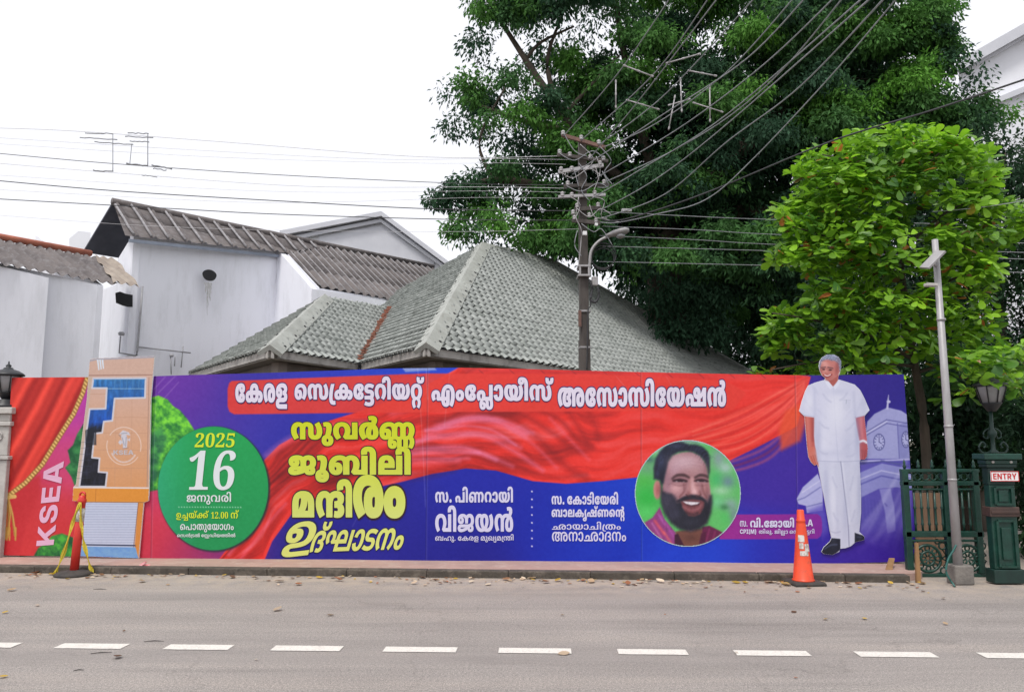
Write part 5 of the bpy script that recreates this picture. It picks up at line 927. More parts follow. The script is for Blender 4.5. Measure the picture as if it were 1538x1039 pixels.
[[173,143,22,0,52,-5,23,-5,4,-1,6,-3,5,-1,14,-3,24,-10,14,-13,1,-9,0,-7,-8,-11,-18,-9,-15,-3,-1,3,22,-4,28,-16,1,-12,0,-10,-20,-17,-40,-10,-31,0,-40,0,-48,16,-20,28,1,18,0,14,14,26,34,22,27,8,2,1,4,2,5,0,16,5,44,6,27,0,30,0,40,-7,32,-12,11,-8,21,-56,1,-60,-57,0,1,71,0,17,-8,19,-13,6,-10,4,-26,5,-17,0,-14,0,-22,-3,-9,-1,-18,-4,-26,-12,-16,-16,-8,-18,1,-9,0,-22,26,-18,25,0,20,0,20,8,1,8,0,8,-24,10,-21,0,-5,0,1,22,5,0,22,0,20,9,1,8,0,10,-24,13,-29,3,-10,2,-24,2,-11,0,-34,0,-44,-14,-22,-22,1,-15,0,-13,10,-20,22,-17,15,-7,-39,-17,-18,9,-30,21,-18,27,1,18,0,13,16,25,36,21,60,12],[577,-3,-32,0,-40,15,-20,24,1,15,0,23,44,28,41,0,24,0,34,-12,24,-20,5,-13,-21,-1,-2,6,-14,11,-20,7,-13,0,-22,0,-20,-16,1,-14,0,-10,8,-14,16,-7,15,0,12,0,18,8,12,18,1,15,0,3,-2,9,-1,5,0,1,0,4,1,1,-4,9,-22,17,-40,11,-29,0,-16,0,-26,-3,-9,-5,-8,-3,-12,-9,-6,-16,1,-14,1,-17,-35,63,12,8,30,12,44,7,31,0,38,0,56,-13,40,-22,20,-30,1,-18,0,-23,-26,-27,-44,-13]],
[[29,0,1,182,135,0,47,-71,4,-7,12,-21,8,-24,10,-23,3,-8,-15,0,2,8,10,23,10,24,10,21,5,7,45,71,137,0,1,-182,-87,0,1,78,0,6,2,20,2,22,0,23,1,10,7,0,-6,-11,-10,-23,-12,-22,-10,-19,-3,-6,-51,-78,-71,0,-51,78,-4,6,-12,19,-10,21,-12,24,-5,11,9,0,0,-10,0,-23,2,-22,0,-20,1,-6,1,-78]],
[[29,0,1,182,87,0,1,-147,153,0,1,-35]],
[[13,0,121,182,117,0,127,-182,-97,0,-49,80,-12,19,-22,45,-11,24,21,0,-12,-24,-20,-45,-11,-19,-47,-80],[95,39,1,33,199,0,1,-33]],
[[193,-2,-48,0,-80,21,-44,42,1,30,0,30,46,42,78,21,49,0,32,0,56,-8,42,-18,26,-24,5,-16,-85,0,-2,6,-12,11,-18,7,-26,4,-13,0,-26,0,-40,-13,-20,-25,1,-17,0,-18,22,-25,38,-13,27,0,14,0,24,4,20,8,12,11,3,6,87,0,-2,-12,-22,-24,-40,-19,-60,-11]],
[[29,0,1,182,151,0,40,0,60,-16,32,-28,1,-19,0,-19,-34,-28,-60,-15,-39,0,-93,0,1,34,79,0,20,0,26,7,14,12,1,9,0,9,-14,12,-26,7,-19,0,-45,0,1,-147]],
[[17,0,1,35,65,0,1,112,-63,0,1,35,215,0,1,-35,-63,0,1,-112,65,0,1,-35]],
[[33,74,0,20,16,44,28,40,21,15,77,0,-16,-19,-24,-41,-12,-40,1,-19,0,-16,10,-32,24,-37,19,-23,-75,0,-32,25,-32,55]],
[[23,-34,20,24,24,36,10,32,1,16,0,19,-12,40,-24,41,-17,19,79,0,20,-15,28,-40,16,-44,1,-20,0,-28,-32,-55,-31,-25]],
[[141,143,28,0,42,-9,15,-7,16,-9,12,-22,1,-16,1,-26,-165,0,1,-32,223,0,1,118,59,0,1,-140,-105,0,-12,0,-28,1,-9,0,-123,0,-14,-1,-22,0,-13,0,-7,0,1,79,0,19,14,21,15,8,12,7,44,9],[141,120,-30,0,-24,-20,1,-18,1,-5,109,0,1,5,0,19,-26,19],[279,-84,-20,0,-30,5,-9,5,-12,6,-10,18,1,12,1,2,0,10,-6,14,-9,5,-6,3,-18,4,-11,0,-14,0,-26,-6,-18,-13,-1,-11,0,-1,0,-5,1,-5,0,-10,8,-11,12,-4,5,0,12,0,12,6,1,8,0,8,-12,7,-11,0,-14,0,-22,-8,-9,-5,-9,15,16,7,32,9,21,0,28,0,28,-18,1,-15,0,-15,-34,-17,-33,0,-32,0,-38,24,1,21,0,14,18,20,28,13,40,7,21,0,10,0,18,-1,18,-2,9,-2,14,-3,22,-10,12,-17,1,-12,1,-3,0,-9,2,-11,7,-4,4,-3,10,-2,11,0,18,0,20,13,1,15,0,12,-16,20,-11,8,39,13,18,-11,22,-24,1,-18,0,-14,-20,-22,-40,-12]],
[[129,143,36,0,58,-7,25,-6,-25,-21,-20,5,-42,6,-27,0,-22,0,-24,-6,-12,-8,1,-5,0,-5,4,-6,5,-2,8,-4,24,-2,19,0,11,0,30,0,42,-7,13,-7,10,-5,10,-13,1,-8,0,-12,-26,-19,-50,-11,-35,0,-115,0,1,22,107,0,22,0,26,4,7,3,4,2,4,7,1,4,0,3,-4,7,-7,3,-6,2,-18,2,-13,0,-9,0,-32,0,-48,7,-11,8,-8,4,-10,14,1,8,0,12,26,20,50,11],[129,-63,-24,0,-42,3,-38,7,-15,4,25,21,16,-4,28,-6,30,-2,19,0,24,0,26,5,12,9,1,5,0,8,-20,11,-13,3,35,18,16,-4,26,-11,16,-14,1,-11,0,-13,-28,-19,-50,-10]],
[[159,143,36,0,52,-12,34,-19,14,-26,1,-14,0,-18,-16,-26,-30,-22,-19,-9,-39,17,12,6,22,16,12,21,1,14,0,15,-18,22,-36,12,-21,0,-26,0,-34,-12,-20,-22,1,-15,0,-13,10,-20,22,-17,15,-7,-39,-17,-18,9,-30,21,-18,27,1,18,0,14,16,25,34,20,52,12]],
[[93,37,1,37,12,11,20,18,26,18,19,11,81,50,105,0,-151,-91,-7,1],[29,0,1,182,87,0,1,-45,-1,-49,3,-21,1,-67],[257,0,-97,78,55,32,147,-110]],
[[169,-2,-44,0,-68,13,-38,28,1,21,83,0,2,-9,16,-12,30,-6,21,0,18,0,26,5,12,9,1,6,0,5,-12,8,-26,5,-19,2,-37,5,-48,5,-52,25,1,20,0,17,36,25,64,14,41,0,44,0,60,-14,36,-26,1,-16,-83,0,0,10,-30,10,-25,0,-16,0,-24,-4,-12,-8,1,-5,0,-5,14,-8,24,-6,17,-1,33,-4,26,-3,40,-10,30,-13,14,-17,1,-11,0,-17,-34,-25,-64,-13]],
[[29,0,1,182,253,0,1,-35,-165,0,1,-38,155,0,1,-34,-153,0,1,-40,167,0,1,-35]],
[[29,0,1,182,97,0,101,-82,10,-8,20,-18,18,-21,11,-14,-9,0,0,10,-4,25,-2,22,1,8,1,78,89,0,1,-182,-93,0,-93,75,-12,11,-20,18,-20,22,-13,14,11,0,2,-12,4,-25,0,-21,1,-7,1,-75]],
[[17,147,1,35,307,0,1,-35,-109,0,1,-147,-85,0,1,147]],
[[29,0,1,182,151,0,40,0,60,-15,32,-27,1,-18,0,-19,-34,-27,-60,-14,-39,0,-95,0,1,35,81,0,20,0,26,5,14,11,1,9,0,8,-14,11,-26,6,-19,0,-45,0,1,-147],[229,0,-87,83,93,0,91,-83]],
[[147,0,1,66,-133,116,101,0,59,-56,8,-8,14,-16,7,-11,-15,0,6,11,14,16,9,8,55,56,101,0,-131,-116,1,-66]]]
RUNS = [
([(0,0),(1,150),(2,406),(3,589)],(354.5, 576, 432.5, 613.5),'W'),
([(4,0),(5,178),(6,470),(1,544),(0,800),(7,950),(8,1087),(9,1251),(10,1318),(11,1570),(12,1735)],(444, 566, 637.5, 613),'W'),
([(13,0),(14,307),(0,424),(15,574),(16,792),(10,921),(17,1174),(5,1241),(12,1532)],(649, 567, 831, 615),'W'),
([(18,0),(0,366),(5,516),(16,808),(5,937),(9,1229),(0,1296),(10,1445),(19,1698),(20,1985)],(838, 569, 1089, 610.5),'W'),
([(5,0),(21,292),(22,382),(23,613),(24,797)],(439, 625, 623, 673),'Y'),
([(25,0),(26,226),(27,316),(9,635),(28,702),(9,908)],(435, 671, 617, 723),'Y'),
([(29,0),(30,184),(9,413)],(441, 720, 529, 776),'Y'),
([(2,0)],(532, 714, 576, 776),'Y'),
([(14,0)],(578, 731, 608.6, 776),'Y'),
([(31,0)],(428, 781, 474, 836),'H'),
([(32,0),(33,149),(34,149),(35,456),(36,576),(37,705),(38,913)],(470, 779, 612, 828),'H'),
([(39,0),(40,140),(39,280),(41,419)],(295, 650, 353.4, 671.5),'y'),
([(42,0),(43,140)],(285, 676, 354, 735.5),'w'),
([(44,0),(37,213),(45,422),(46,502),(47,724),(48,897)],(282.4, 738, 348.3, 757),'w'),
([(31,0),(49,160),(50,373),(33,615),(51,615),(33,963)],(267, 766, 315, 781),'y'),
([(42,0),(39,140),(52,280),(40,346),(40,486)],(318.6, 768, 344, 778),'y'),
([(37,0),(33,209)],(348, 765, 360, 778),'y'),
([(53,0),(54,166),(35,371),(55,492),(45,729),(56,809),(50,949),(35,1190),(57,1310),(38,1516)],(272.6, 786, 352.5, 798.5),'w'),
([(53,0),(58,166),(59,446),(60,692),(36,757),(61,885),(56,1225),(62,1364),(63,1644),(48,1923),(50,1982),(64,2223),(48,2633),(61,2693)],(268, 799.5, 355, 808),'w'),
([(5,0),(65,292),(66,423),(9,636),(67,703),(8,1029),(16,1193),(10,1322),(9,1575)],(654.6, 730, 770.6, 754),'p'),
([(22,0),(9,231),(25,298),(10,524),(20,777)],(654.6, 758, 771, 798),'p'),
([(68,0),(69,301),(45,576),(70,656),(56,781),(71,920),(47,1161),(72,1334),(73,1559),(45,1730),(74,1810),(75,2043),(73,2105),(60,2276),(76,2341),(48,2650)],(654.6, 801, 771.5, 813.5),'p'),
([(5,0),(65,292),(0,423),(1,573),(16,829),(77,958),(9,1095),(0,1162),(10,1311),(2,1564),(9,1747)],(828.4, 738, 928, 757),'p'),
([(27,0),(16,319),(28,448),(1,654),(78,910),(19,983),(12,1269),(67,1269),(4,1595),(79,1773)],(828.4, 759, 937.5, 782),'p'),
([(80,0),(35,309),(50,430),(35,671),(81,791),(48,1004),(60,1064),(55,1128),(38,1365)],(829, 782.5, 932, 797),'p'),
([(82,0),(37,347),(35,555),(80,676),(35,985),(32,1105),(37,1255),(38,1463)],(829, 797.6, 940, 812),'p'),
([(58,0),(70,279)],(1110, 781, 1121, 790),'p'),
([(22,0),(9,231),(65,298),(0,372),(25,521),(16,748),(10,877),(9,1130)],(1125, 776, 1190.5, 791),'p'),
([(83,0),(84,236),(85,377)],(1194, 779, 1219, 789),'p'),
([(86,0),(87,186),(88,349),(89,472),(83,569),(90,805)],(1110, 793.5, 1134, 801.5),'p'),
([(55,0),(48,237),(47,296),(45,469),(70,549),(44,673),(48,887),(91,946),(35,1144),(53,1322),(58,1488),(60,1767),(71,1832),(92,2073),(93,2202),(48,2358)],(1138, 793, 1221, 803),'p'),
([(94,0),(95,185),(96,350),(85,502)],None,'K'),
([(96,0),(97,152),(98,344),(99,513),(100,679)],None,'E'),
([(94,0),(95,185),(96,350),(85,502)],None,'k'),
]

# ================================================================== PRINTED BANNER
BL, BR = onz(3, 834, 0.085), onz(1375, 844, 0.085)
BU = (BR - BL); BU.z = 0; BU.normalize()
BN = Vector((BU.y, -BU.x, 0))                              # towards the camera
BP = Vector((BL.x, BL.y, 0))
def bplane(px, py, off=0.0):
    """point of the print on the banner's upright plane"""
    d = ray(px, py)
    t = (BP - EYEV).dot(BN) / d.dot(BN)
    return EYEV + d * t + BN * off
def bplane_np(px, py, off):
    x, y = (px - CX) / F_PX, (CY - py) / F_PX
    D = np.stack([x, math.cos(PITCH) - y * math.sin(PITCH), math.sin(PITCH) + y * math.cos(PITCH)], -1)
    t = (BP - EYEV).dot(BN) / (D @ np.array(BN))
    return np.array(EYEV) + D * t[..., None] + np.array(BN) * np.asarray(off)[..., None]
def disp(px, py):
    """how far the slack vinyl stands out from its frame"""
    px, py = np.asarray(px, float), np.asarray(py, float)
    a = 0.004 * np.sin(px / 17.0 + py / 23.0) * np.sin(px / 151.0 + 1.3) ** 2 + 0.013 * np.sin(px / 83.0 + 0.6 * np.sin(py / 70.0)) + 0.008 * np.sin(px / 39.0 + py / 90.0 + 1.0)
    b = 0.012 * np.exp(-((px - 690) / 30.0) ** 2) * np.cos((px - 690) / 9.0) * np.clip((py - 560) / 100, 0.2, 1) * 0.35
    return a + b + 0.03

class Paint:
    def __init__(s, px, py):
        s.x, s.y = np.asarray(px, float).ravel(), np.asarray(py, float).ravel()
        s.c = np.zeros((len(s.x), 3))
    def _blend(s, idx, col, a):
        if callable(col): col = col(s.x[idx], s.y[idx])
        s.c[idx] = s.c[idx] * (1 - a[:, None]) + np.asarray(col, float) * a[:, None]
    def fill(s, col):
        s._blend(np.arange(len(s.x)), col, np.ones(len(s.x)))
    def poly(s, pts, col, soft=0.6, alpha=1.0):
        P = np.asarray(pts, float)
        m = soft * 2 + 1
        idx = np.nonzero((s.x > P[:, 0].min() - m) & (s.x < P[:, 0].max() + m) & (s.y > P[:, 1].min() - m) & (s.y < P[:, 1].max() + m))[0]
        if not len(idx): return
        x, y = s.x[idx], s.y[idx]
        ins = np.zeros(len(x), bool)
        d2 = np.full(len(x), 1e9)
        for i in range(len(P)):
            ax, ay = P[i]; bx, by = P[(i + 1) % len(P)]
            cond = ((ay > y) != (by > y))
            if abs(by - ay) > 1e-9: ins ^= cond & (x < (bx - ax) * (y - ay) / (by - ay) + ax)
            ex, ey = bx - ax, by - ay
            L = ex * ex + ey * ey + 1e-9
            t = np.clip(((x - ax) * ex + (y - ay) * ey) / L, 0, 1)
            d2 = np.minimum(d2, (x - ax - t * ex) ** 2 + (y - ay - t * ey) ** 2)
        sd = np.where(ins, np.sqrt(d2), -np.sqrt(d2))
        a = np.clip(sd / soft * 0.5 + 0.5, 0, 1)
        a = a * a * (3 - 2 * a) * alpha
        s._blend(idx, col, a)
    def line(s, pts, w, col, soft=0.6, alpha=1.0):
        P = np.asarray(pts, float)
        ws = np.full(len(P), w, float) if np.isscalar(w) else np.asarray(w, float)
        if len(ws) != len(P): ws = np.interp(np.linspace(0, 1, len(P)), np.linspace(0, 1, len(ws)), ws)
        m = ws.max() + soft * 2 + 1
        idx = np.nonzero((s.x > P[:, 0].min() - m) & (s.x < P[:, 0].max() + m) & (s.y > P[:, 1].min() - m) & (s.y < P[:, 1].max() + m))[0]
        if not len(idx): return
        x, y = s.x[idx], s.y[idx]
        best = np.full(len(x), -1e9)
        for i in range(len(P) - 1):
            ax, ay = P[i]; bx, by = P[i + 1]
            ex, ey = bx - ax, by - ay
            t = np.clip(((x - ax) * ex + (y - ay) * ey) / (ex * ex + ey * ey + 1e-9), 0, 1)
            d = np.sqrt((x - ax - t * ex) ** 2 + (y - ay - t * ey) ** 2)
            best = np.maximum(best, (ws[i] * (1 - t) + ws[i + 1] * t) / 2 - d)
        a = np.clip(best / soft * 0.5 + 0.5, 0, 1) * alpha
        s._blend(idx, col, a)
    def ell(s, cx, cy, rx, ry, col, soft=0.6, alpha=1.0):
        m = soft * 2 + 1
        idx = np.nonzero((abs(s.x - cx) < rx + m) & (abs(s.y - cy) < ry + m))[0]
        if not len(idx): return
        x, y = (s.x[idx] - cx) / rx, (s.y[idx] - cy) / ry
        sd = (1 - np.sqrt(x * x + y * y)) * min(rx, ry)
        a = np.clip(sd / soft * 0.5 + 0.5, 0, 1)
        a = a * a * (3 - 2 * a) * alpha
        s._blend(idx, col, a)
    def glow(s, cx, cy, rx, ry, col, alpha=1.0, rot=0.0):
        R = 3 * max(rx, ry)
        idx = np.nonzero((abs(s.x - cx) < R) & (abs(s.y - cy) < R))[0]
        if not len(idx): return
        dx, dy = s.x[idx] - cx, s.y[idx] - cy
        c_, s_ = math.cos(rot), math.sin(rot)
        u, v = (dx * c_ + dy * s_) / rx, (-dx * s_ + dy * c_) / ry
        s._blend(idx, col, np.exp(-(u * u + v * v)) * alpha)
def blur(c, h, w, sig):
    r = int(3 * sig) + 1
    k = np.exp(-np.arange(-r, r + 1) ** 2 / (2.0 * sig * sig)); k /= k.sum()
    c = c.reshape(h, w, 3)
    q = c[np.clip(np.arange(-r, h + r), 0, h - 1)]
    c = sum(k[i] * q[i:i + h] for i in range(2 * r + 1))
    q = c[:, np.clip(np.arange(-r, w + r), 0, w - 1)]
    c = sum(k[i] * q[:, i:i + w] for i in range(2 * r + 1))
    return c.reshape(-1, 3)
INK = 0.86                                                  # ink on vinyl is a little duller than the artwork
def sheet_grid(name, px, py, off, col, parent, keep=None, matk='print'):
    h, w = px.shape
    V = bplane_np(px.ravel(), py.ravel(), off.ravel())
    I = np.arange(h * w).reshape(h, w)
    F = np.stack([I[:-1, :-1], I[1:, :-1], I[1:, 1:], I[:-1, 1:]], -1).reshape(-1, 4)
    c = lin(col) * INK
    if keep is not None:
        k = keep.ravel()
        F = F[k[F].all(1)]
        used = np.zeros(h * w, bool); used[F.ravel()] = True
        mp = np.cumsum(used) - 1
        V, c, F = V[used], c[used], mp[F]
    return mesh_np(name, V, F, M[matk], parent, c)
def inside(pts, x, y):
    P = np.asarray(pts, float)
    ins = np.zeros(x.shape, bool)
    for i in range(len(P)):
        ax, ay = P[i]; bx, by = P[(i + 1) % len(P)]
        if abs(by - ay) > 1e-9: ins ^= ((ay > y) != (by > y)) & (x < (bx - ax) * (y - ay) / (by - ay) + ax)
    return ins

TOP = [(22, 567.5), (133, 566.5), (235, 565), (330, 562), (480, 557.5), (600, 553.5), (690, 552.5), (770, 554), (860, 556), (1000, 560), (1100, 562), (1180, 563.5), (1220, 564), (1290, 563), (1357, 562)]
BOT = [(3, 833), (120, 834.5), (310, 839), (500, 843.5), (575, 845), (640, 842.5), (665, 844.5), (760, 846), (1020, 847.5), (1190, 846.5), (1375, 842)]
NX, NY = 1440, 300
sx = np.linspace(0, 1, NX)[None, :].repeat(NY, 0)
ty = np.linspace(0, 1, NY)[:, None].repeat(NX, 1)           # 0 top .. 1 bottom
xt, xb = 22 + sx * (1357 - 22), 3 + sx * (1375 - 3)
yt = np.interp(xt, [p[0] for p in TOP], [p[1] for p in TOP])
yb = np.interp(xb, [p[0] for p in BOT], [p[1] for p in BOT])
GX, GY = xt * (1 - ty) + xb * ty, yt * (1 - ty) + yb * ty
pt = Paint(GX, GY)
# -- soft background colours
CP = [(110, 600, 196, 60, 158), (140, 690, 205, 66, 120), (90, 790, 205, 50, 58), (60, 830, 205, 50, 52), (130, 580, 175, 60, 175),
      (250, 580, 108, 48, 168), (300, 610, 92, 44, 160), (345, 640, 66, 48, 168), (400, 590, 50, 44, 165), (425, 650, 42, 44, 168), (245, 730, 200, 60, 128),
      (230, 800, 220, 58, 70), (215, 760, 215, 55, 80), (285, 835, 178, 45, 88), (335, 822, 110, 40, 130), (450, 830, 28, 26, 140), (600, 765, 26, 24, 145), (700, 745, 24, 34, 168),
      (700, 830, 20, 22, 142), (820, 790, 14, 34, 168), (900, 800, 8, 52, 192), (950, 745, 10, 56, 198), (900, 838, 8, 42, 180), (1060, 835, 14, 62, 205), (1010, 835, 10, 55, 200),
      (1115, 700, 54, 34, 160), (1180, 720, 60, 34, 160), (1150, 690, 60, 30, 150), (1230, 600, 52, 32, 145), (1300, 575, 46, 28, 138), (1350, 600, 40, 30, 140), (1300, 830, 58, 28, 158),
      (1372, 835, 62, 28, 165), (1230, 825, 44, 30, 165), (1150, 825, 34, 44, 180), (500, 565, 36, 54, 190), (600, 558, 28, 66, 205), (680, 556, 30, 66, 205), (560, 640, 40, 40, 165)]
num = np.zeros((pt.x.size, 3)); den = np.zeros(pt.x.size)
for q in CP:
    w = np.exp(-(((pt.x - q[0]) / 62.0) ** 2 + ((pt.y - q[1]) / 48.0) ** 2)) + 1e-5 / (1e-3 + ((pt.x - q[0]) ** 2 + (pt.y - q[1]) ** 2) / 1e4)
    num += w[:, None] * np.array(q[2:]); den += w
pt.c = num / den[:, None]
# -- stage curtain at the left end
cur = [(22, 562), (134, 562), (128, 590), (112, 625), (92, 660), (68, 700), (44, 728), (18, 748), (0, 760), (0, 562)]
def curtain(x, y):
    f = (x - 5 + (y - 567) * 0.55) / 150.0
    ph = f * 26 + 1.8 * fbm(x / 60, y / 110)
    k = 0.5 + 0.5 * np.sin(ph) + 0.25 * np.sin(ph * 2.3 + 1)
    k = np.clip(k * 0.8 + 0.1, 0, 1.1)
    return np.stack([165 + 78 * k, 30 + 42 * k, 28 + 30 * k], -1)
pt.poly(cur, curtain, 1.0)
pt.poly([(0, 745), (40, 728), (62, 712), (62, 740), (40, 790), (30, 840), (-5, 840)], (196, 42, 50), 4, 0.8)
rope = [(134, 566), (127, 590), (113, 622), (92, 655), (66, 697), (40, 725), (12, 746)]
pt.line(rope, 7.5, (150, 95, 50), 0.8)
pt.line(rope, 5.5, lambda x, y: np.stack([200 + 40 * np.sin((x - y) * 0.9), 160 + 40 * np.sin((x - y) * 0.9), 90 + 30 * np.sin((x - y) * 0.9)], -1), 0.8)
for x0, x1, yy in ((10, 8, 808), (14, 14, 800), (19, 24, 803), (8, 5, 790), (16, 12, 806)):
    pt.line([(14, 746), (x0 + 1, 770), (x1, yy)], [3.5, 3, 4], (206, 160, 84), 0.8)
    pt.line([(13, 748), (x0, 772), (x1 - 1, yy)], 1.0, (150, 96, 40), 0.6)
pt.line([(6, 747), (24, 745)], 6, (222, 182, 104), 0.8)
for x1 in (4, 8, 12, 16, 25): pt.line([(x1, 792), (x1 - 0.5, 810)], 2.6, (196, 150, 70), 0.6)
# -- trees printed beside the facade
def folia(a, b):
    def f(x, y):
        k = np.clip((fbm(x / 9, y / 9, 4) - 0.3) * 2.4, 0, 1)[:, None]
        return np.array(a) * (1 - k) + np.array(b) * k
    return f
pt.poly([(128, 636), (118, 652), (112, 668), (104, 676), (108, 694), (100, 702), (110, 716), (116, 732), (150, 740), (150, 640)], folia((22, 88, 50), (60, 140, 76)), 1.4)
pt.poly([(226, 598), (240, 594), (254, 600), (262, 610), (272, 616), (282, 628), (293, 645), (288, 660), (270, 690), (255, 715), (240, 735), (224, 738)], folia((34, 120, 52), (128, 224, 62)), 1.6)
pt.poly([(226, 650), (246, 640), (254, 662), (242, 690), (238, 720), (224, 736)], folia((36, 96, 70), (60, 150, 80)), 5, 0.85)
pt.poly([(52, 836), (60, 822), (74, 812), (80, 804), (96, 800), (112, 806), (124, 812), (124, 840), (52, 840)], folia((20, 84, 48), (80, 180, 60)), 1.5)
# -- red cloth sweeping across
UP = [(325, 846), (352, 810), (380, 750), (398, 690), (420, 668), (470, 640), (540, 618), (620, 590), (690, 552), (760, 545), (1000, 545), (1150, 556), (1216, 566)]
LO = [(325, 850), (396, 846), (410, 812), (440, 770), (480, 745), (540, 737), (600, 724), (650, 711), (700, 703), (745, 706), (800, 722), (850, 726), (905, 722), (960, 716), (1090, 694), (1150, 664), (1195, 640), (1206, 600), (1216, 566)]
cloth = UP + LO[::-1][1:-1]
UX, UY = np.array(UP).T; LX, LY = np.array(LO).T
def red_cloth(x, y):
    u = np.interp(x, UX, UY); l = np.interp(x, LX, LY)
    t = np.clip((y - u) / np.maximum(l - u, 4), -0.2, 1.2)
    wob = fbm(x / 120, y / 120, 3)
    t2 = t + 0.35 * (wob - 0.5)
    n1 = fbm(x / 190 + 3, t2 * 5.0 + x / 400, 4)
    n2 = fbm(x / 75 + 9, t2 * 15.0, 4)
    k = 0.70 + 1.25 * (n1 - 0.5) + 0.9 * (n2 - 0.5)
    # deep folds in the middle, flat stretch at the right
    right = np.clip((x - 860) / 130, 0, 1)
    k = k * (1 - 0.75 * right) + (0.80 + 0.25 * (n2 - 0.5)) * 0.75 * right
    k -= 0.12 * np.clip(t - 0.82, 0, 1) * 5 * (1 - right)
    k = np.clip(k, 0, 1.25)
    c0, c1, c2 = np.array((104, 10, 20.)), np.array((232, 48, 40.)), np.array((248, 104, 110.))
    a = np.clip(k / 0.75, 0, 1)[:, None]; b = np.clip((k - 0.75) / 0.5, 0, 1)[:, None]
    return (c0 * (1 - a) + c1 * a) * (1 - b) + c2 * b
pt.poly(cloth, red_cloth, 1.0)
# folds drawn one by one: dark valleys and pink sheen
def curve(ps, n=14):
    ps = [Vector((p[0], p[1], 0)) for p in ps]
    out = []
    for i in range(len(ps) - 1):
        p0, p1, p2, p3 = ps[max(i - 1, 0)], ps[i], ps[i + 1], ps[min(i + 2, len(ps) - 1)]
        for k in range(n):
            t = k / n
            q = 0.5 * ((2 * p1) + (p2 - p0) * t + (2 * p0 - 5 * p1 + 4 * p2 - p3) * t * t + (3 * p1 - p0 - 3 * p2 + p3) * t ** 3)
            out.append((q.x, q.y))
    out.append((ps[-1].x, ps[-1].y))
    return out
for ps, w, a in (([(640, 640), (700, 622), (760, 624), (810, 660), (850, 700), (880, 718)], 9, .55), ([(720, 618), (780, 622), (830, 650), (865, 675), (890, 672)], 7, .6),
                 ([(800, 612), (840, 630), (868, 660), (888, 668)], 6, .6), ([(850, 612), (868, 640), (882, 664)], 7, .5), ([(880, 612), (895, 640), (898, 660)], 8, .42),
                 ([(420, 715), (470, 702), (540, 708), (620, 712), (680, 700)], 13, .6), ([(398, 772), (420, 740), (470, 712), (520, 700)], 12, .6), ([(350, 838), (380, 800), (405, 762)], 9, .55), ([(372, 842), (396, 806), (424, 768)], 9, .5),
                 ([(640, 690), (700, 680), (770, 700), (830, 716), (880, 712)], 6, .45), ([(660, 655), (720, 650), (770, 664), (800, 690)], 5, .4), ([(705, 640), (745, 645), (780, 665)], 5, .4), ([(402, 690), (440, 668), (520, 650), (600, 632)], 7, .45),
                 ([(625, 672), (690, 668), (740, 682), (790, 704)], 4, .4)):
    pt.line(curve(ps), w * 0.75, (104, 10, 20), w * 0.7, a * 0.72)
for ps, w, a in (([(640, 654), (690, 634), (740, 632), (790, 652)], 6, .55), ([(622, 664), (670, 656), (725, 655), (770, 676), (815, 706)], 5, .55), ([(600, 676), (650, 672), (700, 672), (745, 690)], 5, .6), ([(600, 690), (655, 688), (705, 688)], 4, .5),
                 ([(660, 642), (710, 628), (750, 634)], 9, .35), ([(610, 682), (660, 680), (720, 680)], 4, .45), ([(402, 684), (440, 658), (500, 640), (560, 634)], 7, .5), ([(345, 832), (372, 796)], 4, .5), ([(360, 842), (400, 790), (430, 756)], 4, .4),
                 ([(640, 646), (700, 640), (740, 646), (775, 668)], 3, .5), ([(760, 640), (800, 666), (836, 702)], 4, .35), ([(826, 628), (858, 662), (884, 690)], 4, .3), ([(590, 620), (640, 604), (660, 610)], 8, .35)):
    pt.line(curve(ps), w, (236, 132, 178), w * 0.8, a)
for k in range(11):                                          # gathered pleats at the right end
    y1 = 566 + k * 7.0
    x0 = 1060 + 6 * k
    ps = curve([(1210, 566 + k * 2.4), (1150 + k * 2.0, 588 + y1 * 0.02 + k * 7.2), (x0, 640 + 6.2 * k), (x0 - 60, 660 + 5 * k)])
    pt.line(ps, 3.4, (178, 30, 32) if k % 2 else (250, 112, 96), 2.4, 0.45)
for k in range(6):
    pt.line(curve([(1206, 572 + 3 * k), (1168, 590 + 9 * k), (1110, 622 + 10 * k), (1040, 648 + 6 * k)]), 1.6, (252, 140, 116), 1.4, 0.4)
pt.poly([(1168, 645), (1178, 618), (1200, 606), (1210, 630), (1200, 662), (1172, 676)], (228, 80, 44), 5, 0.8)
pt.poly([(690, 552), (1214, 552), (1214, 568), (1150, 571), (1000, 569), (860, 564), (700, 560)], (214, 62, 70), 3, 0.35)
for x in range(720, 1180, 46): pt.line([(x, 556), (x + 14, 568)], 1.2, (120, 24, 40), 1.0, 0.5)
# -- red title bar
bar = [(349, 572), (640, 561), (900, 562), (1090, 572), (1120, 590), (1100, 616), (1000, 617), (640, 619), (352, 622), (345, 618), (342.5, 610), (342.5, 584), (345, 575)]
def barcol(x, y): return np.stack([228 + 0 * x, 56 + 6 * fbm(x / 40, y / 40), 50 + 0 * x], -1)
pt.poly(bar, barcol, 1.2, 0.93)
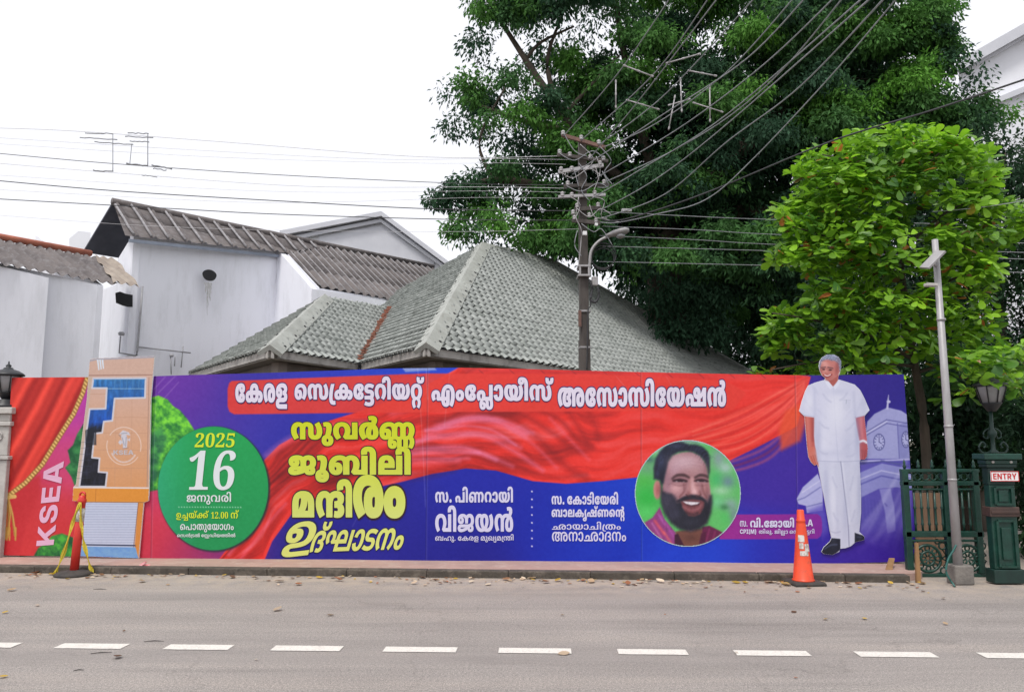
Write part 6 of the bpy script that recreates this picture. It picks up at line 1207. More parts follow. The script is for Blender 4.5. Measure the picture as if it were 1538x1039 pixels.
# -- clock tower and portico printed in pale violet at the right
def Z5(*p): return [(1180 + a / 2.598, 500 + b / 2.598) for a, b in p]
LV = (150, 150, 208)
pt.poly(Z5((38, 645), (62, 600), (120, 548), (140, 600), (140, 690), (78, 700), (74, 672), (45, 665)), (176, 178, 226), 0.8)
pt.line(Z5((42, 650), (70, 640), (130, 600)), 1.5, (110, 112, 180), 0.8)
pt.line(Z5((60, 620), (128, 575)), 1.2, (210, 210, 240), 0.8)
pt.line(Z5((76, 676), (140, 660)), 1.5, (110, 112, 180), 0.8)
pt.poly(Z5((80, 690), (145, 665), (165, 770), (140, 800)), (96, 84, 190), 6, 0.8)
pt.poly(Z5((278, 500), (300, 480), (486, 480), (496, 900), (280, 800)), (104, 100, 188), 6, 0.75)
pt.poly(Z5((308, 490), (306, 400), (316, 345), (345, 315), (392, 292), (405, 292), (450, 303), (472, 318), (486, 490)), (160, 162, 214), 0.8)
pt.poly(Z5((436, 360), (474, 345), (486, 488), (440, 488)), (136, 138, 198), 0.8)
pt.line(Z5((395, 295), (398, 262), (400, 242)), [3.2, 2.2, 0.8], (190, 190, 226), 0.6)
pt.ell(1180 + 400 / 2.598, 500 + 268 / 2.598, 3, 2.2, (190, 190, 226))
for a, b in (((308, 388), (392, 338)), ((392, 338), (474, 352)), ((306, 402), (392, 352)), ((392, 352), (476, 366))): pt.line(Z5(a, b), 1.4, (92, 92, 160), 0.7)
pt.line(Z5((306, 395), (392, 345)), 1.6, (206, 206, 240), 0.7)
pt.line(Z5((434, 352), (440, 488)), 1.2, (96, 96, 170), 0.7)
for a, b, rx in ((362, 425, 7.6), (466, 415, 5.4)):
    x, y = 1180 + a / 2.598, 500 + b / 2.598
    pt.ell(x, y, rx + 1.2, 12.6, (74, 76, 140)); pt.ell(x, y, rx, 11.2, (176, 178, 224))
    for k in range(12):
        an = k * math.pi / 6
        pt.line([(x + rx * .72 * math.cos(an), y + 8.2 * math.sin(an)), (x + rx * .92 * math.cos(an), y + 10.4 * math.sin(an))], 1.1, (70, 72, 136), 0.5)
    pt.line([(x, y), (x, y - 7)], 1.1, (60, 62, 126), 0.5); pt.line([(x, y), (x + 3.5, y + 2)], 1.1, (60, 62, 126), 0.5)
for a, b, c in (((284, 500), (488, 492), (186, 186, 232)), ((284, 510), (380, 500), (80, 80, 150)), ((370, 498), (490, 520), (88, 90, 158))): pt.line(Z5(a, b), 2.2, c, 0.8)
pt.poly(Z5((284, 545), (372, 508), (488, 530), (492, 610), (430, 600), (360, 606), (290, 640)), (150, 152, 214), 1.0, 0.9)
pt.line(Z5((286, 590), (370, 556), (490, 580)), 2.2, (96, 96, 178), 1.0); pt.line(Z5((286, 570), (370, 536), (490, 560)), 1.6, (196, 198, 238), 1.0)
pt.poly(Z5((362, 608), (405, 604), (420, 680), (424, 770), (392, 780), (384, 700)), (150, 148, 218), 1.5, 0.85)
for k in range(7): pt.line(Z5((300 + 14 * k, 640 + 4 * k), (306 + 14 * k, 720 - 8 * k)), 2.2, (78, 72, 170), 1.2, 0.6)
for k, (x0, x1) in enumerate(((478, 300), (470, 262), (486, 340), (482, 380), (488, 420), (490, 450), (474, 285))):
    pt.line(Z5((x0, 470 + 30 * k), ((x0 + x1) / 2, 640 + 22 * k), (x1, 800 + 8 * k)), [1.2, 5.0, 8.0], (206, 206, 246), 3.0, 0.24)
pt.poly(Z5((150, 800), (300, 790), (500, 760), (510, 900), (140, 900)), (56, 28, 156), 26, 0.85)
# -- purple name bar, dotted divider
pt.poly([(1080, 772), (1226, 771), (1231, 775), (1233, 783), (1233, 797), (1231, 804), (1226, 808), (1080, 809)], lambda x, y: np.stack([150 - (x - 1080) * 0.12, 34 + 0 * x, 140 + (x - 1080) * 0.1], -1), 0.8)
for k in range(8): pt.ell(799, 737.5 + 11.7 * k, 1.25, 1.25, (214, 208, 236), 0.7)
# -- green date disc with a drop shadow painted round its edge
pt.ell(323.2, 734.2, 83.4, 94, (20, 44, 50), 2.2, 0.85)
pt.ell(321.8, 733, 82, 92.6, lambda x, y: np.stack([24 + 16 * np.clip((x - 300) / -60, 0, 1), 156 - 10 * np.clip((y - 700) / 120, -1, 1) + 14 * np.clip((x - 300) / -60, 0, 1), 82 + 34 * np.clip((x - 300) / -60, 0, 1)], -1), 0.7)
for k in range(24): pt.ell(270.5 + 4.0 * k, 760.8 + 0.02 * k, 1.0, 0.9, (170, 222, 190), 0.6, 0.9)
# -- wear: pale rub marks and creases of the vinyl itself
for ps, a in (([(628, 552), (634, 640), (640, 760)], .25), ([(641, 556), (643, 600)], .3), ([(676, 560), (668, 640)], .18), ([(240, 590), (262, 568), (272, 560)], .3), ([(247, 600), (270, 574)], .25), ([(232, 586), (250, 566)], .3), ([(530, 790), (552, 748)], .2), ([(556, 782), (566, 760)], .2), ([(926, 566), (946, 590)], .2), ([(1000, 566), (1014, 590)], .15)):
    pt.line(curve(ps), 1.0, (232, 226, 240), 1.0, a)
pt.poly([(604, 552), (652, 549), (656, 556), (610, 559)], (206, 214, 232), 2.0, 0.6)
for sx_ in (236, 643, 962, 1192):
    pt.line([(sx_, 545), (sx_ - 2 + (sx_ - 690) * 0.012, 852)], 1.0, (20, 16, 50), 0.7, 0.28); pt.line([(sx_ + 1.3, 545), (sx_ - 0.7 + (sx_ - 690) * 0.012, 852)], 0.8, (226, 222, 240), 0.6, 0.22)
for ps in ([(640, 646), (700, 628), (750, 630), (800, 650)], [(612, 668), (668, 652), (728, 650), (782, 672)], [(600, 684), (660, 676), (720, 680), (770, 700)], [(590, 698), (640, 694), (690, 692)]):
    pt.line(curve(ps), 4.5, (240, 150, 200), 4, 0.42)
grain = (fbm(pt.x / 3.1, pt.y / 3.1, 2) - 0.5)[:, None] * 9
pt.c = np.clip(pt.c + grain, 2, 250)

BW = (BR - BL).length
bn = thing('banner', (BL.x, BL.y, 0), 'long printed vinyl banner in red and blue with Malayalam lettering along the pavement', 'banner')
off = disp(GX, GY)
sheet_grid('printed_sheet', GX, GY, off, pt.c, bn)
# timber frame behind the vinyl
fr = MB()
for z0, z1 in ((0.32, 0.32), (1.25, 1.25), (2.16, 2.16)):
    fr.box((BL + BR) / 2 - BN * 0.05 + Vector((0, 0, z0 - BL.z * 0 - 0.085)), (BW - 0.3, 0.05, 0.07), math.atan2(BU.y, BU.x))
fr.build('frame_rail', M['wood'], bn)
for k in range(8):
    q = BP + BU * (0.2 + (BW - 0.4) * k / 7) - BN * 0.11
    MB().box((q.x, q.y, 1.15), (0.06, 0.06, 2.2), math.atan2(BU.y, BU.x)).build('frame_post', M['wood'], bn)

# -- round portrait, printed on its own disc
pr = Paint(*np.meshgrid(np.linspace(949, 1115, 250), np.linspace(656, 824, 250)))
PX, PY = pr.x.reshape(250, 250), pr.y.reshape(250, 250)
def Zp(*p): return [(940 + a / 5.772, 650 + b / 5.772) for a, b in p]
class ZP:
    k = 5.772
    def poly(s, pts, c, soft=6, a=1.0): pr.poly(Zp(*pts), c, soft / s.k, a)
    def line(s, pts, w, c, soft=6, a=1.0): pr.line(curve(Zp(*pts), 8), (w / s.k) if np.isscalar(w) else np.array(w) / s.k, c, soft / s.k, a)
    def ell(s, x, y, rx, ry, c, soft=6, a=1.0): pr.ell(940 + x / s.k, 650 + y / s.k, rx / s.k, ry / s.k, c, soft / s.k, a)
    def glow(s, x, y, rx, ry, c, a=1.0, r=0.0): pr.glow(940 + x / s.k, 650 + y / s.k, rx / s.k, ry / s.k, c, a, r)
z = ZP()
pr.fill((96, 196, 104))
for q in ((180, 300, 90, 70, (110, 170, 130)), (160, 420, 90, 60, (84, 190, 80)), (180, 560, 120, 120, (44, 190, 70)), (180, 690, 90, 60, (90, 220, 110)), (300, 130, 110, 60, (176, 220, 196)), (500, 70, 220, 40, (170, 214, 196)),
          (800, 220, 60, 90, (140, 160, 170)), (860, 300, 60, 50, (176, 204, 200)), (780, 400, 50, 60, (70, 190, 110)), (880, 420, 60, 60, (110, 140, 160)), (820, 500, 80, 40, (170, 220, 180)), (790, 600, 70, 60, (120, 210, 150)),
          (900, 620, 60, 60, (150, 180, 180)), (850, 730, 60, 50, (84, 200, 104)), (930, 700, 40, 80, (120, 150, 150)), (780, 760, 60, 70, (100, 200, 110)), (850, 640, 40, 26, (60, 130, 80)), (200, 230, 60, 30, (70, 110, 110))):
    z.glow(*q, 0.85)
z.poly([(150, 780), (230, 730), (292, 640), (330, 740), (430, 860), (470, 1000), (330, 1000), (220, 900)], (150, 64, 134), 8)
for a, b, c, w in (((250, 760), (330, 870), (240, 96, 100), 22), ((300, 720), (420, 900), (176, 80, 170), 24), ((225, 780), (300, 900), (214, 130, 190), 14), ((330, 860), (400, 970), (232, 110, 110), 18), ((280, 700), (330, 790), (196, 110, 196), 10)): z.line([a, b], w, c, 10, 0.7)
z.poly([(660, 810), (720, 800), (860, 870), (820, 960), (640, 1000), (640, 900)], (104, 28, 74), 8)
for a, b in (((720, 830), (690, 950)), ((770, 850), (740, 950)), ((810, 870), (790, 950))): z.line([a, b], 9, (170, 70, 120), 8, 0.6)
z.poly([(430, 850), (660, 820), (650, 985), (440, 985)], (118, 74, 64), 10)
z.poly([(420, 880), (450, 870), (510, 990), (420, 1000)], (62, 20, 48), 6)
z.poly([(650, 870), (690, 850), (680, 990), (620, 1000)], (84, 24, 60), 6)
z.ell(270, 490, 34, 82, (206, 138, 134), 8); z.ell(276, 490, 16, 50, (164, 92, 92), 14, 0.7)
face = [(318, 440), (330, 360), (345, 270), (400, 195), (480, 168), (560, 160), (640, 195), (690, 270), (708, 360), (722, 450), (738, 560), (730, 660), (690, 780), (560, 850), (430, 800), (340, 690), (305, 560)]
z.poly(face, (178, 132, 140), 8)
z.glow(520, 260, 130, 60, (206, 166, 176), 0.9); z.glow(590, 320, 60, 60, (190, 146, 150), 0.6); z.glow(410, 330, 40, 90, (190, 150, 164), 0.6); z.glow(430, 480, 60, 40, (206, 152, 156), 0.9); z.glow(690, 480, 26, 50, (176, 116, 116), 0.7)
z.glow(360, 480, 40, 70, (170, 128, 146), 0.6); z.glow(560, 390, 30, 40, (162, 112, 116), 0.5)
for y in (255, 285): z.line([(500, y), (560, y - 10), (640, y + 2)], 5, (150, 104, 112), 8, 0.45)
z.line([(395, 395), (440, 368), (500, 366), (545, 385)], [8, 22, 22, 12], (86, 58, 62), 12, 0.8)
z.line([(598, 385), (640, 366), (690, 372), (706, 388)], [12, 20, 20, 8], (80, 54, 58), 12, 0.8)
for x0, x1, y in ((412, 520, 412), (600, 700, 412)):
    z.line([(x0 - 10, y + 26), ((x0 + x1) / 2, y + 36), (x1, y + 20)], 14, (138, 90, 96), 14, 0.6)
    z.line([(x0, y - 2), ((x0 + x1) / 2, y - 8), (x1, y + 4)], 20, (70, 44, 52), 9, 0.95)
    z.line([(x0 + 18, y + 3), ((x0 + x1) / 2, y + 1), (x1 - 14, y + 5)], 7, (30, 22, 32), 5, 0.95)
    z.ell(x0 + 26, y + 6, 8, 5, (196, 170, 178), 6, 0.7)
for d in (0, 12, 24): z.line([(400 - d, 420 + d), (372 - d * .6, 440 + d)], 4, (140, 98, 108), 5, 0.5)
z.poly([(548, 400), (600, 400), (640, 500), (648, 530), (610, 548), (548, 546), (520, 528), (530, 490)], (192, 138, 140), 16, 0.8)
z.line([(570, 390), (585, 470), (592, 510)], [10, 26, 30], (226, 176, 178), 18, 0.9)
z.line([(520, 530), (545, 552), (590, 545), (625, 552), (648, 528)], 10, (112, 66, 70), 8, 0.8)
z.line([(516, 440), (510, 500), (466, 552)], 10, (136, 84, 88), 10, 0.7); z.line([(652, 440), (662, 505), (692, 560)], 10, (132, 80, 84), 10, 0.7)
beard = [(300, 430), (318, 500), (352, 520), (396, 528), (430, 570), (446, 600), (470, 582), (520, 560), (560, 552), (592, 560), (640, 556), (680, 580), (700, 590), (722, 540), (742, 540), (746, 600), (734, 690), (700, 780), (640, 830), (560, 852), (470, 838), (390, 780), (330, 690), (302, 600)]
z.poly(beard, (34, 36, 50), 24)
z.poly([(305, 520), (420, 540), (450, 640), (470, 720), (400, 760), (330, 660)], (62, 60, 80), 26, 0.6)
for k in range(46):
    rx, ry = 330 + (k * 61) % 390, 600 + (k * 97) % 230
    z.line([(rx, ry), (rx + 8 - (k % 5) * 4, ry + 26)], 3, (70, 70, 92) if k % 3 else (20, 20, 32), 4, 0.35)
z.poly([(470, 585), (560, 572), (680, 580), (676, 640), (640, 700), (590, 722), (540, 716), (496, 660)], (120, 66, 72), 10)
z.poly([(486, 590), (560, 590), (644, 596), (628, 622), (570, 632), (520, 618)], (60, 26, 36), 6)
z.poly([(490, 590), (560, 594), (640, 598), (616, 616), (566, 624), (520, 612)], (238, 232, 240), 5)
z.line([(500, 640), (560, 668), (620, 656), (650, 622)], 20, (168, 104, 112), 12, 0.8)
z.line([(520, 690), (580, 706), (620, 690)], 16, (50, 36, 46), 12, 0.7)
z.line([(450, 590), (500, 566), (570, 548), (640, 560), (684, 588)], [18, 30, 34, 30, 18], (30, 30, 44), 10, 0.95)
hair = [(240, 400), (238, 300), (256, 220), (290, 160), (350, 95), (420, 74), (490, 80), (545, 104), (600, 100), (660, 120), (706, 160), (724, 220), (724, 330), (712, 380), (700, 300), (676, 240), (640, 198), (580, 166), (520, 158), (450, 168), (400, 196), (366, 250), (346, 330), (326, 430), (312, 450), (290, 410), (256, 398)]
z.poly(hair, (30, 34, 54), 16)
for k in range(26):
    x0 = 262 + k * 17
    z.line([(x0, 330 - 200 * math.sin(k / 25 * 3.0)), (x0 + 24, 232 - 130 * math.sin(k / 25 * 3.0)), (x0 + 60, 210 - 110 * math.sin(k / 25 * 3.1))], 6, (66, 76, 110) if k % 2 else (18, 20, 34), 6, 0.35)
# light and dark of the photographed face
for q in ((500, 250, 120, 55, (220, 186, 198), .75), (430, 300, 40, 60, (206, 168, 182), .6), (430, 478, 46, 34, (224, 176, 182), .8), (592, 505, 20, 22, (236, 194, 198), .9), (575, 455, 12, 50, (224, 180, 186), .7), (680, 470, 20, 36, (196, 142, 146), .6),
          (690, 330, 26, 70, (140, 96, 104), .5), (468, 405, 60, 22, (116, 74, 84), .35), (652, 405, 52, 20, (110, 70, 80), .35), (360, 400, 26, 60, (158, 120, 138), .5), (540, 520, 14, 18, (120, 70, 76), .6), (640, 515, 12, 20, (116, 66, 72), .6), (700, 520, 18, 60, (120, 78, 84), .5),
          (350, 590, 40, 60, (84, 82, 104), .5), (420, 700, 60, 50, (58, 60, 82), .45), (560, 770, 70, 30, (52, 52, 70), .5), (690, 680, 26, 70, (24, 24, 36), .6), (300, 240, 30, 70, (64, 74, 112), .6), (420, 110, 60, 20, (74, 82, 118), .6), (620, 140, 50, 20, (60, 68, 98), .5), (270, 350, 18, 40, (70, 80, 116), .5), (560, 905, 60, 30, (84, 52, 48), .6)):
    z.glow(*q)
for k in range(70):                                           # hair and beard strands
    t = k / 69
    x0 = 255 + 440 * t; y0 = 300 - 200 * math.sin(t * 3.0)
    z.line([(x0, y0), (x0 + 14, y0 - 34), (x0 + 44, y0 - 52)], 3, (84, 94, 132) if k % 3 == 0 else (16, 18, 30), 5, 0.35)
    bx, by = 318 + (k * 53) % 410, 540 + (k * 89) % 280
    z.line([(bx, by), (bx + 6, by + 20), (bx + 4, by + 36)], 2.5, (96, 94, 116) if k % 3 == 0 else (16, 16, 26), 4, 0.28)
for x0, x1, y in ((414, 520, 412), (600, 702, 412)):
    z.line([(x0 - 6, y + 2), ((x0 + x1) / 2, y - 9), (x1 + 4, y + 4)], 11, (52, 30, 40), 7, 0.95)
    z.line([(x0 + 12, y + 5), ((x0 + x1) / 2, y + 4), (x1 - 10, y + 7)], 9, (24, 18, 28), 5, 0.95)
    z.ell(x0 + 22, y + 7, 9, 5, (206, 182, 190), 5, 0.85); z.ell(x1 - 20, y + 8, 8, 4, (196, 172, 180), 5, 0.7)
    z.line([(x0, y + 24), ((x0 + x1) / 2, y + 30), (x1, y + 20)], 6, (206, 160, 166), 8, 0.5)
    z.line([(x0 + 4, y + 38), ((x0 + x1) / 2, y + 46), (x1 - 4, y + 36)], 5, (128, 84, 92), 7, 0.5)
z.line([(398, 396), (440, 366), (500, 364), (545, 384)], [8, 20, 20, 10], (64, 42, 48), 9, 0.8); z.line([(598, 384), (640, 364), (690, 370), (708, 388)], [10, 18, 18, 8], (60, 40, 46), 9, 0.8)
z.line([(522, 532), (545, 550), (562, 546)], 7, (96, 52, 58), 6, 0.8); z.line([(604, 546), (624, 552), (644, 532)], 7, (96, 52, 58), 6, 0.8)
z.line([(498, 440), (500, 500), (462, 552)], 8, (120, 70, 76), 8, 0.7); z.line([(660, 446), (672, 505), (698, 556)], 8, (118, 68, 74), 8, 0.7)
pr.c = blur(pr.c, 250, 250, 0.9)
n_ = (fbm(pr.x * 0.5, pr.y * 0.5, 3) - 0.5)[:, None]
pr.c = pr.c * (1 + 0.08 * n_)
pr.c = np.clip(pr.c * 0.96 + (fbm(pr.x * 1.3, pr.y * 1.3, 2) - 0.5)[:, None] * 8, 0, 255)
keep = ((PX - 1032.2) / 79.5) ** 2 + ((PY - 740.4) / 80.2) ** 2 < 1
rimm = ((PX - 1032.2) / 78.0) ** 2 + ((PY - 740.4) / 78.6) ** 2 > 1
cc = pr.c.reshape(250, 250, 3); cc[rimm] = (176, 200, 206)
po = sheet_grid('portrait_print', PX, PY, disp(PX, PY) + 0.006, cc.reshape(-1, 3), bn, keep)
po['label'] = 'round printed portrait of a smiling bearded man with dark hair and magenta shirt'

# ---------------- lettering
def dec(c):
    out, x, y = [], 0, 0
    for i in range(0, len(c), 2):
        x += c[i] // 2; y += c[i + 1]
        out.append((x, y, c[i] & 1))
    return out
def flatten(c, seg):
    n = len(c)
    pts = []
    for i in range(n):                                        # implied on-curve points
        a, b = c[i], c[(i + 1) % n]
        pts.append(a)
        if not a[2] and not b[2]: pts.append(((a[0] + b[0]) / 2, (a[1] + b[1]) / 2, 1))
    k = next(i for i, p in enumerate(pts) if p[2])
    pts = pts[k:] + pts[:k] + [pts[k]]
    out = []
    i = 0
    while i < len(pts) - 1:
        p = pts[i]
        if pts[i + 1][2]:
            out.append((p[0], p[1])); i += 1
        else:
            q, r_ = pts[i + 1], pts[i + 2]
            for j in range(seg):
                t = j / seg
                out.append(((1 - t) ** 2 * p[0] + 2 * t * (1 - t) * q[0] + t * t * r_[0], (1 - t) ** 2 * p[1] + 2 * t * (1 - t) * q[1] + t * t * r_[1]))
            i += 2
    res = []
    for p in out:
        if not res or abs(p[0] - res[-1][0]) + abs(p[1] - res[-1][1]) > 0.4: res.append(p)
    return res
def wind(P, contours):
    w = np.zeros(len(P), int)
    x, y = P[:, 0], P[:, 1]
    for c in contours:
        C = np.asarray(c); D = np.roll(C, -1, 0)
        for (ax, ay), (bx, by) in zip(C, D):
            side = (bx - ax) * (y - ay) - (by - ay) * (x - ax)
            w += ((ay <= y) & (by > y) & (side > 0)).astype(int)
            w -= ((ay > y) & (by <= y) & (side < 0)).astype(int)
    return w
def tri(contours):
    vs, es = [], []
    for c in contours:
        o = len(vs)
        vs += [Vector(p) for p in c]
        es += [(o + i, o + (i + 1) % len(c)) for i in range(len(c))]
    V, _, F, _, _, _ = delaunay_2d_cdt(vs, es, [], 0, 1e-4)
    V = np.array([(v.x, v.y) for v in V]); F = np.array([f for f in F if len(f) == 3])
    return V, F
_gc = {}
def glyph(i, stroke=0):
    if (i, stroke) in _gc: return _gc[(i, stroke)]
    cs = [flatten(dec(c), 3 if stroke else 4) for c in GLYPHS[i]]
    cs = [c for c in cs if len(c) > 2]
    if not cs:
        r_ = (np.zeros((0, 2)), np.zeros((0, 3), int))
    elif not stroke:
        V, F = tri(cs)
        r_ = (V, F[wind(V[F].mean(1), cs) != 0])
    else:
        pcs = [c[::-1] for c in cs]
        for c in cs:
            n = len(c)
            for k in range(n):
                a, b = np.array(c[k], float), np.array(c[(k + 1) % n], float)
                d = b - a; L_ = np.hypot(*d)
                if L_ < 1e-6: continue
                d /= L_; q = np.array((-d[1], d[0])) * stroke; e = d * stroke * 0.55
                pcs.append([tuple(a - e - q), tuple(b + e - q), tuple(b + e + q), tuple(a - e + q)])
        V, F = tri(pcs)
        r_ = (V, F[wind(V[F].mean(1), pcs) > 0])
    _gc[(i, stroke)] = r_
    return r_
def run_mesh(items, stroke=0):
    Vs, Fs, o = [], [], 0
    for gi, x in items:
        V, F = glyph(gi, stroke)
        if not len(V): continue
        Vs.append(V + np.array((x, 0))); Fs.append(F + o); o += len(V)
    return np.concatenate(Vs), np.concatenate(Fs)
def run_bounds(items):
    V, F = run_mesh(items)
    U = V[np.unique(F)]
    return U.min(0), U.max(0)
PAL = {'W': ((226, 218, 236), None), 'Y': ((204, 214, 24), (210, 222, 120)), 'H': ((208, 216, 84), (216, 222, 120)), 'y': ((214, 232, 48), None), 'w': ((222, 230, 232), None), 'p': ((214, 212, 240), None)}
OUTL = {'W': ((52, 34, 96), 11), 'Y': ((46, 20, 40), 11), 'H': ((24, 20, 80), 10)}
BOLD = {'W': 2.5, 'Y': 4, 'H': 3}
def place(V, lo, hi, box, shear=0.0, tilt=0.0):
    x0, y0, x1, y1 = box
    u = (V[:, 0] - lo[0]) / (hi[0] - lo[0]); v = (V[:, 1] - lo[1]) / (hi[1] - lo[1])
    px = x0 + u * (x1 - x0) + shear * (v - 0.5) * (y1 - y0)
    py = y1 - v * (y1 - y0) - tilt * (u - 0.5)
    return px, py
for items, box, ck in RUNS:
    if box is None: continue
    lo, hi = run_bounds(items)
    shear, tilt = (0.30, 5.0) if ck == 'H' else ((0.10, 0) if (ck in 'wy' and box[3] - box[1] > 15 and box[1] < 700) else (0, 0))
    if ck == 'H': box = (box[0] + 2, box[1] + 2, box[2] - 2, box[3] - 2)
    for layer in (1, 0):
        if layer and ck not in OUTL: continue
        V, F = run_mesh(items, OUTL[ck][1] if layer else BOLD.get(ck, 0))
        px, py = place(V, lo, hi, box, shear, tilt)
        P3 = bplane_np(px, py, disp(px, py) + (0.0045 if layer else 0.0065))
        if layer: c = np.tile(lin(OUTL[ck][0]), (len(V), 1))
        else:
            c0, c1 = PAL[ck]
            t = np.clip((py - 625) / 150, 0, 1)[:, None] if c1 else np.zeros((len(V), 1))
            c = lin(np.array(c0) * (1 - t) + np.array(c1 or c0) * t) * INK
        mesh_np('lettering_outline' if layer else 'lettering', P3, F[:, ::-1], M['letters'], bn, c, False)
# the upright word on the red panel at the left end
items = next(r_[0] for r_ in RUNS if r_[2] == 'K')
lo, hi = run_bounds(items)
V, F = run_mesh(items)
u = (V[:, 0] - lo[0]) / (hi[0] - lo[0]); v = (V[:, 1] - lo[1]) / (hi[1] - lo[1])
q00, q10, q01, q11 = np.array((84, 817.)), np.array((99, 692.)), np.array((57, 819.)), np.array((69, 696.))
Q = (q00 * (1 - u)[:, None] + q10 * u[:, None]) * (1 - v)[:, None] + (q01 * (1 - u)[:, None] + q11 * u[:, None]) * v[:, None]
mesh_np('lettering', bplane_np(Q[:, 0], Q[:, 1], disp(Q[:, 0], Q[:, 1]) + 0.006), F[:, ::-1], M['letters'], bn, np.tile(lin((226, 178, 206)) * INK, (len(V), 1)), False)

# ---------------- cut-out boards standing in front of the banner
def board(name, outline, off, th, matk, parent):
    P = [bplane(x, y, off) for x, y in outline]
    return MB().prism(P, -BN * th).build(name, M[matk], parent)
def grid_print(name, outline, paint, off, parent, step, soft_=0):
    xs = [p[0] for p in outline]; ys = [p[1] for p in outline]
    X, Y = np.meshgrid(np.arange(min(xs), max(xs) + step, step), np.arange(min(ys), max(ys) + step, step))
    p = Paint(X, Y)
    paint(p)
    if soft_: p.c = blur(p.c, X.shape[0], X.shape[1], soft_)
    p.c = np.clip(p.c, 0, 255)
    return sheet_grid(name, X, Y, np.full(X.shape, off), p.c, parent, inside(outline, X, Y))
# brick-coloured facade
FO = [(140.5, 541), (147, 539), (237, 535.5), (234.5, 566), (231.5, 600), (229, 732), (228, 751), (221, 754), (213.5, 836.5), (119, 833), (121, 800), (128, 752), (115, 751), (116, 731), (120, 726), (136, 600), (138.5, 565)]
def Zf(*p): return [(110 + a / 4.946, 530 + b / 4.946) for a, b in p]
def facade(p):
    p.fill(lambda x, y: np.stack([208 + 6 * np.clip((y - 570) / 160, 0, 1), 174 - 20 * np.clip((y - 570) / 160, 0, 1), 162 - 56 * np.clip((y - 570) / 160, 0, 1)], -1))
    for y in (592, 626.5, 650, 675, 702): p.line([(110, y), (240, y + 0.5)], 0.7, (186, 140, 112), 0.6, 0.6)
    for x0, x1 in ((180, 178), (204, 202)): p.line([(x0, 566), (x1, 731)], 0.7, (190, 146, 120), 0.6, 0.55)
    p.line([(231.8, 566), (228.5, 731)], 6, (204, 170, 150), 0.8, 0.8)
    p.line([(228.6, 568), (226, 731)], 0.8, (150, 110, 96), 0.6, 0.8)
    p.poly([(138, 566), (144, 566), (126, 731), (114, 731)], (196, 176, 160), 0.8)
    gl = Zf((178, 192), (563, 190), (558, 335), (335, 340), (318, 503), (255, 510), (243, 592), (188, 598), (168, 775), (224, 780), (216, 880), (280, 885), (268, 988), (75, 988), (150, 418), (268, 415), (277, 264), (168, 264))
    def glass(x, y):
        t = np.clip((y - 568) / 70, 0, 1); d = np.clip((y - 634) / 12, 0, 1)
        c = np.stack([50 - 26 * t, 116 - 38 * t, 178 - 4 * t], -1)
        n = fbm(x / 4, y / 9, 3)
        c = c * (0.75 + 0.5 * n[:, None])
        dk = np.stack([26 + 40 * (n - .5), 28 + 40 * (n - .5), 40 + 60 * (n - .5)], -1)
        return c * (1 - d[:, None]) + dk * d[:, None]
    p.poly(gl, glass, 0.5)
    p.line(gl + gl[:1], 2.6, (206, 204, 214), 0.5)
    p.line(Zf((285, 268), (556, 268)), 0.8, (150, 190, 220), 0.5); p.line(Zf((178, 200), (560, 198)), 1.0, (120, 170, 210), 0.5)
    for x in (178, 186, 196, 205, 214): p.line([(x, 570), (x - 0.4, 584)], 0.7, (110, 160, 200), 0.5, 0.6)
    for k in range(9): p.poly([(134 + 2.4 * k, 646 - (k * 37 % 9)), (136 + 2.4 * k, 645 - (k * 37 % 9)), (136 + 2.4 * k, 668), (134 + 2.4 * k, 668)], (22, 30, 44), 0.6, 0.8) if k < 7 else None
    for k in range(7): p.line([(128 - k * 1.6, 664 + 9 * k), (146 - k * 0.8, 663 + 9 * k)], 0.6, (70, 80, 100), 0.5, 0.5)
    # round emblem: ring, a small standing group, lettering below
    cx, cy = 191.5, 669.5
    for k in range(40):
        a = 2 * math.pi * k / 40
        if 0.3 < (a % 3.14) < 0.55: continue
        p.line([(cx + 25.5 * math.cos(a), cy + 28 * math.sin(a)), (cx + 25.5 * math.cos(a + .12), cy + 28 * math.sin(a + .12))], 1.2, (236, 220, 214), 0.6, 0.75)
    for q in ([(190, 668), (187, 655), (189, 650), (195, 652), (197, 660), (196, 672), (190, 673)], [(184, 652), (190, 646), (199, 649), (201, 654), (193, 652)], [(186, 660), (183, 664), (186, 668), (190, 664)], [(197, 660), (201, 657), (200, 663)]):
        p.poly(q, (206, 204, 214), 0.7)
    for a, b in (((188, 651), (196, 650)), ((189, 657), (192, 668)), ((195, 656), (194, 670)), ((184, 653), (187, 656)), ((190, 673), (198, 672))): p.line([a, b], 0.8, (110, 108, 122), 0.6, 0.7)
    for k in range(9):
        a = 0.6 + k * 0.24
        p.line([(cx + 20 * math.cos(a), cy + 24 * math.sin(a)), (cx + 20 * math.cos(a + .13), cy + 24 * math.sin(a + .13))], 2.4, (222, 206, 204), 0.7, 0.8)
    # cornice, ledge, band, shutter, plinth
    p.poly([(138, 530), (240, 530), (236, 566), (138, 566)], (206, 172, 156), 0.5)
    p.line([(138, 543.5), (150, 540.5), (238, 537)], 2.4, (168, 166, 178), 0.6); p.line([(138, 564.5), (236, 563.5)], 1.2, (150, 112, 100), 0.6); p.line([(139, 545), (136, 566)], 1.6, (176, 160, 156), 0.6)
    for k in range(3): p.poly([(151 + 3.6 * k, 541), (153.6 + 3.6 * k, 541), (155 + 3.4 * k, 556 - k), (153.4 + 3.4 * k, 557 - k)], (214, 226, 240), 0.6)
    p.poly([(112, 732), (232, 733), (230, 754), (112, 753)], (222, 146, 56), 0.6); p.line([(150, 733), (149, 752)], 0.7, (180, 110, 40), 0.5); p.line([(114, 731), (230, 732)], 2.2, (224, 214, 214), 0.5)
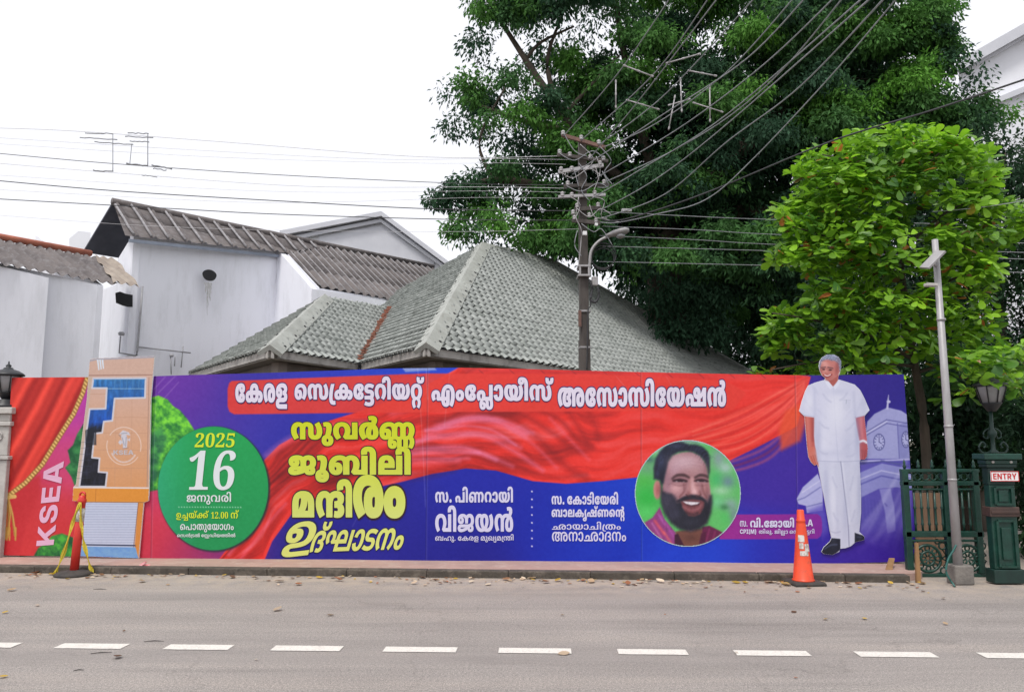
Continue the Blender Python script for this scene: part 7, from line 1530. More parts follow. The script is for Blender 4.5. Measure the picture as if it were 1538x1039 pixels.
    p.poly([(110, 752.5), (224, 753), (216, 822), (110, 820)], (196, 204, 226), 0.5)
    for k in range(17): p.line([(110, 755.5 + 3.8 * k), (222, 756 + 3.8 * k)], 0.8, (150, 160, 192), 0.6, 0.75)
    p.poly([(213, 752.5), (224, 753), (212, 838), (206, 838)], (214, 140, 66), 0.6); p.line([(213, 754), (206, 820)], 0.8, (130, 80, 50), 0.5)
    p.line([(118, 816), (208, 817.5)], 2.0, (54, 62, 92), 0.5); p.line([(118, 752.6), (224, 753.4)], 1.0, (140, 96, 60), 0.5)
    p.poly([(110, 818.5), (209, 820), (214, 840), (110, 840)], lambda x, y: np.stack([112 + 30 * (fbm(x / 6, y / 3) - .3), 158 + 30 * (fbm(x / 6, y / 3) - .3), 216 + 0 * x], -1), 0.6)
    p.poly([(116, 818), (122, 818), (122, 840), (116, 840)], (206, 214, 228), 0.8)
    p.c += (fbm(p.x / 2.3, p.y / 2.3, 2) - 0.5)[:, None] * 8
fa = thing('facade_cutout', tuple(bplane(165, 836, 0.09)), 'printed cut-out of a tan building front with stepped blue glass and a shutter', 'display board')
grid_print('printed_face', FO, facade, 0.0815, fa, 0.42)
board('backing_board', FO, 0.08, 0.02, 'sign_white', fa)
items = next(r_[0] for r_ in RUNS if r_[2] == 'k')
lo, hi = run_bounds(items); V, F = run_mesh(items)
px, py = place(V, lo, hi, (176, 675.5, 206, 682.5))
mesh_np('lettering', bplane_np(px, py, np.full(len(px), 0.0835)), F[:, ::-1], M['letters'], fa, np.tile(lin((196, 190, 196)) * INK, (len(V), 1)), False)

# standing man cut-out
MO = Z5((123, 132), (126, 112), (136, 97), (155, 86), (182, 86), (200, 96), (210, 112), (210, 134), (205, 158), (199, 172), (198, 182), (225, 190), (262, 202), (284, 224), (300, 255), (314, 288), (320, 302), (302, 322), (300, 328), (306, 380), (310, 420), (313, 450), (310, 480), (302, 492), (286, 492), (281, 500),
        (284, 560), (287, 640), (287, 700), (280, 772), (300, 792), (300, 804), (266, 812), (248, 828), (226, 836), (206, 838), (202, 850), (176, 862), (142, 858), (133, 850), (142, 832), (166, 810), (172, 796), (166, 770), (154, 700), (140, 620), (122, 530), (117, 512), (106, 516), (92, 502), (82, 482), (77, 440), (72, 380), (68, 326), (47, 306), (56, 270), (70, 228), (82, 206), (110, 194), (146, 184), (148, 176), (136, 168), (128, 152))
class Z5P:
    def __init__(s, p): s.p = p
    def poly(s, pts, c, soft=2, a=1.0): s.p.poly(Z5(*pts), c, soft / 2.6, a)
    def line(s, pts, w, c, soft=2, a=1.0): s.p.line(curve(Z5(*pts), 6), w / 2.6 if np.isscalar(w) else np.array(w) / 2.6, c, soft / 2.6, a)
    def glow(s, x, y, rx, ry, c, a=1.0, r=0.0): s.p.glow(1180 + x / 2.6, 500 + y / 2.6, rx / 2.6, ry / 2.6, c, a, r)
    def ell(s, x, y, rx, ry, c, soft=2, a=1.0): s.p.ell(1180 + x / 2.6, 500 + y / 2.6, rx / 2.6, ry / 2.6, c, soft / 2.6, a)
def man(p):
    q = Z5P(p)
    p.fill((206, 208, 230))
    # trousers and shoes
    q.poly([(110, 470), (300, 470), (290, 780), (250, 836), (200, 842), (165, 790)], (204, 207, 229), 2)
    q.line([(208, 500), (222, 620), (236, 740), (240, 826)], 2.6, (110, 112, 150), 2, 0.85)
    q.line([(213, 500), (228, 620), (242, 740)], 5, (226, 228, 244), 4, 0.7)
    for a, b in (((150, 540), (172, 760)), ((186, 520), (196, 780)), ((262, 520), (262, 760)), ((276, 560), (270, 740))): q.line([a, b], 6, (182, 186, 214), 7, 0.5)
    q.line([(168, 770), (186, 776), (206, 772)], 3, (150, 152, 186), 3, 0.6)
    q.poly([(166, 796), (206, 800), (206, 842), (176, 866), (128, 862), (134, 838)], (22, 26, 44), 2); q.poly([(262, 776), (304, 790), (304, 806), (262, 814)], (20, 24, 40), 2)
    q.line([(146, 838), (170, 824), (192, 822)], 4, (96, 104, 140), 4, 0.7); q.line([(272, 792), (290, 794)], 3, (80, 86, 120), 3, 0.6)
    # arms
    q.poly([(60, 318), (106, 322), (104, 400), (108, 440), (119, 480), (122, 520), (100, 520), (76, 480), (70, 400)], (190, 92, 84), 2)
    q.line([(78, 330), (84, 400), (88, 440)], 10, (220, 136, 124), 8, 0.7); q.line([(100, 330), (100, 420)], 6, (140, 56, 60), 5, 0.6)
    q.poly([(78, 446), (104, 442), (120, 486), (120, 520), (100, 518), (82, 486)], (206, 112, 96), 3)
    for a, b in (((92, 480), (104, 512)), ((100, 476), (112, 514)), ((108, 474), (117, 506))): q.line([a, b], 2, (140, 60, 56), 2, 0.7)
    q.poly([(262, 326), (304, 322), (312, 420), (316, 470), (306, 496), (282, 494), (280, 420)], (186, 92, 104), 2)
    q.line([(286, 336), (292, 400), (296, 414)], 9, (216, 140, 150), 7, 0.7); q.line([(268, 330), (280, 400)], 6, (130, 52, 76), 5, 0.6)
    q.poly([(283, 432), (310, 434), (312, 470), (304, 492), (286, 490), (282, 462)], (178, 86, 92), 2.5)
    for a, b in (((290, 455), (292, 486)), ((298, 458), (300, 488)), ((305, 456), (306, 480))): q.line([a, b], 2, (116, 44, 56), 2, 0.7)
    q.line([(282, 424), (296, 420), (310, 428)], 9, (224, 222, 236), 2); q.line([(282, 428), (310, 433)], 1.6, (110, 100, 120), 1.5, 0.6)
    # shirt
    shirt = [(148, 183), (160, 190), (178, 212), (196, 196), (200, 182), (262, 200), (290, 232), (322, 300), (304, 320), (264, 332), (262, 300), (272, 400), (282, 498), (118, 498), (108, 420), (106, 330), (60, 324), (44, 306), (64, 236), (84, 204)]
    q.poly(shirt, (210, 212, 234), 1.5)
    q.line([(106, 220), (108, 330), (112, 420), (120, 500)], 6, (184, 188, 216), 7, 0.65); q.line([(258, 232), (264, 330), (276, 430)], 6, (184, 188, 216), 7, 0.65)
    q.line([(180, 214), (184, 300), (192, 420), (198, 498)], 2.2, (186, 190, 218), 2, 0.8); q.line([(118, 497), (200, 501), (283, 497)], 2.6, (160, 164, 196), 2, 0.75)
    for a, b in (((120, 300), (150, 330)), ((250, 300), (220, 340)), ((130, 400), (170, 430)), ((262, 420), (220, 450)), ((70, 262), (96, 300)), ((292, 262), (274, 300)), ((100, 210), (120, 240))): q.line([a, b], 5, (190, 193, 220), 6, 0.5)
    q.poly([(214, 262), (246, 262), (244, 296), (230, 304), (216, 298)], (202, 205, 228), 1.5); q.line([(214, 262), (246, 262)], 1.4, (176, 180, 208), 1.2); q.line([(230, 262), (229, 276)], 2.2, (140, 150, 176), 1.2)
    q.line([(47, 306), (64, 320), (106, 326)], 2.2, (168, 172, 204), 1.5, 0.8); q.line([(264, 330), (300, 322), (320, 302)], 2.2, (168, 172, 204), 1.5, 0.8)
    for gq in ((190, 300, 40, 90, (232, 234, 248), .7), (150, 420, 24, 60, (226, 228, 244), .5), (236, 440, 20, 60, (190, 194, 220), .6), (84, 270, 16, 36, (230, 232, 246), .6), (296, 280, 12, 36, (188, 192, 220), .6), (272, 420, 12, 90, (170, 174, 206), .55), (122, 420, 10, 80, (178, 182, 212), .55),
               (180, 640, 14, 120, (228, 230, 246), .6), (150, 640, 10, 110, (176, 180, 212), .5), (260, 640, 12, 120, (222, 224, 242), .5), (282, 640, 8, 120, (172, 176, 208), .55), (226, 700, 10, 90, (178, 182, 212), .5), (200, 230, 40, 14, (188, 192, 220), .45), (178, 470, 60, 14, (192, 196, 222), .4)): q.glow(*gq)
    for fa_, fb_ in (((140, 240), (170, 270)), ((232, 236), (206, 262)), ((126, 350), (160, 372)), ((258, 352), (228, 380)), ((128, 460), (156, 470)), ((262, 470), (232, 480)), ((176, 560), (192, 600)), ((256, 560), (244, 610)), ((180, 700), (196, 730)), ((262, 690), (250, 730))): q.line([fa_, ((fa_[0] + fb_[0]) / 2, (fa_[1] + fb_[1]) / 2 + 5), fb_], 3.5, (176, 180, 210), 5, 0.6)
    # neck and head
    q.poly([(146, 168), (200, 164), (198, 184), (190, 196), (178, 210), (160, 192), (147, 184)], (176, 92, 86), 2)
    q.poly([(146, 180), (160, 188), (178, 211), (168, 222), (150, 200)], (224, 226, 244), 1.5); q.poly([(200, 180), (196, 192), (180, 211), (186, 222), (206, 196)], (224, 226, 244), 1.5)
    q.poly([(128, 122), (140, 108), (176, 104), (200, 116), (206, 140), (200, 162), (184, 182), (164, 188), (146, 180), (134, 166), (126, 148)], (196, 122, 116), 2)
    q.glow(150, 128, 14, 8, (222, 160, 154), 0.8); q.glow(145, 156, 10, 10, (216, 140, 128), 0.8); q.glow(176, 154, 12, 12, (206, 126, 116), 0.8); q.glow(192, 150, 8, 20, (160, 84, 84), 0.6)
    q.ell(204, 142, 5, 12, (190, 110, 108), 2)
    q.line([(134, 138), (148, 136)], 3, (96, 56, 62), 2, 0.7); q.line([(158, 137), (176, 140)], 3, (96, 56, 62), 2, 0.7)
    q.ell(142, 144, 5, 2.6, (70, 40, 48), 2, 0.8); q.ell(167, 146, 5.5, 2.6, (70, 40, 48), 2, 0.8)
    for cx in (142, 168): q.line([(cx - 10, 138), (cx - 10, 150), (cx, 154), (cx + 10, 150), (cx + 10, 139)], 1.2, (150, 110, 112), 1.2, 0.6)
    q.line([(153, 142), (149, 158), (156, 161)], 3, (160, 84, 80), 2.5, 0.7); q.line([(142, 166), (156, 172), (172, 164)], 4, (150, 50, 56), 2); q.line([(146, 166), (157, 169), (168, 164)], 2.2, (240, 226, 230), 1.2)
    q.line([(150, 184), (170, 188), (186, 178)], 4, (156, 80, 76), 3, 0.6)
    def hairc(x, y):
        n = fbm(x * 0.9 + y * 0.5, y * 1.6 - x * 0.3, 3)
        return np.stack([84 + 190 * (n - 0.25), 92 + 188 * (n - 0.25), 122 + 170 * (n - 0.25)], -1)
    q.poly([(120, 136), (118, 112), (130, 96), (150, 84), (186, 84), (206, 96), (216, 116), (213, 140), (208, 154), (203, 150), (201, 134), (196, 120), (184, 110), (170, 110), (158, 104), (146, 106), (136, 114), (131, 126), (127, 142)], hairc, 3.5)
    q.glow(142, 92, 14, 8, (176, 186, 216), 0.5); q.glow(182, 90, 16, 7, (186, 194, 222), 0.5); q.line([(133, 116), (146, 108), (158, 106), (176, 111)], 3, (150, 104, 112), 4, 0.5)
    q.line([(126, 150), (132, 168), (146, 182)], 2, (150, 80, 80), 2, 0.5)
    q.glow(144, 118, 12, 6, (230, 172, 166), .7); q.glow(196, 130, 7, 22, (140, 72, 74), .6); q.glow(158, 176, 16, 6, (150, 76, 74), .5); q.glow(150, 148, 5, 7, (232, 168, 158), .7); q.glow(132, 150, 5, 16, (160, 88, 84), .5)
    q.line([(132, 137), (149, 134)], 3, (84, 60, 70), 2, 0.8); q.line([(158, 135), (178, 139)], 3, (84, 60, 70), 2, 0.8)
    q.ell(142, 144, 5.5, 2.4, (56, 30, 38), 1.6, 0.9); q.ell(168, 146, 6, 2.4, (56, 30, 38), 1.6, 0.9)
    q.line([(141, 166), (156, 173), (173, 163)], 4.5, (140, 44, 52), 2); q.line([(145, 165.5), (157, 169.5), (169, 163)], 2.8, (244, 232, 236), 1.2)
    p.c += (fbm(p.x / 1.8, p.y / 1.8, 2) - 0.5)[:, None] * 6
mn = thing('man_cutout', tuple(bplane(1240, 832, 0.09)), 'printed cut-out of a grey-haired man in white shirt and trousers at the banner right end', 'display board')
grid_print('printed_figure', MO, man, 0.0575, mn, 0.36, 0.8)
board('backing_board', MO, 0.056, 0.01, 'sign_white', mn)

# ================================================================== TREES
def leaf_cloud(name, C, per, spread, size, cols, matk, parent, seed, droop=0.5, flat=0.5, aspect=0.42, shape='rhomb'):
    """C: (n,3) cluster centres; per leaves each; cols: (n,3) linear colour per cluster"""
    rs = np.random.RandomState(seed)
    n = len(C) * per
    ci = np.repeat(np.arange(len(C)), per)
    d = rs.normal(size=(n, 3))
    d /= np.linalg.norm(d, axis=1)[:, None]
    r = rs.rand(n) ** 0.45
    sp = np.asarray(spread)[ci] if np.ndim(spread) else np.full(n, spread)
    off = d * (r * sp)[:, None] * np.array((1, 1, 0.72))
    off[:, 2] -= (np.hypot(off[:, 0], off[:, 1]) ** 2) / np.maximum(sp, 0.05) * 0.35
    P = np.asarray(C)[ci] + off
    # leaf axis: outwards and hanging
    a = off / (sp[:, None] + 1e-6) + rs.normal(size=(n, 3)) * 0.55
    a[:, 2] -= droop
    a /= np.linalg.norm(a, axis=1)[:, None]
    up = rs.normal(size=(n, 3)) * flat + np.array((0, -0.15, 1.0))
    b = np.cross(a, up); b /= np.linalg.norm(b, axis=1)[:, None] + 1e-9
    nn = np.cross(b, a)
    L = size * (0.65 + 0.7 * rs.rand(n))
    W = L * aspect
    v0 = P
    v1 = P + a * (L * 0.5)[:, None] + b * (W * 0.5)[:, None] + nn * (L * 0.06)[:, None]
    v2 = P + a * L[:, None] - nn * (L * 0.06)[:, None]
    v3 = P + a * (L * 0.5)[:, None] - b * (W * 0.5)[:, None] + nn * (L * 0.06)[:, None]
    V = np.stack([v0, v1, v2, v3], 1).reshape(-1, 3)
    I = np.arange(n)[:, None] * 4
    F = np.concatenate([I + np.array([[0, 1, 2]]), I + np.array([[0, 2, 3]])], 0)
    c = np.asarray(cols)[ci] * (0.72 + 0.56 * rs.rand(n))[:, None]
    c = np.repeat(c, 4, 0)
    return mesh_np(name, V, F, M[matk], parent, c, False)
def scatter(poly, n, rs, Y0, Y1, gaps=(), curve_=0.0):
    """n points spread through the tree's volume: picture outline poly, depth between Y0 and Y1"""
    xs = [p[0] for p in poly]; ys = [p[1] for p in poly]
    out = []
    cx, cy = (min(xs) + max(xs)) / 2, (min(ys) + max(ys)) / 2
    while len(out) < n:
        X, Y = rs.uniform(min(xs), max(xs), 4000), rs.uniform(min(ys), max(ys), 4000)
        ok = inside(poly, X, Y)
        for g in gaps: ok &= ((X - g[0]) / g[2]) ** 2 + ((Y - g[1]) / g[3]) ** 2 > 1
        for x, y in zip(X[ok], Y[ok]):
            e = min(1.0, ((x - cx) / (max(xs) - min(xs)) * 2) ** 2 * 0.7 + ((y - cy) / (max(ys) - min(ys)) * 2) ** 2 * 0.4)
            dep = Y0 + (Y1 - Y0) * (e * 0.5 + (1 - e) * rs.rand() ** 1.2)
            out.append((x, y, dep))
            if len(out) >= n: break
    return out
def to3(pts): return np.array([at(*p) for p in pts])
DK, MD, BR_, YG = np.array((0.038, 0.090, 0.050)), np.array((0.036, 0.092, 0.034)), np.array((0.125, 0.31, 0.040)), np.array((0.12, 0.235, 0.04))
def limb_mesh(mb, pts, r0, r1, n=7):
    k = len(pts)
    q = []
    for i in range(k - 1):
        for j in range(4):
            t = j / 4
            p0, p1, p2, p3 = pts[max(i - 1, 0)], pts[i], pts[i + 1], pts[min(i + 2, k - 1)]
            q.append(0.5 * ((2 * p1) + (p2 - p0) * t + (2 * p0 - 5 * p1 + 4 * p2 - p3) * t * t + (3 * p1 - p0 - 3 * p2 + p3) * t ** 3))
    q.append(pts[-1])
    mb.tube(q, [r0 + (r1 - r0) * i / (len(q) - 1) for i in range(len(q))], n)
rs = np.random.RandomState(21)
# ---- the great fig tree
BIG = [(712, -60), (716, 40), (700, 96), (668, 128), (676, 170), (672, 196), (690, 222), (742, 216), (756, 236), (716, 262), (676, 270), (648, 296), (690, 310), (676, 350), (690, 372), (716, 372), (780, 372), (880, 386), (1000, 440), (1130, 516), (1210, 540), (1260, 420), (1330, 330), (1400, 280), (1440, 215), (1490, 180), (1478, 130), (1436, 84), (1428, 40), (1440, -60)]
GAPS = [(742, 108, 22, 16), (776, 66, 20, 26), (860, 20, 26, 24), (806, 128, 14, 12), (914, 60, 20, 26), (940, 88, 14, 18), (884, 84, 26, 9), (868, 36, 10, 16), (800, 20, 10, 22), (760, 152, 13, 16), (800, 148, 18, 10), (756, 186, 16, 10), (720, 204, 14, 10), (752, 226, 20, 14), (1212, 76, 16, 16), (1226, 92, 10, 8), (1262, 118, 9, 9), (1152, 134, 14, 10), (1370, 86, 8, 8), (1418, 118, 9, 9), (1426, 136, 10, 8), (850, 58, 12, 10), (826, 46, 8, 12), (1284, 8, 10, 12), (702, 240, 14, 12), (812, 100, 8, 10)]
bt = thing('fig_tree', tuple(at(1010, 640, 27)), 'huge spreading fig tree with dark dense crown towering over the utility pole', 'tree')
base = Vector((at(1010, 640, 27).x, 27, 0))
bt.location = base
tr = MB()
fork = at(1000, 330, 27)
limb_mesh(tr, [base, base + Vector((0.2, 0, 2.0)), base + Vector((-0.1, 0, 4.5)), fork], 1.05, 0.6, 10)
tr.build('trunk', M['bark'], bt)
for (pts, r0) in (([(1000, 330, 27), (900, 240, 26), (830, 150, 25), (770, 60, 25), (720, -20, 25)], 0.25), ([(1000, 330, 27), (960, 180, 26), (930, 40, 26), (920, -80, 26)], 0.27), ([(1000, 330, 27), (1120, 220, 26), (1230, 110, 26), (1330, 20, 26)], 0.42),
                  ([(1000, 330, 27), (860, 290, 26), (740, 270, 25), (676, 300, 25)], 0.26), ([(1000, 330, 27), (1200, 300, 26), (1340, 210, 26), (1440, 150, 26)], 0.3), ([(870, 200, 25.5), (780, 180, 25), (700, 150, 25)], 0.13), ([(835, 155, 25), (822, 90, 25), (846, 20, 25)], 0.12), ([(850, 170, 25), (886, 130, 25), (930, 84, 25)], 0.09),
                  ([(790, 90, 25), (812, 64, 25), (862, 40, 25)], 0.07), ([(840, 160, 25), (820, 130, 25), (800, 128, 25)], 0.06), ([(1230, 110, 26), (1210, 76, 26), (1200, 30, 26)], 0.12), ([(1230, 110, 26), (1290, 120, 26), (1400, 130, 26)], 0.10), ([(740, 270, 25), (720, 210, 25), (760, 130, 25)], 0.07)):
    mb = MB()
    limb_mesh(mb, [at(*p) for p in pts], r0, 0.035, 6)
    mb.build('branch', M['bark'], bt)
GAPS = [(g[0], g[1], g[2] * 0.85 + 2, g[3] * 0.85 + 2) for g in GAPS]
# boughs: drooping domes of leaf clusters, with a thinner filling between them
pts, bough = [], []
for bi, (x, y, d) in enumerate(scatter(BIG, 190, rs, 22.5, 27.5, GAPS)):
    R = rs.uniform(26, 52)
    for k in range(10):
        u_, v_ = rs.normal() * 0.55, rs.rand()
        q = (x + R * u_ * 1.15, y - R * 0.55 + R * (0.55 * u_ * u_ + 0.5 * v_), d - 1.1 * (1 - min(1, abs(u_))) * rs.rand())
        if not inside(BIG, np.array([q[0]]), np.array([q[1]]))[0] and (q[0] < 760 or rs.rand() < 0.6): continue
        if any(((q[0] - g[0]) / g[2]) ** 2 + ((q[1] - g[1]) / g[3]) ** 2 < 0.7 for g in GAPS): continue
        pts.append(q); bough.append(bi)
fill_ = scatter(BIG, 560, rs, 26, 29, GAPS)
fill_ += [(rs.uniform(985, 1090), rs.uniform(425, 505), rs.uniform(24.5, 25.5)) for k in range(34)]
pts += fill_; bough += [-1] * len(fill_)
bough = np.array(bough)
C = to3(pts)
pxy = np.array(pts)
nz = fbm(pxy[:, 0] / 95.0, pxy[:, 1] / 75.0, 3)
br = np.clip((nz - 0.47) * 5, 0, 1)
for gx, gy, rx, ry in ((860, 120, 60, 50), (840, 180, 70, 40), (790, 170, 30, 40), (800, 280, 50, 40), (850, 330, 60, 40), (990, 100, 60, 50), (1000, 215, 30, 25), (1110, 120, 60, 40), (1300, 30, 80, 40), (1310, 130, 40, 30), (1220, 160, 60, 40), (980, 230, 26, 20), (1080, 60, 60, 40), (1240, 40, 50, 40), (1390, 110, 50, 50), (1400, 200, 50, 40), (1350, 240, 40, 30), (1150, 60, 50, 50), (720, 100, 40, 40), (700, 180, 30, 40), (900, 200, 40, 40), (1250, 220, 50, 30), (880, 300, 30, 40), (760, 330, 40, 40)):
    br = np.maximum(br, 0.95 * np.exp(-((pxy[:, 0] - gx) / rx) ** 2 - ((pxy[:, 1] - gy) / ry) ** 2))  # clumps that catch light, painted brighter into the leaf colour
br *= np.clip((29 - pxy[:, 2]) / 5, 0.15, 1)  # leaf colour dims with depth: inner shade painted in
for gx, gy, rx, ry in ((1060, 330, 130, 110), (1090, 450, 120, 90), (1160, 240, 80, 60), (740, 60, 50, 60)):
    br *= 1 - 0.9 * np.exp(-((pxy[:, 0] - gx) / rx) ** 2 - ((pxy[:, 1] - gy) / ry) ** 2)  # darker heart of the crown, shade put into the colour
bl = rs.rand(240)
br = np.where(bough < 0, 0.0, np.clip(0.62 * br + 0.75 * (bl[bough] - 0.42), 0, 1))  # filling between boughs keeps the darkest colour, painted as shade
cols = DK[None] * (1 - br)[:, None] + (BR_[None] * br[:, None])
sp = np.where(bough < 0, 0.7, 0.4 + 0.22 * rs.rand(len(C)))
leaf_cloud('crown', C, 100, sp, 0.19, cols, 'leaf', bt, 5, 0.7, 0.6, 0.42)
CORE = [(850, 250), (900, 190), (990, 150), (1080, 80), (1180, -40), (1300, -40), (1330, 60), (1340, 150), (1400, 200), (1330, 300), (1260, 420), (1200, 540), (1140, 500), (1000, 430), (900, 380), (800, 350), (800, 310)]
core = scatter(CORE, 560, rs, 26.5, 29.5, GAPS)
leaf_cloud('crown', to3(core), 70, 0.85, 0.30, np.repeat(DK[None], len(core), 0) * 0.55, 'leaf', bt, 6, 0.6, 0.6, 0.5)  # inner leaves coloured darker still to paint the crown's deep shade
# ---- dark trees and undergrowth standing behind the tiled roof and the gate
def bg_tree(name, label, poly, n, Y0, Y1, ca, cb, seed, spread, size, per, trunk_px, gaps=()):
    r_ = np.random.RandomState(seed)
    t = thing(name, (at(trunk_px, 640, Y1).x, (Y0 + Y1) / 2, 0), label, 'tree')
    pp = scatter(poly, n, r_, Y0, Y1, gaps)
    C_ = to3(pp)
    q = np.array(pp)
    b_ = np.clip((fbm(q[:, 0] / 50.0 + seed, q[:, 1] / 40.0, 3) - 0.45) * 4, 0, 1)[:, None]
    leaf_cloud('crown', C_, per, spread, size, ca[None] * (1 - b_) + cb[None] * b_, 'leaf', t, seed, 0.5, 0.6, 0.42)
    top = min(p[1] for p in poly)
    mb = MB()
    Ym = (Y0 + Y1) / 2
    limb_mesh(mb, [Vector((at(trunk_px, 640, Ym).x, Ym, 0)), at(trunk_px + 6, 560, Ym), at(trunk_px - 4, (560 + top) / 2, Ym), at(trunk_px + 8, top + 40, Ym)], 0.22, 0.05, 7)
    mb.build('trunk', M['bark'], t)
    return t
bg_tree('shade_tree', 'dark leafy tree low behind the right slope of the green tiled roof', [(930, 400), (1000, 340), (1100, 330), (1180, 370), (1230, 440), (1240, 580), (1180, 640), (1100, 640), (1020, 560), (960, 500)], 420, 37, 42, DK * 0.5, MD * 0.75, 31, 1.35, 0.28, 90, 1090)
bg_tree('shade_tree', 'dark leafy tree at the right edge behind the broad-leaved tree', [(1230, 420), (1290, 340), (1400, 280), (1440, 200), (1500, 190), (1560, 215), (1640, 260), (1640, 480), (1560, 640), (1440, 650), (1230, 640)], 640, 18, 22, DK * 0.5, MD * 0.7, 33, 0.75, 0.16, 90, 1500, [(1500, 480, 24, 36), (1526, 450, 20, 20)])
bg_tree('garden_shrub', 'dark shrub mass growing behind the green gate', [(1360, 600), (1400, 540), (1460, 520), (1530, 560), (1560, 640), (1540, 700), (1460, 720), (1380, 720)], 130, 12.2, 14, DK * 0.6, MD * 0.9, 35, 0.42, 0.14, 80, 1450, [(1398, 636, 14, 9), (1530, 600, 14, 24)])

bg_tree('garden_shrub', 'added hedge keeping the right edge dark beyond the green gate pillar', [(1528, 600), (1560, 560), (1660, 560), (1660, 880), (1545, 880), (1530, 760)], 120, 9.6, 11, DK * 0.5, MD * .7, 37, 0.3, 0.10, 90, 1600)  # added hedge: stands in for dark gate ironwork, darkens the bright gap
# ---- broad-leaved young tree beside the banner
AT = [(1206, 236), (1236, 214), (1256, 222), (1276, 200), (1310, 204), (1342, 184), (1378, 190), (1410, 200), (1446, 204), (1470, 224), (1492, 222), (1506, 262), (1490, 284), (1520, 300), (1576, 326), (1560, 356), (1510, 362), (1486, 384), (1500, 420), (1490, 452), (1508, 486), (1506, 506), (1540, 520), (1590, 540), (1570, 596), (1520, 572), (1480, 566), (1440, 590), (1420, 606), (1372, 580), (1330, 590), (1290, 566), (1240, 578), (1186, 572), (1150, 590), (1128, 566), (1152, 536), (1140, 500), (1162, 470), (1200, 462), (1216, 440), (1196, 412), (1172, 404), (1150, 372), (1166, 350), (1156, 318), (1190, 304), (1206, 284), (1188, 258)]
at_ = thing('broadleaf_tree', (at(1388, 700, 10.9).x, 10.9, 0), 'bright green broad-leaved tree with a few orange leaves beside the grey lamp post', 'tree')
tb = Vector((at(1392, 700, 10.9).x, 10.9, 0.0))
at_.location = tb
mb = MB()
limb_mesh(mb, [tb, at(1388, 640, 10.9), at(1376, 560, 10.9), at(1362, 470, 10.9), at(1352, 380, 10.9), at(1350, 300, 10.9), at(1356, 230, 10.9)], 0.075, 0.018, 8)
mb.build('trunk', M['bark'], at_)
for pts in ([(1372, 540, 10.9), (1300, 500, 10.6), (1220, 480, 10.4), (1160, 470, 10.3)], [(1362, 470, 10.9), (1430, 420, 10.7), (1490, 400, 10.6)], [(1356, 420, 10.9), (1280, 370, 10.6), (1190, 340, 10.4)], [(1352, 380, 10.9), (1420, 320, 10.6), (1490, 290, 10.5)],
            [(1350, 300, 10.9), (1290, 250, 10.7), (1235, 232, 10.6)], [(1350, 300, 10.9), (1400, 240, 10.7), (1440, 210, 10.6)], [(1376, 560, 10.9), (1450, 540, 10.6), (1540, 545, 10.4)], [(1374, 550, 10.9), (1260, 540, 10.6), (1160, 555, 10.5)], [(1360, 460, 10.9), (1340, 400, 11.5), (1300, 330, 11.8)]):
    mb = MB()
    limb_mesh(mb, [at(*p) for p in pts], 0.028, 0.008, 5)
    mb.build('branch', M['bark'], at_)
def rosettes(name, poly, n, Y0, Y1, parent, seed, gaps=()):
    r_ = np.random.RandomState(seed)
    pp = scatter(poly, n, r_, Y0, Y1, gaps)
    pp = [q for q in pp if r_.rand() < np.clip((fbm(np.array([q[0] / 38.0]), np.array([q[1] / 30.0]), 3)[0] - (0.32 if q[1] < 400 else 0.405)) * 7, 0.02, 1)]
    Vs, Fs, Cs, o = [], [], [], 0
    prof = [(0.0, 0.04), (0.25, 0.26), (0.5, 0.40), (0.75, 0.50), (0.93, 0.36), (1.0, 0.0)]
    for (x, y, d) in pp:
        c = np.array(at(x, y, d))
        k = r_.randint(6, 11)
        young = r_.rand()
        tilt = r_.normal(size=3) * 0.35
        ax = np.array((0, -0.25, 1.0)) + tilt
        ax /= np.linalg.norm(ax)
        e1 = np.cross(ax, (1, 0.1, 0)); e1 /= np.linalg.norm(e1); e2 = np.cross(ax, e1)
        for j in range(k):
            an = 2 * math.pi * (j + 0.6 * r_.rand()) / k
            el = r_.uniform(-0.45, 0.45)
            dr = (e1 * math.cos(an) + e2 * math.sin(an)) * math.cos(el) + ax * math.sin(el)
            sd_ = np.cross(dr, ax); sd_ /= np.linalg.norm(sd_) + 1e-9
            up = np.cross(sd_, dr)
            L = r_.uniform(0.075, 0.205)
            W = L * r_.uniform(0.5, 0.62)
            bend = r_.uniform(0.15, 0.5)
            b0 = c + dr * 0.03 + ax * r_.uniform(-0.06, 0.06)
            u_ = r_.rand()
            if u_ < 0.016: col = np.array((0.52, 0.17, 0.05)) * r_.uniform(0.7, 1.2)
            elif u_ < 0.02: col = np.array((0.30, 0.24, 0.03))
            elif u_ < 0.03: col = np.array((0.12, 0.06, 0.03))
            else:
                g = np.clip(0.7 * young + 0.3 * r_.rand(), 0, 1) ** 1.3
                col = np.array((0.034, 0.12, 0.018)) * (1 - g) + np.array((0.36, 0.66, 0.035)) * g
            rows = []
            for t, w in prof:
                p = b0 + dr * (L * t) - up * (bend * L * t * t * 0.5)
                rows.append((p - sd_ * (W * w) + up * (0.12 * W * w), p, p + sd_ * (W * w) + up * (0.12 * W * w)))
            for q in rows: Vs += list(q)
            for i in range(len(rows) - 1):
                a_ = o + 3 * i
                Fs += [(a_, a_ + 1, a_ + 4, a_ + 3), (a_ + 1, a_ + 2, a_ + 5, a_ + 4)]
            Cs += [col] * (3 * len(rows))
            o += 3 * len(rows)
    return mesh_np(name, np.array(Vs), np.array(Fs), M['leaf_big'], parent, np.array(Cs), True)
rosettes('crown', AT, 2500, 9.7, 12.2, at_, 44, [(1420, 510, 22, 26), (1448, 470, 14, 22), (1306, 470, 14, 9), (1470, 610, 20, 10)])

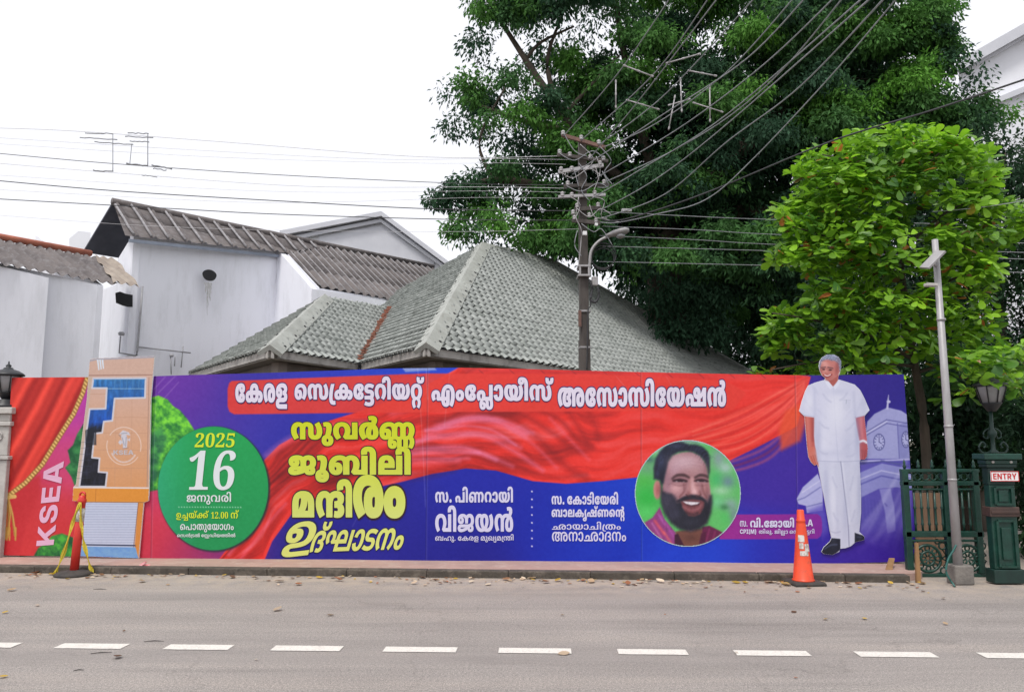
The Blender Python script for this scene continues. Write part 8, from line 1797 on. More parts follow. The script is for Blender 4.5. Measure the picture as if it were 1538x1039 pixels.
rosettes('hanging_leaves', [(1436, 548), (1470, 528), (1510, 516), (1570, 526), (1570, 600), (1520, 582), (1480, 572), (1450, 596)], 80, 8.35, 9.7, at_, 45)
# ================================================================== UTILITY POLE AND WIRES
PY = 13.0
ptop = at(874, 214, PY)
up_ = thing('utility_pole', (at(880, 640, PY).x, PY, 0), 'weathered concrete utility pole crowded with crossarms, insulators and cables', 'utility pole')
pb = Vector((at(879, 640, PY).x, PY, 0.0))
up_.location = pb
mb = MB()
mb.lathe(pb, [(0.100, 0), (0.092, 2.0), (0.086, 3.2)], 4, sq=True, rz=0.1)
mb.lathe(pb + Vector((0, 0, 3.2)), [(0.074, 0), (0.062, ptop.z - 3.2)], 4, sq=True, rz=0.1)
mb.build('post', M['pole'], up_)
def pxl(x, y, Y=PY): return at(x, y, Y)
arms = [((843, 207), (908, 226), 'rust', .045), ((836, 236), (912, 246), 'pole', .04), ((838, 262), (905, 252), 'galv', .045), ((846, 283), (914, 281), 'pole', .04), ((838, 299), (908, 296), 'galv', .035), ((862, 318), (902, 315), 'pole', .05), ((858, 334), (900, 338), 'pole', .05)]
for (a, b, m_, th) in arms:
    p, q = pxl(*a), pxl(*b)
    d = q - p
    R = d.to_track_quat('X', 'Z').to_matrix()
    MB().box((p + q) / 2 + Vector((0, -0.12, 0)), (d.length, 0.06, th * 1.35), M=R).build('crossarm', M[m_], up_)
for (x, y) in ((845, 204), (872, 211), (898, 218), (840, 232), (855, 236), (885, 240), (905, 242), (842, 258), (858, 257), (900, 249), (852, 279), (906, 277), (844, 295), (858, 296), (892, 293), (866, 312), (897, 311), (862, 330), (894, 334), (860, 322), (884, 326)):
    c = pxl(x, y) + Vector((0, -0.13, 0))
    MB().lathe(c, [(0.014, -0.05), (0.036, -0.04), (0.04, -0.02), (0.024, -0.01), (0.037, 0.005), (0.033, 0.03), (0.02, 0.04)], 10).build('insulator', M['insul'], up_)
for q in ([(868, 250), (880, 270), (872, 290), (884, 306)], [(846, 206), (862, 232), (880, 240)], [(894, 240), (900, 262), (890, 292)], [(903, 262), (912, 284), (896, 286)], [(862, 262), (868, 285)], [(893, 255), (898, 276)], [(868, 300), (864, 330), (872, 352), (868, 400)], [(884, 312), (892, 330), (910, 332)], [(840, 236), (862, 246), (888, 232), (906, 244)], [(842, 264), (860, 272), (884, 258), (902, 270)], [(850, 284), (872, 292), (896, 280), (912, 286)], [(866, 318), (884, 330), (900, 318), (916, 326)], [(870, 222), (890, 244), (876, 262)], [(856, 300), (870, 312), (862, 334)], [(888, 300), (906, 306), (902, 330), (930, 338)], [(872, 340), (890, 352), (902, 348), (918, 372)], [(866, 350), (862, 372), (872, 388)], [(900, 226), (916, 246), (906, 264), (918, 282)]):
    MB().tube([pxl(x, y) + Vector((0, -0.16, 0)) for x, y in curve(q, 5)], 0.008, 5).build('jumper_cable', M['wire_grey'] if q[0][1] % 3 else M['insul'], up_)
# brackets, boxes, coil
MB().box(pxl(876, 402) + Vector((0, -0.02, 0)), (0.21, 0.30, 0.03)).box(pxl(876, 416) + Vector((0, -0.02, 0)), (0.21, 0.30, 0.03)).box(pxl(870, 409) + Vector((0, -0.15, 0)), (0.03, 0.03, 0.16)).box(pxl(883, 409) + Vector((0, -0.15, 0)), (0.03, 0.03, 0.16)).build('bracket', M['galv'], up_)
MB().bbox(pxl(892, 425) + Vector((0, -0.14, 0)), (0.10, 0.07, 0.15), 0.3, 0.008).build('junction_box', M['insul'], up_)
MB().bbox(pxl(877, 354) + Vector((0, -0.15, 0)), (0.07, 0.05, 0.07), 0.2, 0.006).build('meter_box', M['sign_white'], up_)
MB().bbox(pxl(894, 341) + Vector((0, -0.15, 0)), (0.05, 0.05, 0.05), 0.2, 0.006).build('meter_box', M['sign_white'], up_)
MB().bbox(pxl(941, 316) + Vector((0, 0, 0)), (0.18, 0.06, 0.05), 0.1, 0.01).build('splice_box', M['insul'], up_)
for k in range(3): MB().ring(pxl(905, 386 + k * 2) + Vector((0, -0.1 + 0.03 * k, 0)), 0.22 - 0.015 * k, 0.008, (0.1, 1, 0.05 * k)).build('cable_coil', M['wire'], up_)
MB().tube([pxl(x, y) + Vector((0, -0.16, 0)) for x, y in curve([(884, 424), (888, 436), (886, 452), (893, 456), (898, 446), (896, 434)], 6)], 0.022, 6).build('cable_loop', M['wire'], up_)
MB().tube([pxl(x, y) + Vector((0, -0.13, 0)) for x, y in curve([(884, 440), (886, 460), (882, 470), (881, 520), (880, 556)], 6)], 0.012, 5).build('jumper_cable', M['wire'], up_)
MB().box(pxl(870, 480) + Vector((0, -0.12, 0)), (0.05, 0.02, 0.28), 0.2).build('old_plate', M['rust'], up_)
MB().lathe(pxl(878, 522), [(0.094, -0.015), (0.094, 0.015)], 4, sq=True, rz=0.1).build('strap', M['galv'], up_)
MB().lathe(pxl(878, 468), [(0.094, -0.015), (0.094, 0.015)], 4, sq=True, rz=0.1).build('strap', M['galv'], up_)
# street lamp clamped to the pole
sl_ = thing('street_lamp', tuple(pxl(884, 400)), 'grey street lamp on a curved arm clamped to the utility pole', 'street lamp')
MB().tube([pxl(x, y) + Vector((0.02, -0.12, 0)) for x, y in curve([(883, 418), (883, 396), (886, 378), (898, 364), (914, 357)], 6)], 0.026, 8).build('arm', M['galv'], sl_)
hd = MB()
h0, h1 = pxl(908, 357) + Vector((0, -0.12, 0)), pxl(943, 350) + Vector((0, -0.22, 0))
hd.lathe(h0, [(0.035, 0), (0.05, 0.05), (0.085, 0.14), (0.105, 0.26), (0.09, 0.36), (0.05, 0.41), (0.01, 0.42)], 12, 0.6, axis=h1 - h0)
hd.build('lamp_head', M['galv'], sl_)
ld = MB().lathe((h0 + h1) / 2 + (h1 - h0) * 0.12 + Vector((0, 0, -0.085)), [(0.02, -0.03), (0.07, -0.01), (0.08, 0.03)], 12)
ld.build('lamp_lens', M['glass_lamp'], sl_)

M['pale_wire'] = mat('bright_conductor', (0.62, 0.62, 0.64), (0.5, 0.5, 0.52), 0.5, 5)
WG = 'overhead wires around the utility pole'
def wire(pts, depth, r, label, m_='wire_grey', cat='cable', name='overhead_wire'):
    """pts: picture points along the wire, depth: its distance at each (number or list)"""
    c = curve(pts, 8)
    ds = depth if isinstance(depth, (list, tuple)) else [depth] * len(pts)
    n = len(c)
    P = []
    for i, (x, y) in enumerate(c):
        t = i / (n - 1) * (len(ds) - 1)
        k = min(int(t), len(ds) - 2)
        P.append(at(x, y, ds[k] + (ds[k + 1] - ds[k]) * (t - k)))
    o = MB().tube(P, r, 5).build(name, M[m_])
    return tag(o, label, cat, WG)
LEFT = [([(-20, 192), (110, 197), (330, 213), (640, 236), (862, 234)], 0.007, 'faint wire from the pole top to the left edge, highest of the left run'),
        ([(-20, 206), (300, 226), (560, 239), (740, 238.5), (858, 240)], 0.0045, 'pale wire running left from the pole just below the highest one'),
        ([(-20, 215), (320, 236), (620, 245), (750, 245), (850, 247)], 0.004, 'pale third wire down running left from the pole head'),
        ([(-20, 229), (170, 246), (420, 263), (700, 276), (850, 278)], 0.009, 'dark wire crossing the white sky just under the floating spacers'),
        ([(-20, 244), (200, 262), (460, 280), (730, 281), (852, 283)], 0.006, 'thin pale wire just beneath the dark one under the spacers'),
        ([(-20, 262), (300, 283), (500, 289), (725, 287), (850, 289)], 0.004, 'thin wire meeting the pole between the third and fourth crossarms on the left'),
        ([(-20, 284), (340, 303), (520, 303), (710, 297), (842, 298)], 0.004, 'wire meeting the lowest left crossarm end of the pole'),
        ([(-20, 270), (175, 287), (420, 302), (650, 314), (866, 317)], 0.012, 'thick dark wire passing just above the ridge of the corrugated roof'),
        ([(-20, 298), (250, 313), (420, 322), (690, 330), (868, 331)], 0.011, 'dark wire touching the corrugated roof peak from the left edge'),
        ([(-20, 322), (200, 338), (420, 346), (690, 348), (870, 344)], 0.004, 'faintest lowest wire on the left in front of the corrugated roof')]
for p, r, lb in LEFT: wire(p, PY - 0.13, r * 0.72, lb, 'wire' if r > 0.008 else 'pale_wire')
RISE = [([(846, 205), (930, 108), (1010, -8)], 'leftmost wire rising steeply from the pole top crossarm'), ([(872, 212), (985, 108), (1068, -8)], 'second wire from the left rising off the top crossarm'), ([(884, 240), (962, 148), (1082, -8)], 'wire rising from the second crossarm through the upper spacer rod'),
        ([(898, 219), (1000, 141), (1138, -8)], 'wire rising from the right end of the top crossarm'), ([(905, 222), (985, 186), (1092, 108), (1197, -8)], 'wire sweeping up beside the right end of the top crossarm'), ([(860, 262), (990, 176), (1122, 88), (1214, -8)], 'wire rising from the third crossarm left end across the pole'),
        ([(895, 268), (1030, 186), (1152, 93), (1258, -8)], 'wire rising to the right from beside the third crossarm'), ([(906, 275), (1010, 227), (1102, 170), (1182, 98), (1270, -8)], 'wire rising to the right from the fourth crossarm end'), ([(886, 300), (960, 256), (1092, 172), (1302, -8)], 'wire rising to the right from the fifth crossarm'),
        ([(900, 317), (990, 266), (1102, 178), (1314, -8)], 'wire rising from the lower black clamp towards the top edge'), ([(904, 328), (1000, 291), (1092, 213), (1204, 128), (1330, -4)], 'lowest wire of the rising fan, leaving the black clamp')]
for p, lb in RISE:
    dep = [PY - 0.13 - (p[0][1] - q[1]) / 210 * 4.5 for q in p]
    wire(p, dep, 0.0085, lb)
wire([(905, 331), (945, 328), (1060, 290), (1250, 212), (1400, 166), (1550, 116)], [12.9, 12.5, 11.6, 10.2, 9.2, 8.4], 0.013, 'thick black cable climbing from the pole across the broad-leaved tree to the right edge', 'wire')
wire([(900, 334), (930, 334), (985, 322), (1060, 300), (1130, 240), (1250, 112), (1350, -6)], [12.9, 12.6, 12.2, 11.6, 11, 9.6, 8.4], 0.009, 'drooping grey cable looping right from the black clamp')
for k, (p, lb) in enumerate((([(905, 318), (1020, 324), (1165, 330), (1560, 340)], 'topmost level wire running right behind the broad-leaved tree'), ([(905, 340), (1040, 345), (1180, 353), (1560, 366)], 'second level wire down running right from the pole'), ([(900, 354), (1040, 360), (1180, 368), (1560, 380)], 'third level wire down running right from the pole'),
                             ([(905, 370), (1160, 377), (1560, 390)], 'fourth level wire running right, just at the street lamp height'), ([(900, 393), (1160, 399), (1560, 410)], 'lowest level wire running right, under the street lamp'))):
    wire(p, PY + 0.15, 0.006, lb)
wire([(1400, 318), (1470, 312), (1550, 300)], 10.0, 0.006, 'short pale wire through the right side of the broad-leaved tree')
SPG = 'plastic rods spreading the overhead wires'
def rod(a, b, label, r=0.0095, dep=None):
    d0 = PY - 0.13 - (210 - a[1]) / 210 * 4.5 if dep is None else dep
    d1 = PY - 0.13 - (210 - b[1]) / 210 * 4.5 if dep is None else dep
    n = 10
    P0, P1 = at(a[0], a[1], d0), at(b[0], b[1], d0)
    mb = MB().tube([P0, P1], r, 6)
    for t in (0.06, 0.5, 0.94): mb.lathe(P0.lerp(P1, t), [(r * 1.5, -0.02), (r * 1.5, 0.02)], 6, axis=P1 - P0)
    return tag(mb.build('wire_spreader', M['insul']), label, 'wire spreader', SPG)
for a, b, lb in (((935.7, 98), (982, 115.5), 'upper left grey spreader rod slanting between two rising wires'), ((1000, 95.5), (1052.7, 80.7), 'grey spreader rod tilted up to the right, highest of all'), ((1032.7, 106), (1077, 114.6), 'grey spreader rod right of the highest one, sloping gently down'),
                 ((940, 150), (991, 165), 'lower left grey spreader rod sloping down to the right'), ((1014, 143), (1004.2, 195.6), 'steep grey spreader rod leaning left in the middle of the fan'), ((1022, 117), (1024, 169), 'upright grey spreader rod beside the steep leaning one'),
                 ((1040, 154), (1086.6, 169), 'lower right grey spreader rod sloping down to the right'), ((1066, 129), (1066.5, 184), 'rightmost upright grey spreader rod in the fan of wires'), ((1003.4, 158.6), (1037, 149), 'short grey spreader rod tilted slightly up, below the middle'), ((925, 120), (925, 163), 'thin upright spreader rod at the left of the fan')):
    rod(a, b, lb)
def sky_spacer(label, segs, dep=12.8):
    mb = MB()
    rr_ = random.Random(len(segs))
    for a, b, r in segs:
        n = 8
        mb.tube([at(a[0] + (b[0] - a[0]) * k / n, a[1] + (b[1] - a[1]) * k / n + rr_.uniform(-0.7, 0.7) * (abs(b[0] - a[0]) > 8), dep) for k in range(n + 1)], r, 5)
    return tag(mb.build('wire_spreader', M['wire_grey']), label, 'wire spreader', SPG)
sky_spacer('left spreader with upright stem hanging on the wires in the white sky', [((128, 200), (170, 201), .010), ((120, 206.5), (176, 210.5), .010), ((142, 213), (200, 218), .010), ((169.5, 201), (169.5, 258), .007), ((140, 256), (170, 258), .012)])
sky_spacer('right spreader with two stems hanging on the wires in the white sky', [((192, 200), (223, 201), .010), ((188, 205), (230, 207.5), .010), ((195, 212), (224, 213.5), .010), ((222, 200), (222, 248), .008), ((198, 216), (195, 246), .006), ((190, 246), (222, 250), .016), ((228, 248), (258, 254), .014), ((230, 253), (250, 256), .010), ((213, 263), (236, 266), .008)])

# ================================================================== RIGHT SIDE: gate, pillar, lamps, light pole
GY = 8.75
def gp(x, y): return at(x, y, GY)
gt = thing('iron_gate', (gp(1425, 870).x, GY, 0), 'dark green cast-iron gate with scrollwork rails beyond the banner end', 'gate')
GI, GD = M['green_iron'], M['green_dark']
x0, x1 = gp(1362, 870).x, gp(1481, 870).x
zt = lambda y: gp(1420, y).z
def hbar(y0, y1, th, name, m_=GI, yo=0.0):
    return MB().bbox(((x0 + x1) / 2, GY + yo, (zt(y0) + zt(y1)) / 2), (x1 - x0, th, abs(zt(y0) - zt(y1))), 0, 0.008).build(name, m_, gt)
hbar(704, 709, 0.06, 'top_rail'); hbar(722, 729, 0.07, 'top_rail'); hbar(733, 736, 0.05, 'top_rail'); hbar(797, 806, 0.07, 'middle_rail'); hbar(810, 813, 0.05, 'middle_rail'); hbar(861, 866, 0.06, 'bottom_rail')
for x in (x0 + 0.04, x1 - 0.05, gp(1424, 800).x):
    MB().bbox((x, GY, (zt(704) + 0.03) / 2), (0.07, 0.07, zt(704) - 0.03), 0, 0.008).build('stile', GI, gt)
for k in range(9):                                            # scroll frieze between the two top rails
    x = x0 + 0.10 + (x1 - x0 - 0.18) * k / 8
    MB().ring((x, GY - 0.005, zt(715.5)), 0.040, 0.009, (0, 1, 0), 14, 5).ring((x + 0.05, GY - 0.005, zt(715.5)), 0.016, 0.008, (0, 1, 0), 10, 5).build('scroll', GI, gt)
for k in range(11):
    x = x0 + 0.06 + (x1 - x0 - 0.11) * k / 10
    mb = MB()
    mb.lathe((x, GY, zt(797)), [(0.012, 0), (0.012, 0.06), (0.020, 0.075), (0.013, 0.09), (0.013, 0.24), (0.022, 0.255), (0.012, 0.27), (0.012, zt(735) - zt(797))], 8)
    mb.build('baluster', GI, gt)
for k in range(6):
    x = x0 + 0.05 + (x1 - x0 - 0.1) * k / 5
    MB().lathe((x, GY, zt(704)), [(0.012, 0), (0.022, 0.03), (0.012, 0.05), (0.016, 0.07), (0.002, 0.11)], 8).build('finial', GI, gt)
zc = zt(838)
for cx in (gp(1393, 840).x, gp(1453, 840).x):
    mb = MB()
    for R, r in ((0.145, 0.016), (0.075, 0.014)): mb.ring((cx, GY - 0.01, zc), R, r, (0, 1, 0), 24, 6)
    for k in range(8):
        a = math.pi * k / 4
        mb.ring((cx + 0.11 * math.cos(a), GY - 0.01, zc + 0.11 * math.sin(a)), 0.026, 0.010, (0, 1, 0), 10, 5)
        mb.tube([(cx + 0.02 * math.cos(a + .4), GY - 0.01, zc + 0.02 * math.sin(a + .4)), (cx + 0.075 * math.cos(a + .4), GY - 0.01, zc + 0.075 * math.sin(a + .4))], 0.010, 5)
    mb.build('rosette', GI, gt)
    for sx_ in (-1, 1):
        for sz in (-1, 1):
            MB().ring((cx + sx_ * 0.175, GY, zc + sz * 0.135), 0.038, 0.010, (0, 1, 0), 12, 5).ring((cx + sx_ * 0.12, GY, zc + sz * 0.18), 0.024, 0.009, (0, 1, 0), 10, 5).tube([(cx + sx_ * 0.17, GY, zc + sz * 0.10), (cx + sx_ * 0.21, GY, zc + sz * 0.03), (cx + sx_ * 0.16, GY, zc)], 0.010, 5).build('scroll', GI, gt)
# boards leaning inside, seen between the bars
for (xa, xb, lb, tl) in ((1374, 1399, 'bare tan board standing behind the left bars of the gate', 0.0), (1404, 1420, 'narrow tan board right of the wider one behind the gate', 0.02), (1423, 1436, 'pale grey board beside the light pole behind the gate', -0.03)):
    a, b = at(xa, 800, 9.5), at(xb, 740, 9.5)
    mb = MB().box(((a.x + b.x) / 2, 9.5, b.z / 2), (b.x - a.x, 0.03, b.z), 0.0, M=Matrix.Rotation(tl, 3, 'Y'))
    tag(mb.build('leaning_board', M['ply'] if xa < 1420 else M['stone']), lb, 'board')
# pillar
PYR = 8.25
def qp(x, y): return at(x, y, PYR)
gpl = thing('gate_pillar', (qp(1510, 870).x, PYR + 0.15, 0), 'green panelled gate pillar with a dark band and ENTRY plate at the right edge', 'pillar')
pillar_x = (qp(1490, 800).x + qp(1533, 800).x) / 2
pw = qp(1533, 800).x - qp(1490, 800).x
zq = lambda y: qp(1500, y).z
pdp = 0.13
yc = PYR + pdp / 2
def pbox(y0, y1, ex, name, m_, b=0.008): return MB().bbox((pillar_x, yc, (zq(y0) + zq(y1)) / 2), (pw + ex, pdp + ex, abs(zq(y0) - zq(y1)) - 0.002), 0, b).build(name, m_, gpl)
pbox(876, 855, 0.03, 'plinth', GD); pbox(855, 728, -0.03, 'shaft', GI); pbox(728, 702, -0.02, 'neck', GD); pbox(702, 697, 0.02, 'neck', GD); pbox(697, 690, 0.03, 'capital', GI); pbox(690, 681, 0.10, 'capital', GI)
pbox(776, 761, 0.012, 'band', M['brown_band'])
MB().bbox((pillar_x, yc - pdp / 2 - 0.012, zq(768.5)), (pw * 0.98, 0.012, 0.03), 0, 0.004).build('band', M['brown_band'], gpl)
for (ya, yb_) in ((851, 782), (757, 732)):
    zc0, zc1 = zq(ya), zq(yb_)
    hw = pw * 0.30
    mb = MB()
    yf = yc - pdp / 2 + 0.015 - 0.012
    for (cx_, cz, w_, h_) in ((pillar_x - hw, (zc0 + zc1) / 2, 0.022, zc1 - zc0), (pillar_x + hw, (zc0 + zc1) / 2, 0.022, zc1 - zc0), (pillar_x, zc0, 2 * hw - 0.024, 0.022), (pillar_x, zc1, 2 * hw - 0.024, 0.022)):
        mb.box((cx_, yf, cz), (w_, 0.026, h_))
    mb.build('panel_moulding', GI, gpl)
    MB().bbox((pillar_x, yf + 0.004, (zc0 + zc1) / 2), (hw * 1.1, 0.02, (zc1 - zc0) * 0.7), 0, 0.006).build('panel_moulding', GI, gpl)
for k in (-1, 1): MB().lathe((pillar_x + k * pw * 0.32, yc - pdp / 2 - 0.02, zq(693.5)), [(0.018, -.008), (0.012, 0.008)], 8, axis=(0, -1, 0)).build('stud', M['stone'], gpl)
# ENTRY plate
sg = thing('entry_sign', tuple(qp(1509, 722)), 'white plate with red ENTRY lettering on the green gate pillar', 'sign')
SY = PYR - 0.03
s0, s1 = at(1489, 722.5, SY), at(1530, 707.5, SY)
MB().bbox(((s0.x + s1.x) / 2, SY + 0.008, (s0.z + s1.z) / 2), (s1.x - s0.x, 0.008, s1.z - s0.z), 0, 0.002).build('plate', M['sign_white'], sg)
fb = MB()
t_ = 0.006
for (a, b, c_, d_) in ((s0.x, s1.x, s0.z, s0.z + t_), (s0.x, s1.x, s1.z - t_, s1.z), (s0.x, s0.x + t_, s0.z + t_, s1.z - t_), (s1.x - t_, s1.x, s0.z + t_, s1.z - t_)):
    fb.box(((a + b) / 2, SY + 0.0015, (c_ + d_) / 2), (b - a, 0.003, d_ - c_))
fb.build('border', M['sign_red'], sg)
items = next(r_[0] for r_ in RUNS if r_[2] == 'E')
lo, hi = run_bounds(items); V, F = run_mesh(items)
mx_, mz_ = (s1.x - s0.x) * 0.08, (s1.z - s0.z) * 0.2
P3 = np.stack([s0.x + mx_ + (V[:, 0] - lo[0]) / (hi[0] - lo[0]) * (s1.x - s0.x - 2 * mx_), np.full(len(V), SY + 0.001), s0.z + mz_ + (V[:, 1] - lo[1]) / (hi[1] - lo[1]) * (s1.z - s0.z - 2 * mz_)], -1)
mesh_np('lettering', P3, F, M['sign_red'], sg, None, False)
# lantern standing on the gate's inner post
def lantern(name, label, c, sc_, ped=True, glassm='glass_lamp', ironm=None):
    """c: point where the lantern body starts; sc_: body height in metres"""
    im = ironm or M['black_iron']
    t = thing(name, tuple(c), label, 'lantern')
    c = Vector(c)
    h = sc_
    MB().lathe(c, [(0.10 * h, 0), (0.14 * h, 0.05 * h), (0.24 * h, 0.20 * h), (0.26 * h, 0.24 * h)], 12).build('base_cup', im, t)
    MB().lathe(c + Vector((0, 0, 0.245 * h)), [(0.25 * h, 0), (0.37 * h, 0.40 * h), (0.37 * h, 0.45 * h)], 8).build('glass', M[glassm], t)
    for k in range(8):
        a = 2 * math.pi * k / 8
        d = Vector((math.cos(a), math.sin(a), 0))
        MB().tube([c + d * 0.262 * h + Vector((0, 0, 0.24 * h)), c + d * 0.385 * h + Vector((0, 0, 0.66 * h)), c + d * 0.385 * h + Vector((0, 0, 0.70 * h))], 0.016 * h, 5).build('rib', im, t)
    MB().lathe(c + Vector((0, 0, 0.70 * h)), [(0.43 * h, 0), (0.45 * h, 0.03 * h), (0.40 * h, 0.08 * h), (0.27 * h, 0.16 * h), (0.14 * h, 0.20 * h), (0.12 * h, 0.24 * h), (0.06 * h, 0.26 * h), (0.08 * h, 0.31 * h), (0.02 * h, 0.36 * h), (0.025 * h, 0.40 * h), (0.004 * h, 0.45 * h)], 16).build('roof', im, t)
    return t
LX = at(1489, 680, 8.5)
lp = lantern('lantern', 'green-black lantern on a scrolled iron bracket above the gate pillar', at(1490, 618, 8.9), 0.42)
zb0, zb1 = at(1490, 682, 8.9).z, at(1490, 618, 8.9).z
xx = at(1490, 650, 8.9).x
mb = MB().lathe((xx, 8.9, zb0), [(0.05, 0), (0.055, 0.03), (0.025, 0.06), (0.022, 0.18), (0.045, 0.21), (0.05, 0.25), (0.022, 0.30), (0.02, (zb1 - zb0))], 10)
mb.build('stem', GD, lp)
for s_ in (-1, 1):
    mb = MB().tube([Vector((xx + s_ * a, 8.9, zb0 + b)) for a, b in curve([(0.03, 0.02), (0.13, 0.02), (0.165, 0.08), (0.12, 0.14), (0.085, 0.10), (0.11, 0.075)], 5)], 0.012, 6)
    mb.tube([Vector((xx + s_ * a, 8.9, zb0 + b)) for a, b in curve([(0.03, 0.30), (0.09, 0.26), (0.10, 0.20), (0.06, 0.18), (0.05, 0.21)], 5)], 0.009, 5)
    mb.build('scroll', GD, lp)
MB().bbox((xx, 8.9, zb0 / 2), (0.10, 0.06, zb0), 0, 0.01).build('post', GD, lp)
# grey light pole with its tilted panel, on a concrete block
LY = 8.02
lb_ = onz(1441, 877, 0)
LY = lb_.y
lpole = thing('solar_light_pole', (lb_.x, LY, 0), 'slim grey pole with a small tilted solar panel and lamp before the green gate', 'lamp post')
top_ = at(1404, 360, LY)
MB().tube([Vector((lb_.x, LY, 0.2)), Vector((lb_.x, LY, 1.6)), Vector((top_.x, LY, top_.z))], [0.047, 0.041, 0.032], 10).build('post', M['galv'], lpole)
MB().bbox((lb_.x + 0.025, LY + 0.02, 0.10), (0.205, 0.17, 0.20), 0.05, 0.015).build('concrete_base', M['concrete'], lpole)
c = at(1401, 390, LY - 0.10)
R = Matrix.Rotation(math.radians(-44), 3, 'Y') @ Matrix.Rotation(math.radians(22), 3, 'X')
MB().box(c, (0.27, 0.13, 0.022), M=R).build('solar_panel', M['galv'], lpole)
MB().bbox(at(1398, 428, LY - 0.08), (0.13, 0.07, 0.035), 0.2, 0.008).build('lamp_head', M['stone'], lpole)
MB().tube([at(1405, 400, LY - 0.02), at(1402, 392, LY - 0.10)], 0.014, 6).build('bracket', M['galv'], lpole)
for y in (480, 640, 720): MB().lathe(Vector((lb_.x, LY, at(1415, y, LY).z)), [(0.046, -0.012), (0.046, 0.012)], 10).build('strap', M['galv'], lpole)
tag(MB().tube([onz(1434, 880, 0.012)] + [at(x, y, LY - 0.05) for x, y in curve([(1428, 872), (1421, 858), (1424, 840), (1432, 826), (1436, 818)], 5)], 0.010, 6).build('garden_hose', M['hose']), 'thin green hose curling beside the concrete block of the grey pole', 'hose')
tag(MB().prism([at(1377, 876, 8.35), at(1384, 876, 8.35), at(1379.5, 815, 8.4), at(1375.5, 815, 8.4)], (0, 0.03, 0)).build('wooden_stake', M['wood']), 'upright brown wooden stake at the right end of the banner', 'stake')
tag(MB().prism([kp(0, 0, 0) * 0 + at(1331, 857, 8.72), at(1340, 857, 8.72), at(1344, 838, 8.95), at(1337, 838, 8.95)], (0, 0.03, 0)).build('wooden_prop', M['wood']), 'short slanted wooden prop under the right part of the banner', 'prop')

# ================================================================== LEFT EDGE: stone pillar with lantern
PL = 9.75
lx = at(4, 700, PL).x
sp_ = thing('stone_pillar', (lx, PL, 0), 'pale stone gate pillar at the left edge half hidden by the banner', 'pillar')
zz_ = lambda y: at(4, y, PL).z
for (ya, yb_, w, nm) in ((840, 690, 0.28, 'shaft'), (690, 684, 0.33, 'moulding'), (684, 640, 0.25, 'shaft'), (640, 633, 0.31, 'moulding'), (633, 622, 0.25, 'shaft'), (622, 612, 0.34, 'capital')):
    MB().bbox((lx, PL, (zz_(ya) + zz_(yb_)) / 2), (w, w, abs(zz_(ya) - zz_(yb_)) - 0.002), 0, 0.012).build(nm, M['stone'], sp_)
MB().ring((lx, PL - 0.13, zz_(655)), 0.05, 0.012, (0, 1, 0), 14, 5).build('carved_ring', M['stone'], sp_)
ll = lantern('lantern', 'black iron lantern with grey glass on the pale pillar at the left edge', at(9, 600, PL), 0.43)
MB().lathe(Vector((at(9, 600, PL).x, PL, zz_(612))), [(0.17, 0), (0.17, 0.03), (0.12, 0.05), (0.12, at(9, 600, PL).z - zz_(612))], 12).build('pedestal', M['black_iron'], ll)

# ================================================================== CONES AND SMALL THINGS
cb_ = onz(1207, 876.5, 0)
cn = thing('traffic_cone', (cb_.x, cb_.y, 0), 'orange traffic cone with worn white stickers on a black base at the kerb', 'traffic cone')
MB().lathe(cb_, [(0.165, 0), (0.168, 0.02), (0.155, 0.038)], 4, sq=True, rz=0.12).build('base', M['rubber'], cn)
MB().lathe(cb_ + Vector((0, 0, 0.038)), [(0.118, 0), (0.112, 0.012), (0.104, 0.02), (0.075, 0.31), (0.048, 0.58), (0.044, 0.60), (0.047, 0.605), (0.047, 0.625), (0.040, 0.632), (0.036, 0.72), (0.030, 0.728)], 24).build('body', M['orange'], cn)
def sticker(z0, z1, a0, a1, m_):
    vs, fs = [], []
    rr_ = lambda z: 0.104 + (0.075 - 0.104) * (z - 0.02) / 0.29 if z < 0.31 else 0.075 + (0.048 - 0.075) * (z - 0.31) / 0.27
    for i in range(7):
        for j in range(2):
            a = a0 + (a1 - a0) * i / 6; zz2 = z0 if j == 0 else z1
            r = rr_(zz2) + 0.003
            vs.append(cb_ + Vector((r * math.cos(a), r * math.sin(a), 0.038 + zz2)))
    for i in range(6): fs.append((2 * i, 2 * i + 2, 2 * i + 3, 2 * i + 1))
    MB().add(vs, fs, True).build('sticker', m_, cn)
sticker(0.40, 0.47, -2.5, -1.5, M['white_tape']); sticker(0.30, 0.38, -1.55, -0.8, M['white_tape']); sticker(0.26, 0.31, -2.2, -1.1, M['white_tape']); sticker(0.33, 0.39, -2.3, -1.7, M['white_tape'])
# delineator post at the left with yellow tape
db = onz(111, 863.5, 0)
dl = thing('delineator_post', (db.x, db.y, 0), 'leaning red and white delineator post on a round black base at the left kerb', 'delineator')
MB().lathe(db, [(0.20, 0), (0.205, 0.02), (0.17, 0.04), (0.08, 0.055), (0.06, 0.06)], 20).build('base', M['rubber'], dl)
dt = at(124, 744, db.y)
ax = (dt - (db + Vector((0, 0, 0.05)))); Ld = ax.length
b0_ = db + Vector((0, 0, 0.05))
MB().lathe(b0_, [(0.047, 0), (0.046, Ld * 0.62), (0.042, Ld * 0.63), (0.042, Ld * 0.9), (0.048, Ld * 0.905), (0.048, Ld * 0.94), (0.035, Ld * 0.98), (0.03, Ld)], 14, axis=ax).build('tube', M['red_plastic'], dl)
MB().lathe(b0_ + ax * 0.655, [(0.0445, 0), (0.0445, Ld * 0.18)], 14, axis=ax).build('white_sleeve', M['white_tape'], dl)
MB().ring(dt + Vector((0, 0, 0.0)), 0.04, 0.012, (0.3, 1, 0), 12, 6).build('handle', M['red_plastic'], dl)
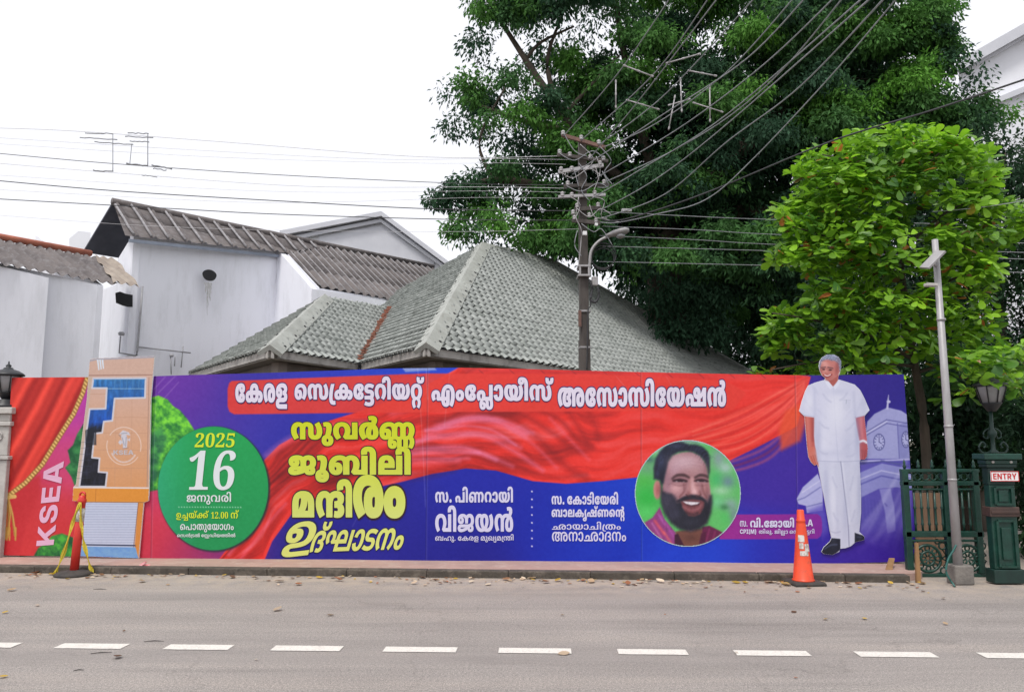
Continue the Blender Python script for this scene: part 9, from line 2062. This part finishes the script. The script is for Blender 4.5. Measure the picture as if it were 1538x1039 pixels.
for nm, pts in (('long yellow tape tied from the delineator post down to the left kerb', [(119, 756), (110, 782), (97, 826), (84, 858), (80, 862)]), ('short yellow tape hanging from the delineator post down to the right', [(120, 754), (122, 790), (127, 820), (136, 852), (141, 861)])):
    P = [at(x, y, db.y - 0.06 + 0.12 * (i / 24)) for i, (x, y) in enumerate(curve(pts, 6))]
    mb = MB()
    vs, fs = [], []
    for i, p in enumerate(P):
        s_ = 0.016 + 0.006 * math.sin(i * 1.1)
        vs += [p + Vector((-s_, 0.01 * math.sin(i * .9), 0)), p + Vector((s_, -0.01 * math.sin(i * .9), 0))]
    for i in range(len(P) - 1): fs.append((2 * i, 2 * i + 1, 2 * i + 3, 2 * i + 2))
    n_ = len(vs)
    mb.add(vs, fs); mb.add([v + Vector((0, 0.003, 0)) for v in vs], fs)
    mb.tube(P, 0.006, 5)
    tag(mb.build('warning_tape', M['yellow_tape']), nm, 'tape', 'yellow tapes on the delineator')
# crumpled packet and the bigger leaves and twigs
rl = random.Random(12)
mb = MB()
pc = onz(215, 858.5, 0.0)
for k in range(5): mb.box(pc + Vector((rl.uniform(-.04, .04), rl.uniform(-.02, .02), 0.03 + 0.012 * k)), (0.09, 0.06, 0.02), M=Matrix.Rotation(rl.uniform(-.8, .8), 3, 'X') @ Matrix.Rotation(rl.uniform(0, 3), 3, 'Z') @ Matrix.Rotation(rl.uniform(-.6, .6), 3, 'Y'))
tag(mb.build('crumpled_packet', mat('pink_wrapper', (0.55, 0.10, 0.12), (0.62, 0.4, 0.4), 0.4, 22)), 'crumpled pink and red wrapper lying against the kerb', 'litter')
for px_, py_, L, an, lb in ((231, 962.5, 0.12, 0.1, 'dark twig on the road between two white dashes'), (152, 980, 0.115, 0.22, 'dark twig on the road below the second white dash'), (118, 1006, 0.05, 0.3, 'tiny dark twig low at the left of the road'), (150, 884.5, 0.11, 0.0, 'dark twig on the road near the delineator post')):
    c = onz(px_, py_, 0.004)
    d = Vector((math.cos(an), math.sin(an), 0))
    tag(MB().tube([c - d * L * .6, c + Vector((0, 0.008, 0.003)), c + d * L * .6], [0.002, 0.0035, 0.0015], 5).build('twig', M['rubber']), lb, 'twig', 'twigs on the road')
# dry leaves: a litter too many to count along the kerb
r_ = np.random.RandomState(9)
Vs, Fs, Cs, o = [], [], [], 0
spots = []
for k in range(230):
    spots.append((r_.uniform(-20, 1385), None))
for k in range(20): spots.append((r_.uniform(0, 1538), r_.uniform(880, 1030)))
clump = [(60, 30), (140, 24), (470, 26), (690, 40), (770, 30), (860, 40), (1060, 20), (1150, 18), (1340, 30)]
for cx_, w in clump:
    for k in range(9): spots.append((r_.normal(cx_, w), None))
for px_, py_ in spots:
    if py_ is None:
        u_, _ = kuv(onz(px_, 868, 0))
        c = np.array(kp(u_, -0.02 - abs(r_.normal(0, 0.16)) - (0.3 * r_.rand() if r_.rand() < .25 else 0), 0.0))
    else: c = np.array(onz(px_, py_, 0.0))
    L = r_.uniform(0.02, 0.06) if r_.rand() < 0.8 else r_.uniform(0.06, 0.11)
    a = r_.uniform(0, 6.28); tilt = r_.uniform(-.25, .5)
    dr = np.array((math.cos(a), math.sin(a), tilt * 0.5)); sd_ = np.array((-math.sin(a), math.cos(a), r_.uniform(-.3, .3)))
    curl = r_.uniform(0.1, 0.5)
    cols = [(0.42, 0.30, 0.19), (0.55, 0.42, 0.30), (0.25, 0.13, 0.07), (0.16, 0.09, 0.06), (0.5, 0.33, 0.06), (0.36, 0.15, 0.08), (0.6, 0.5, 0.38)]
    col = np.array(cols[r_.randint(len(cols))]) * r_.uniform(0.7, 1.15)
    z0 = 0.006 + abs(tilt) * L * 0.3
    for t, w in ((0, 0.03), (0.25, 0.28), (0.55, 0.34), (0.85, 0.18), (1.0, 0.01)):
        p = c + dr * L * (t - 0.5) + np.array((0, 0, z0 + curl * L * (t - 0.5) ** 2))
        Vs += [p - sd_ * L * w + np.array((0, 0, curl * L * w * .8)), p, p + sd_ * L * w + np.array((0, 0, curl * L * w * .8))]
    for i in range(4):
        b_ = o + 3 * i
        Fs += [(b_, b_ + 1, b_ + 4, b_ + 3), (b_ + 1, b_ + 2, b_ + 5, b_ + 4)]
    Cs += [col] * 15
    o += 15
Vs = np.array(Vs); Vs[:, 2] = np.maximum(Vs[:, 2], 0.004)
tag(mesh_np('dry_leaves', Vs, np.array(Fs), M['litter'], None, np.array(Cs), True), kind='stuff')
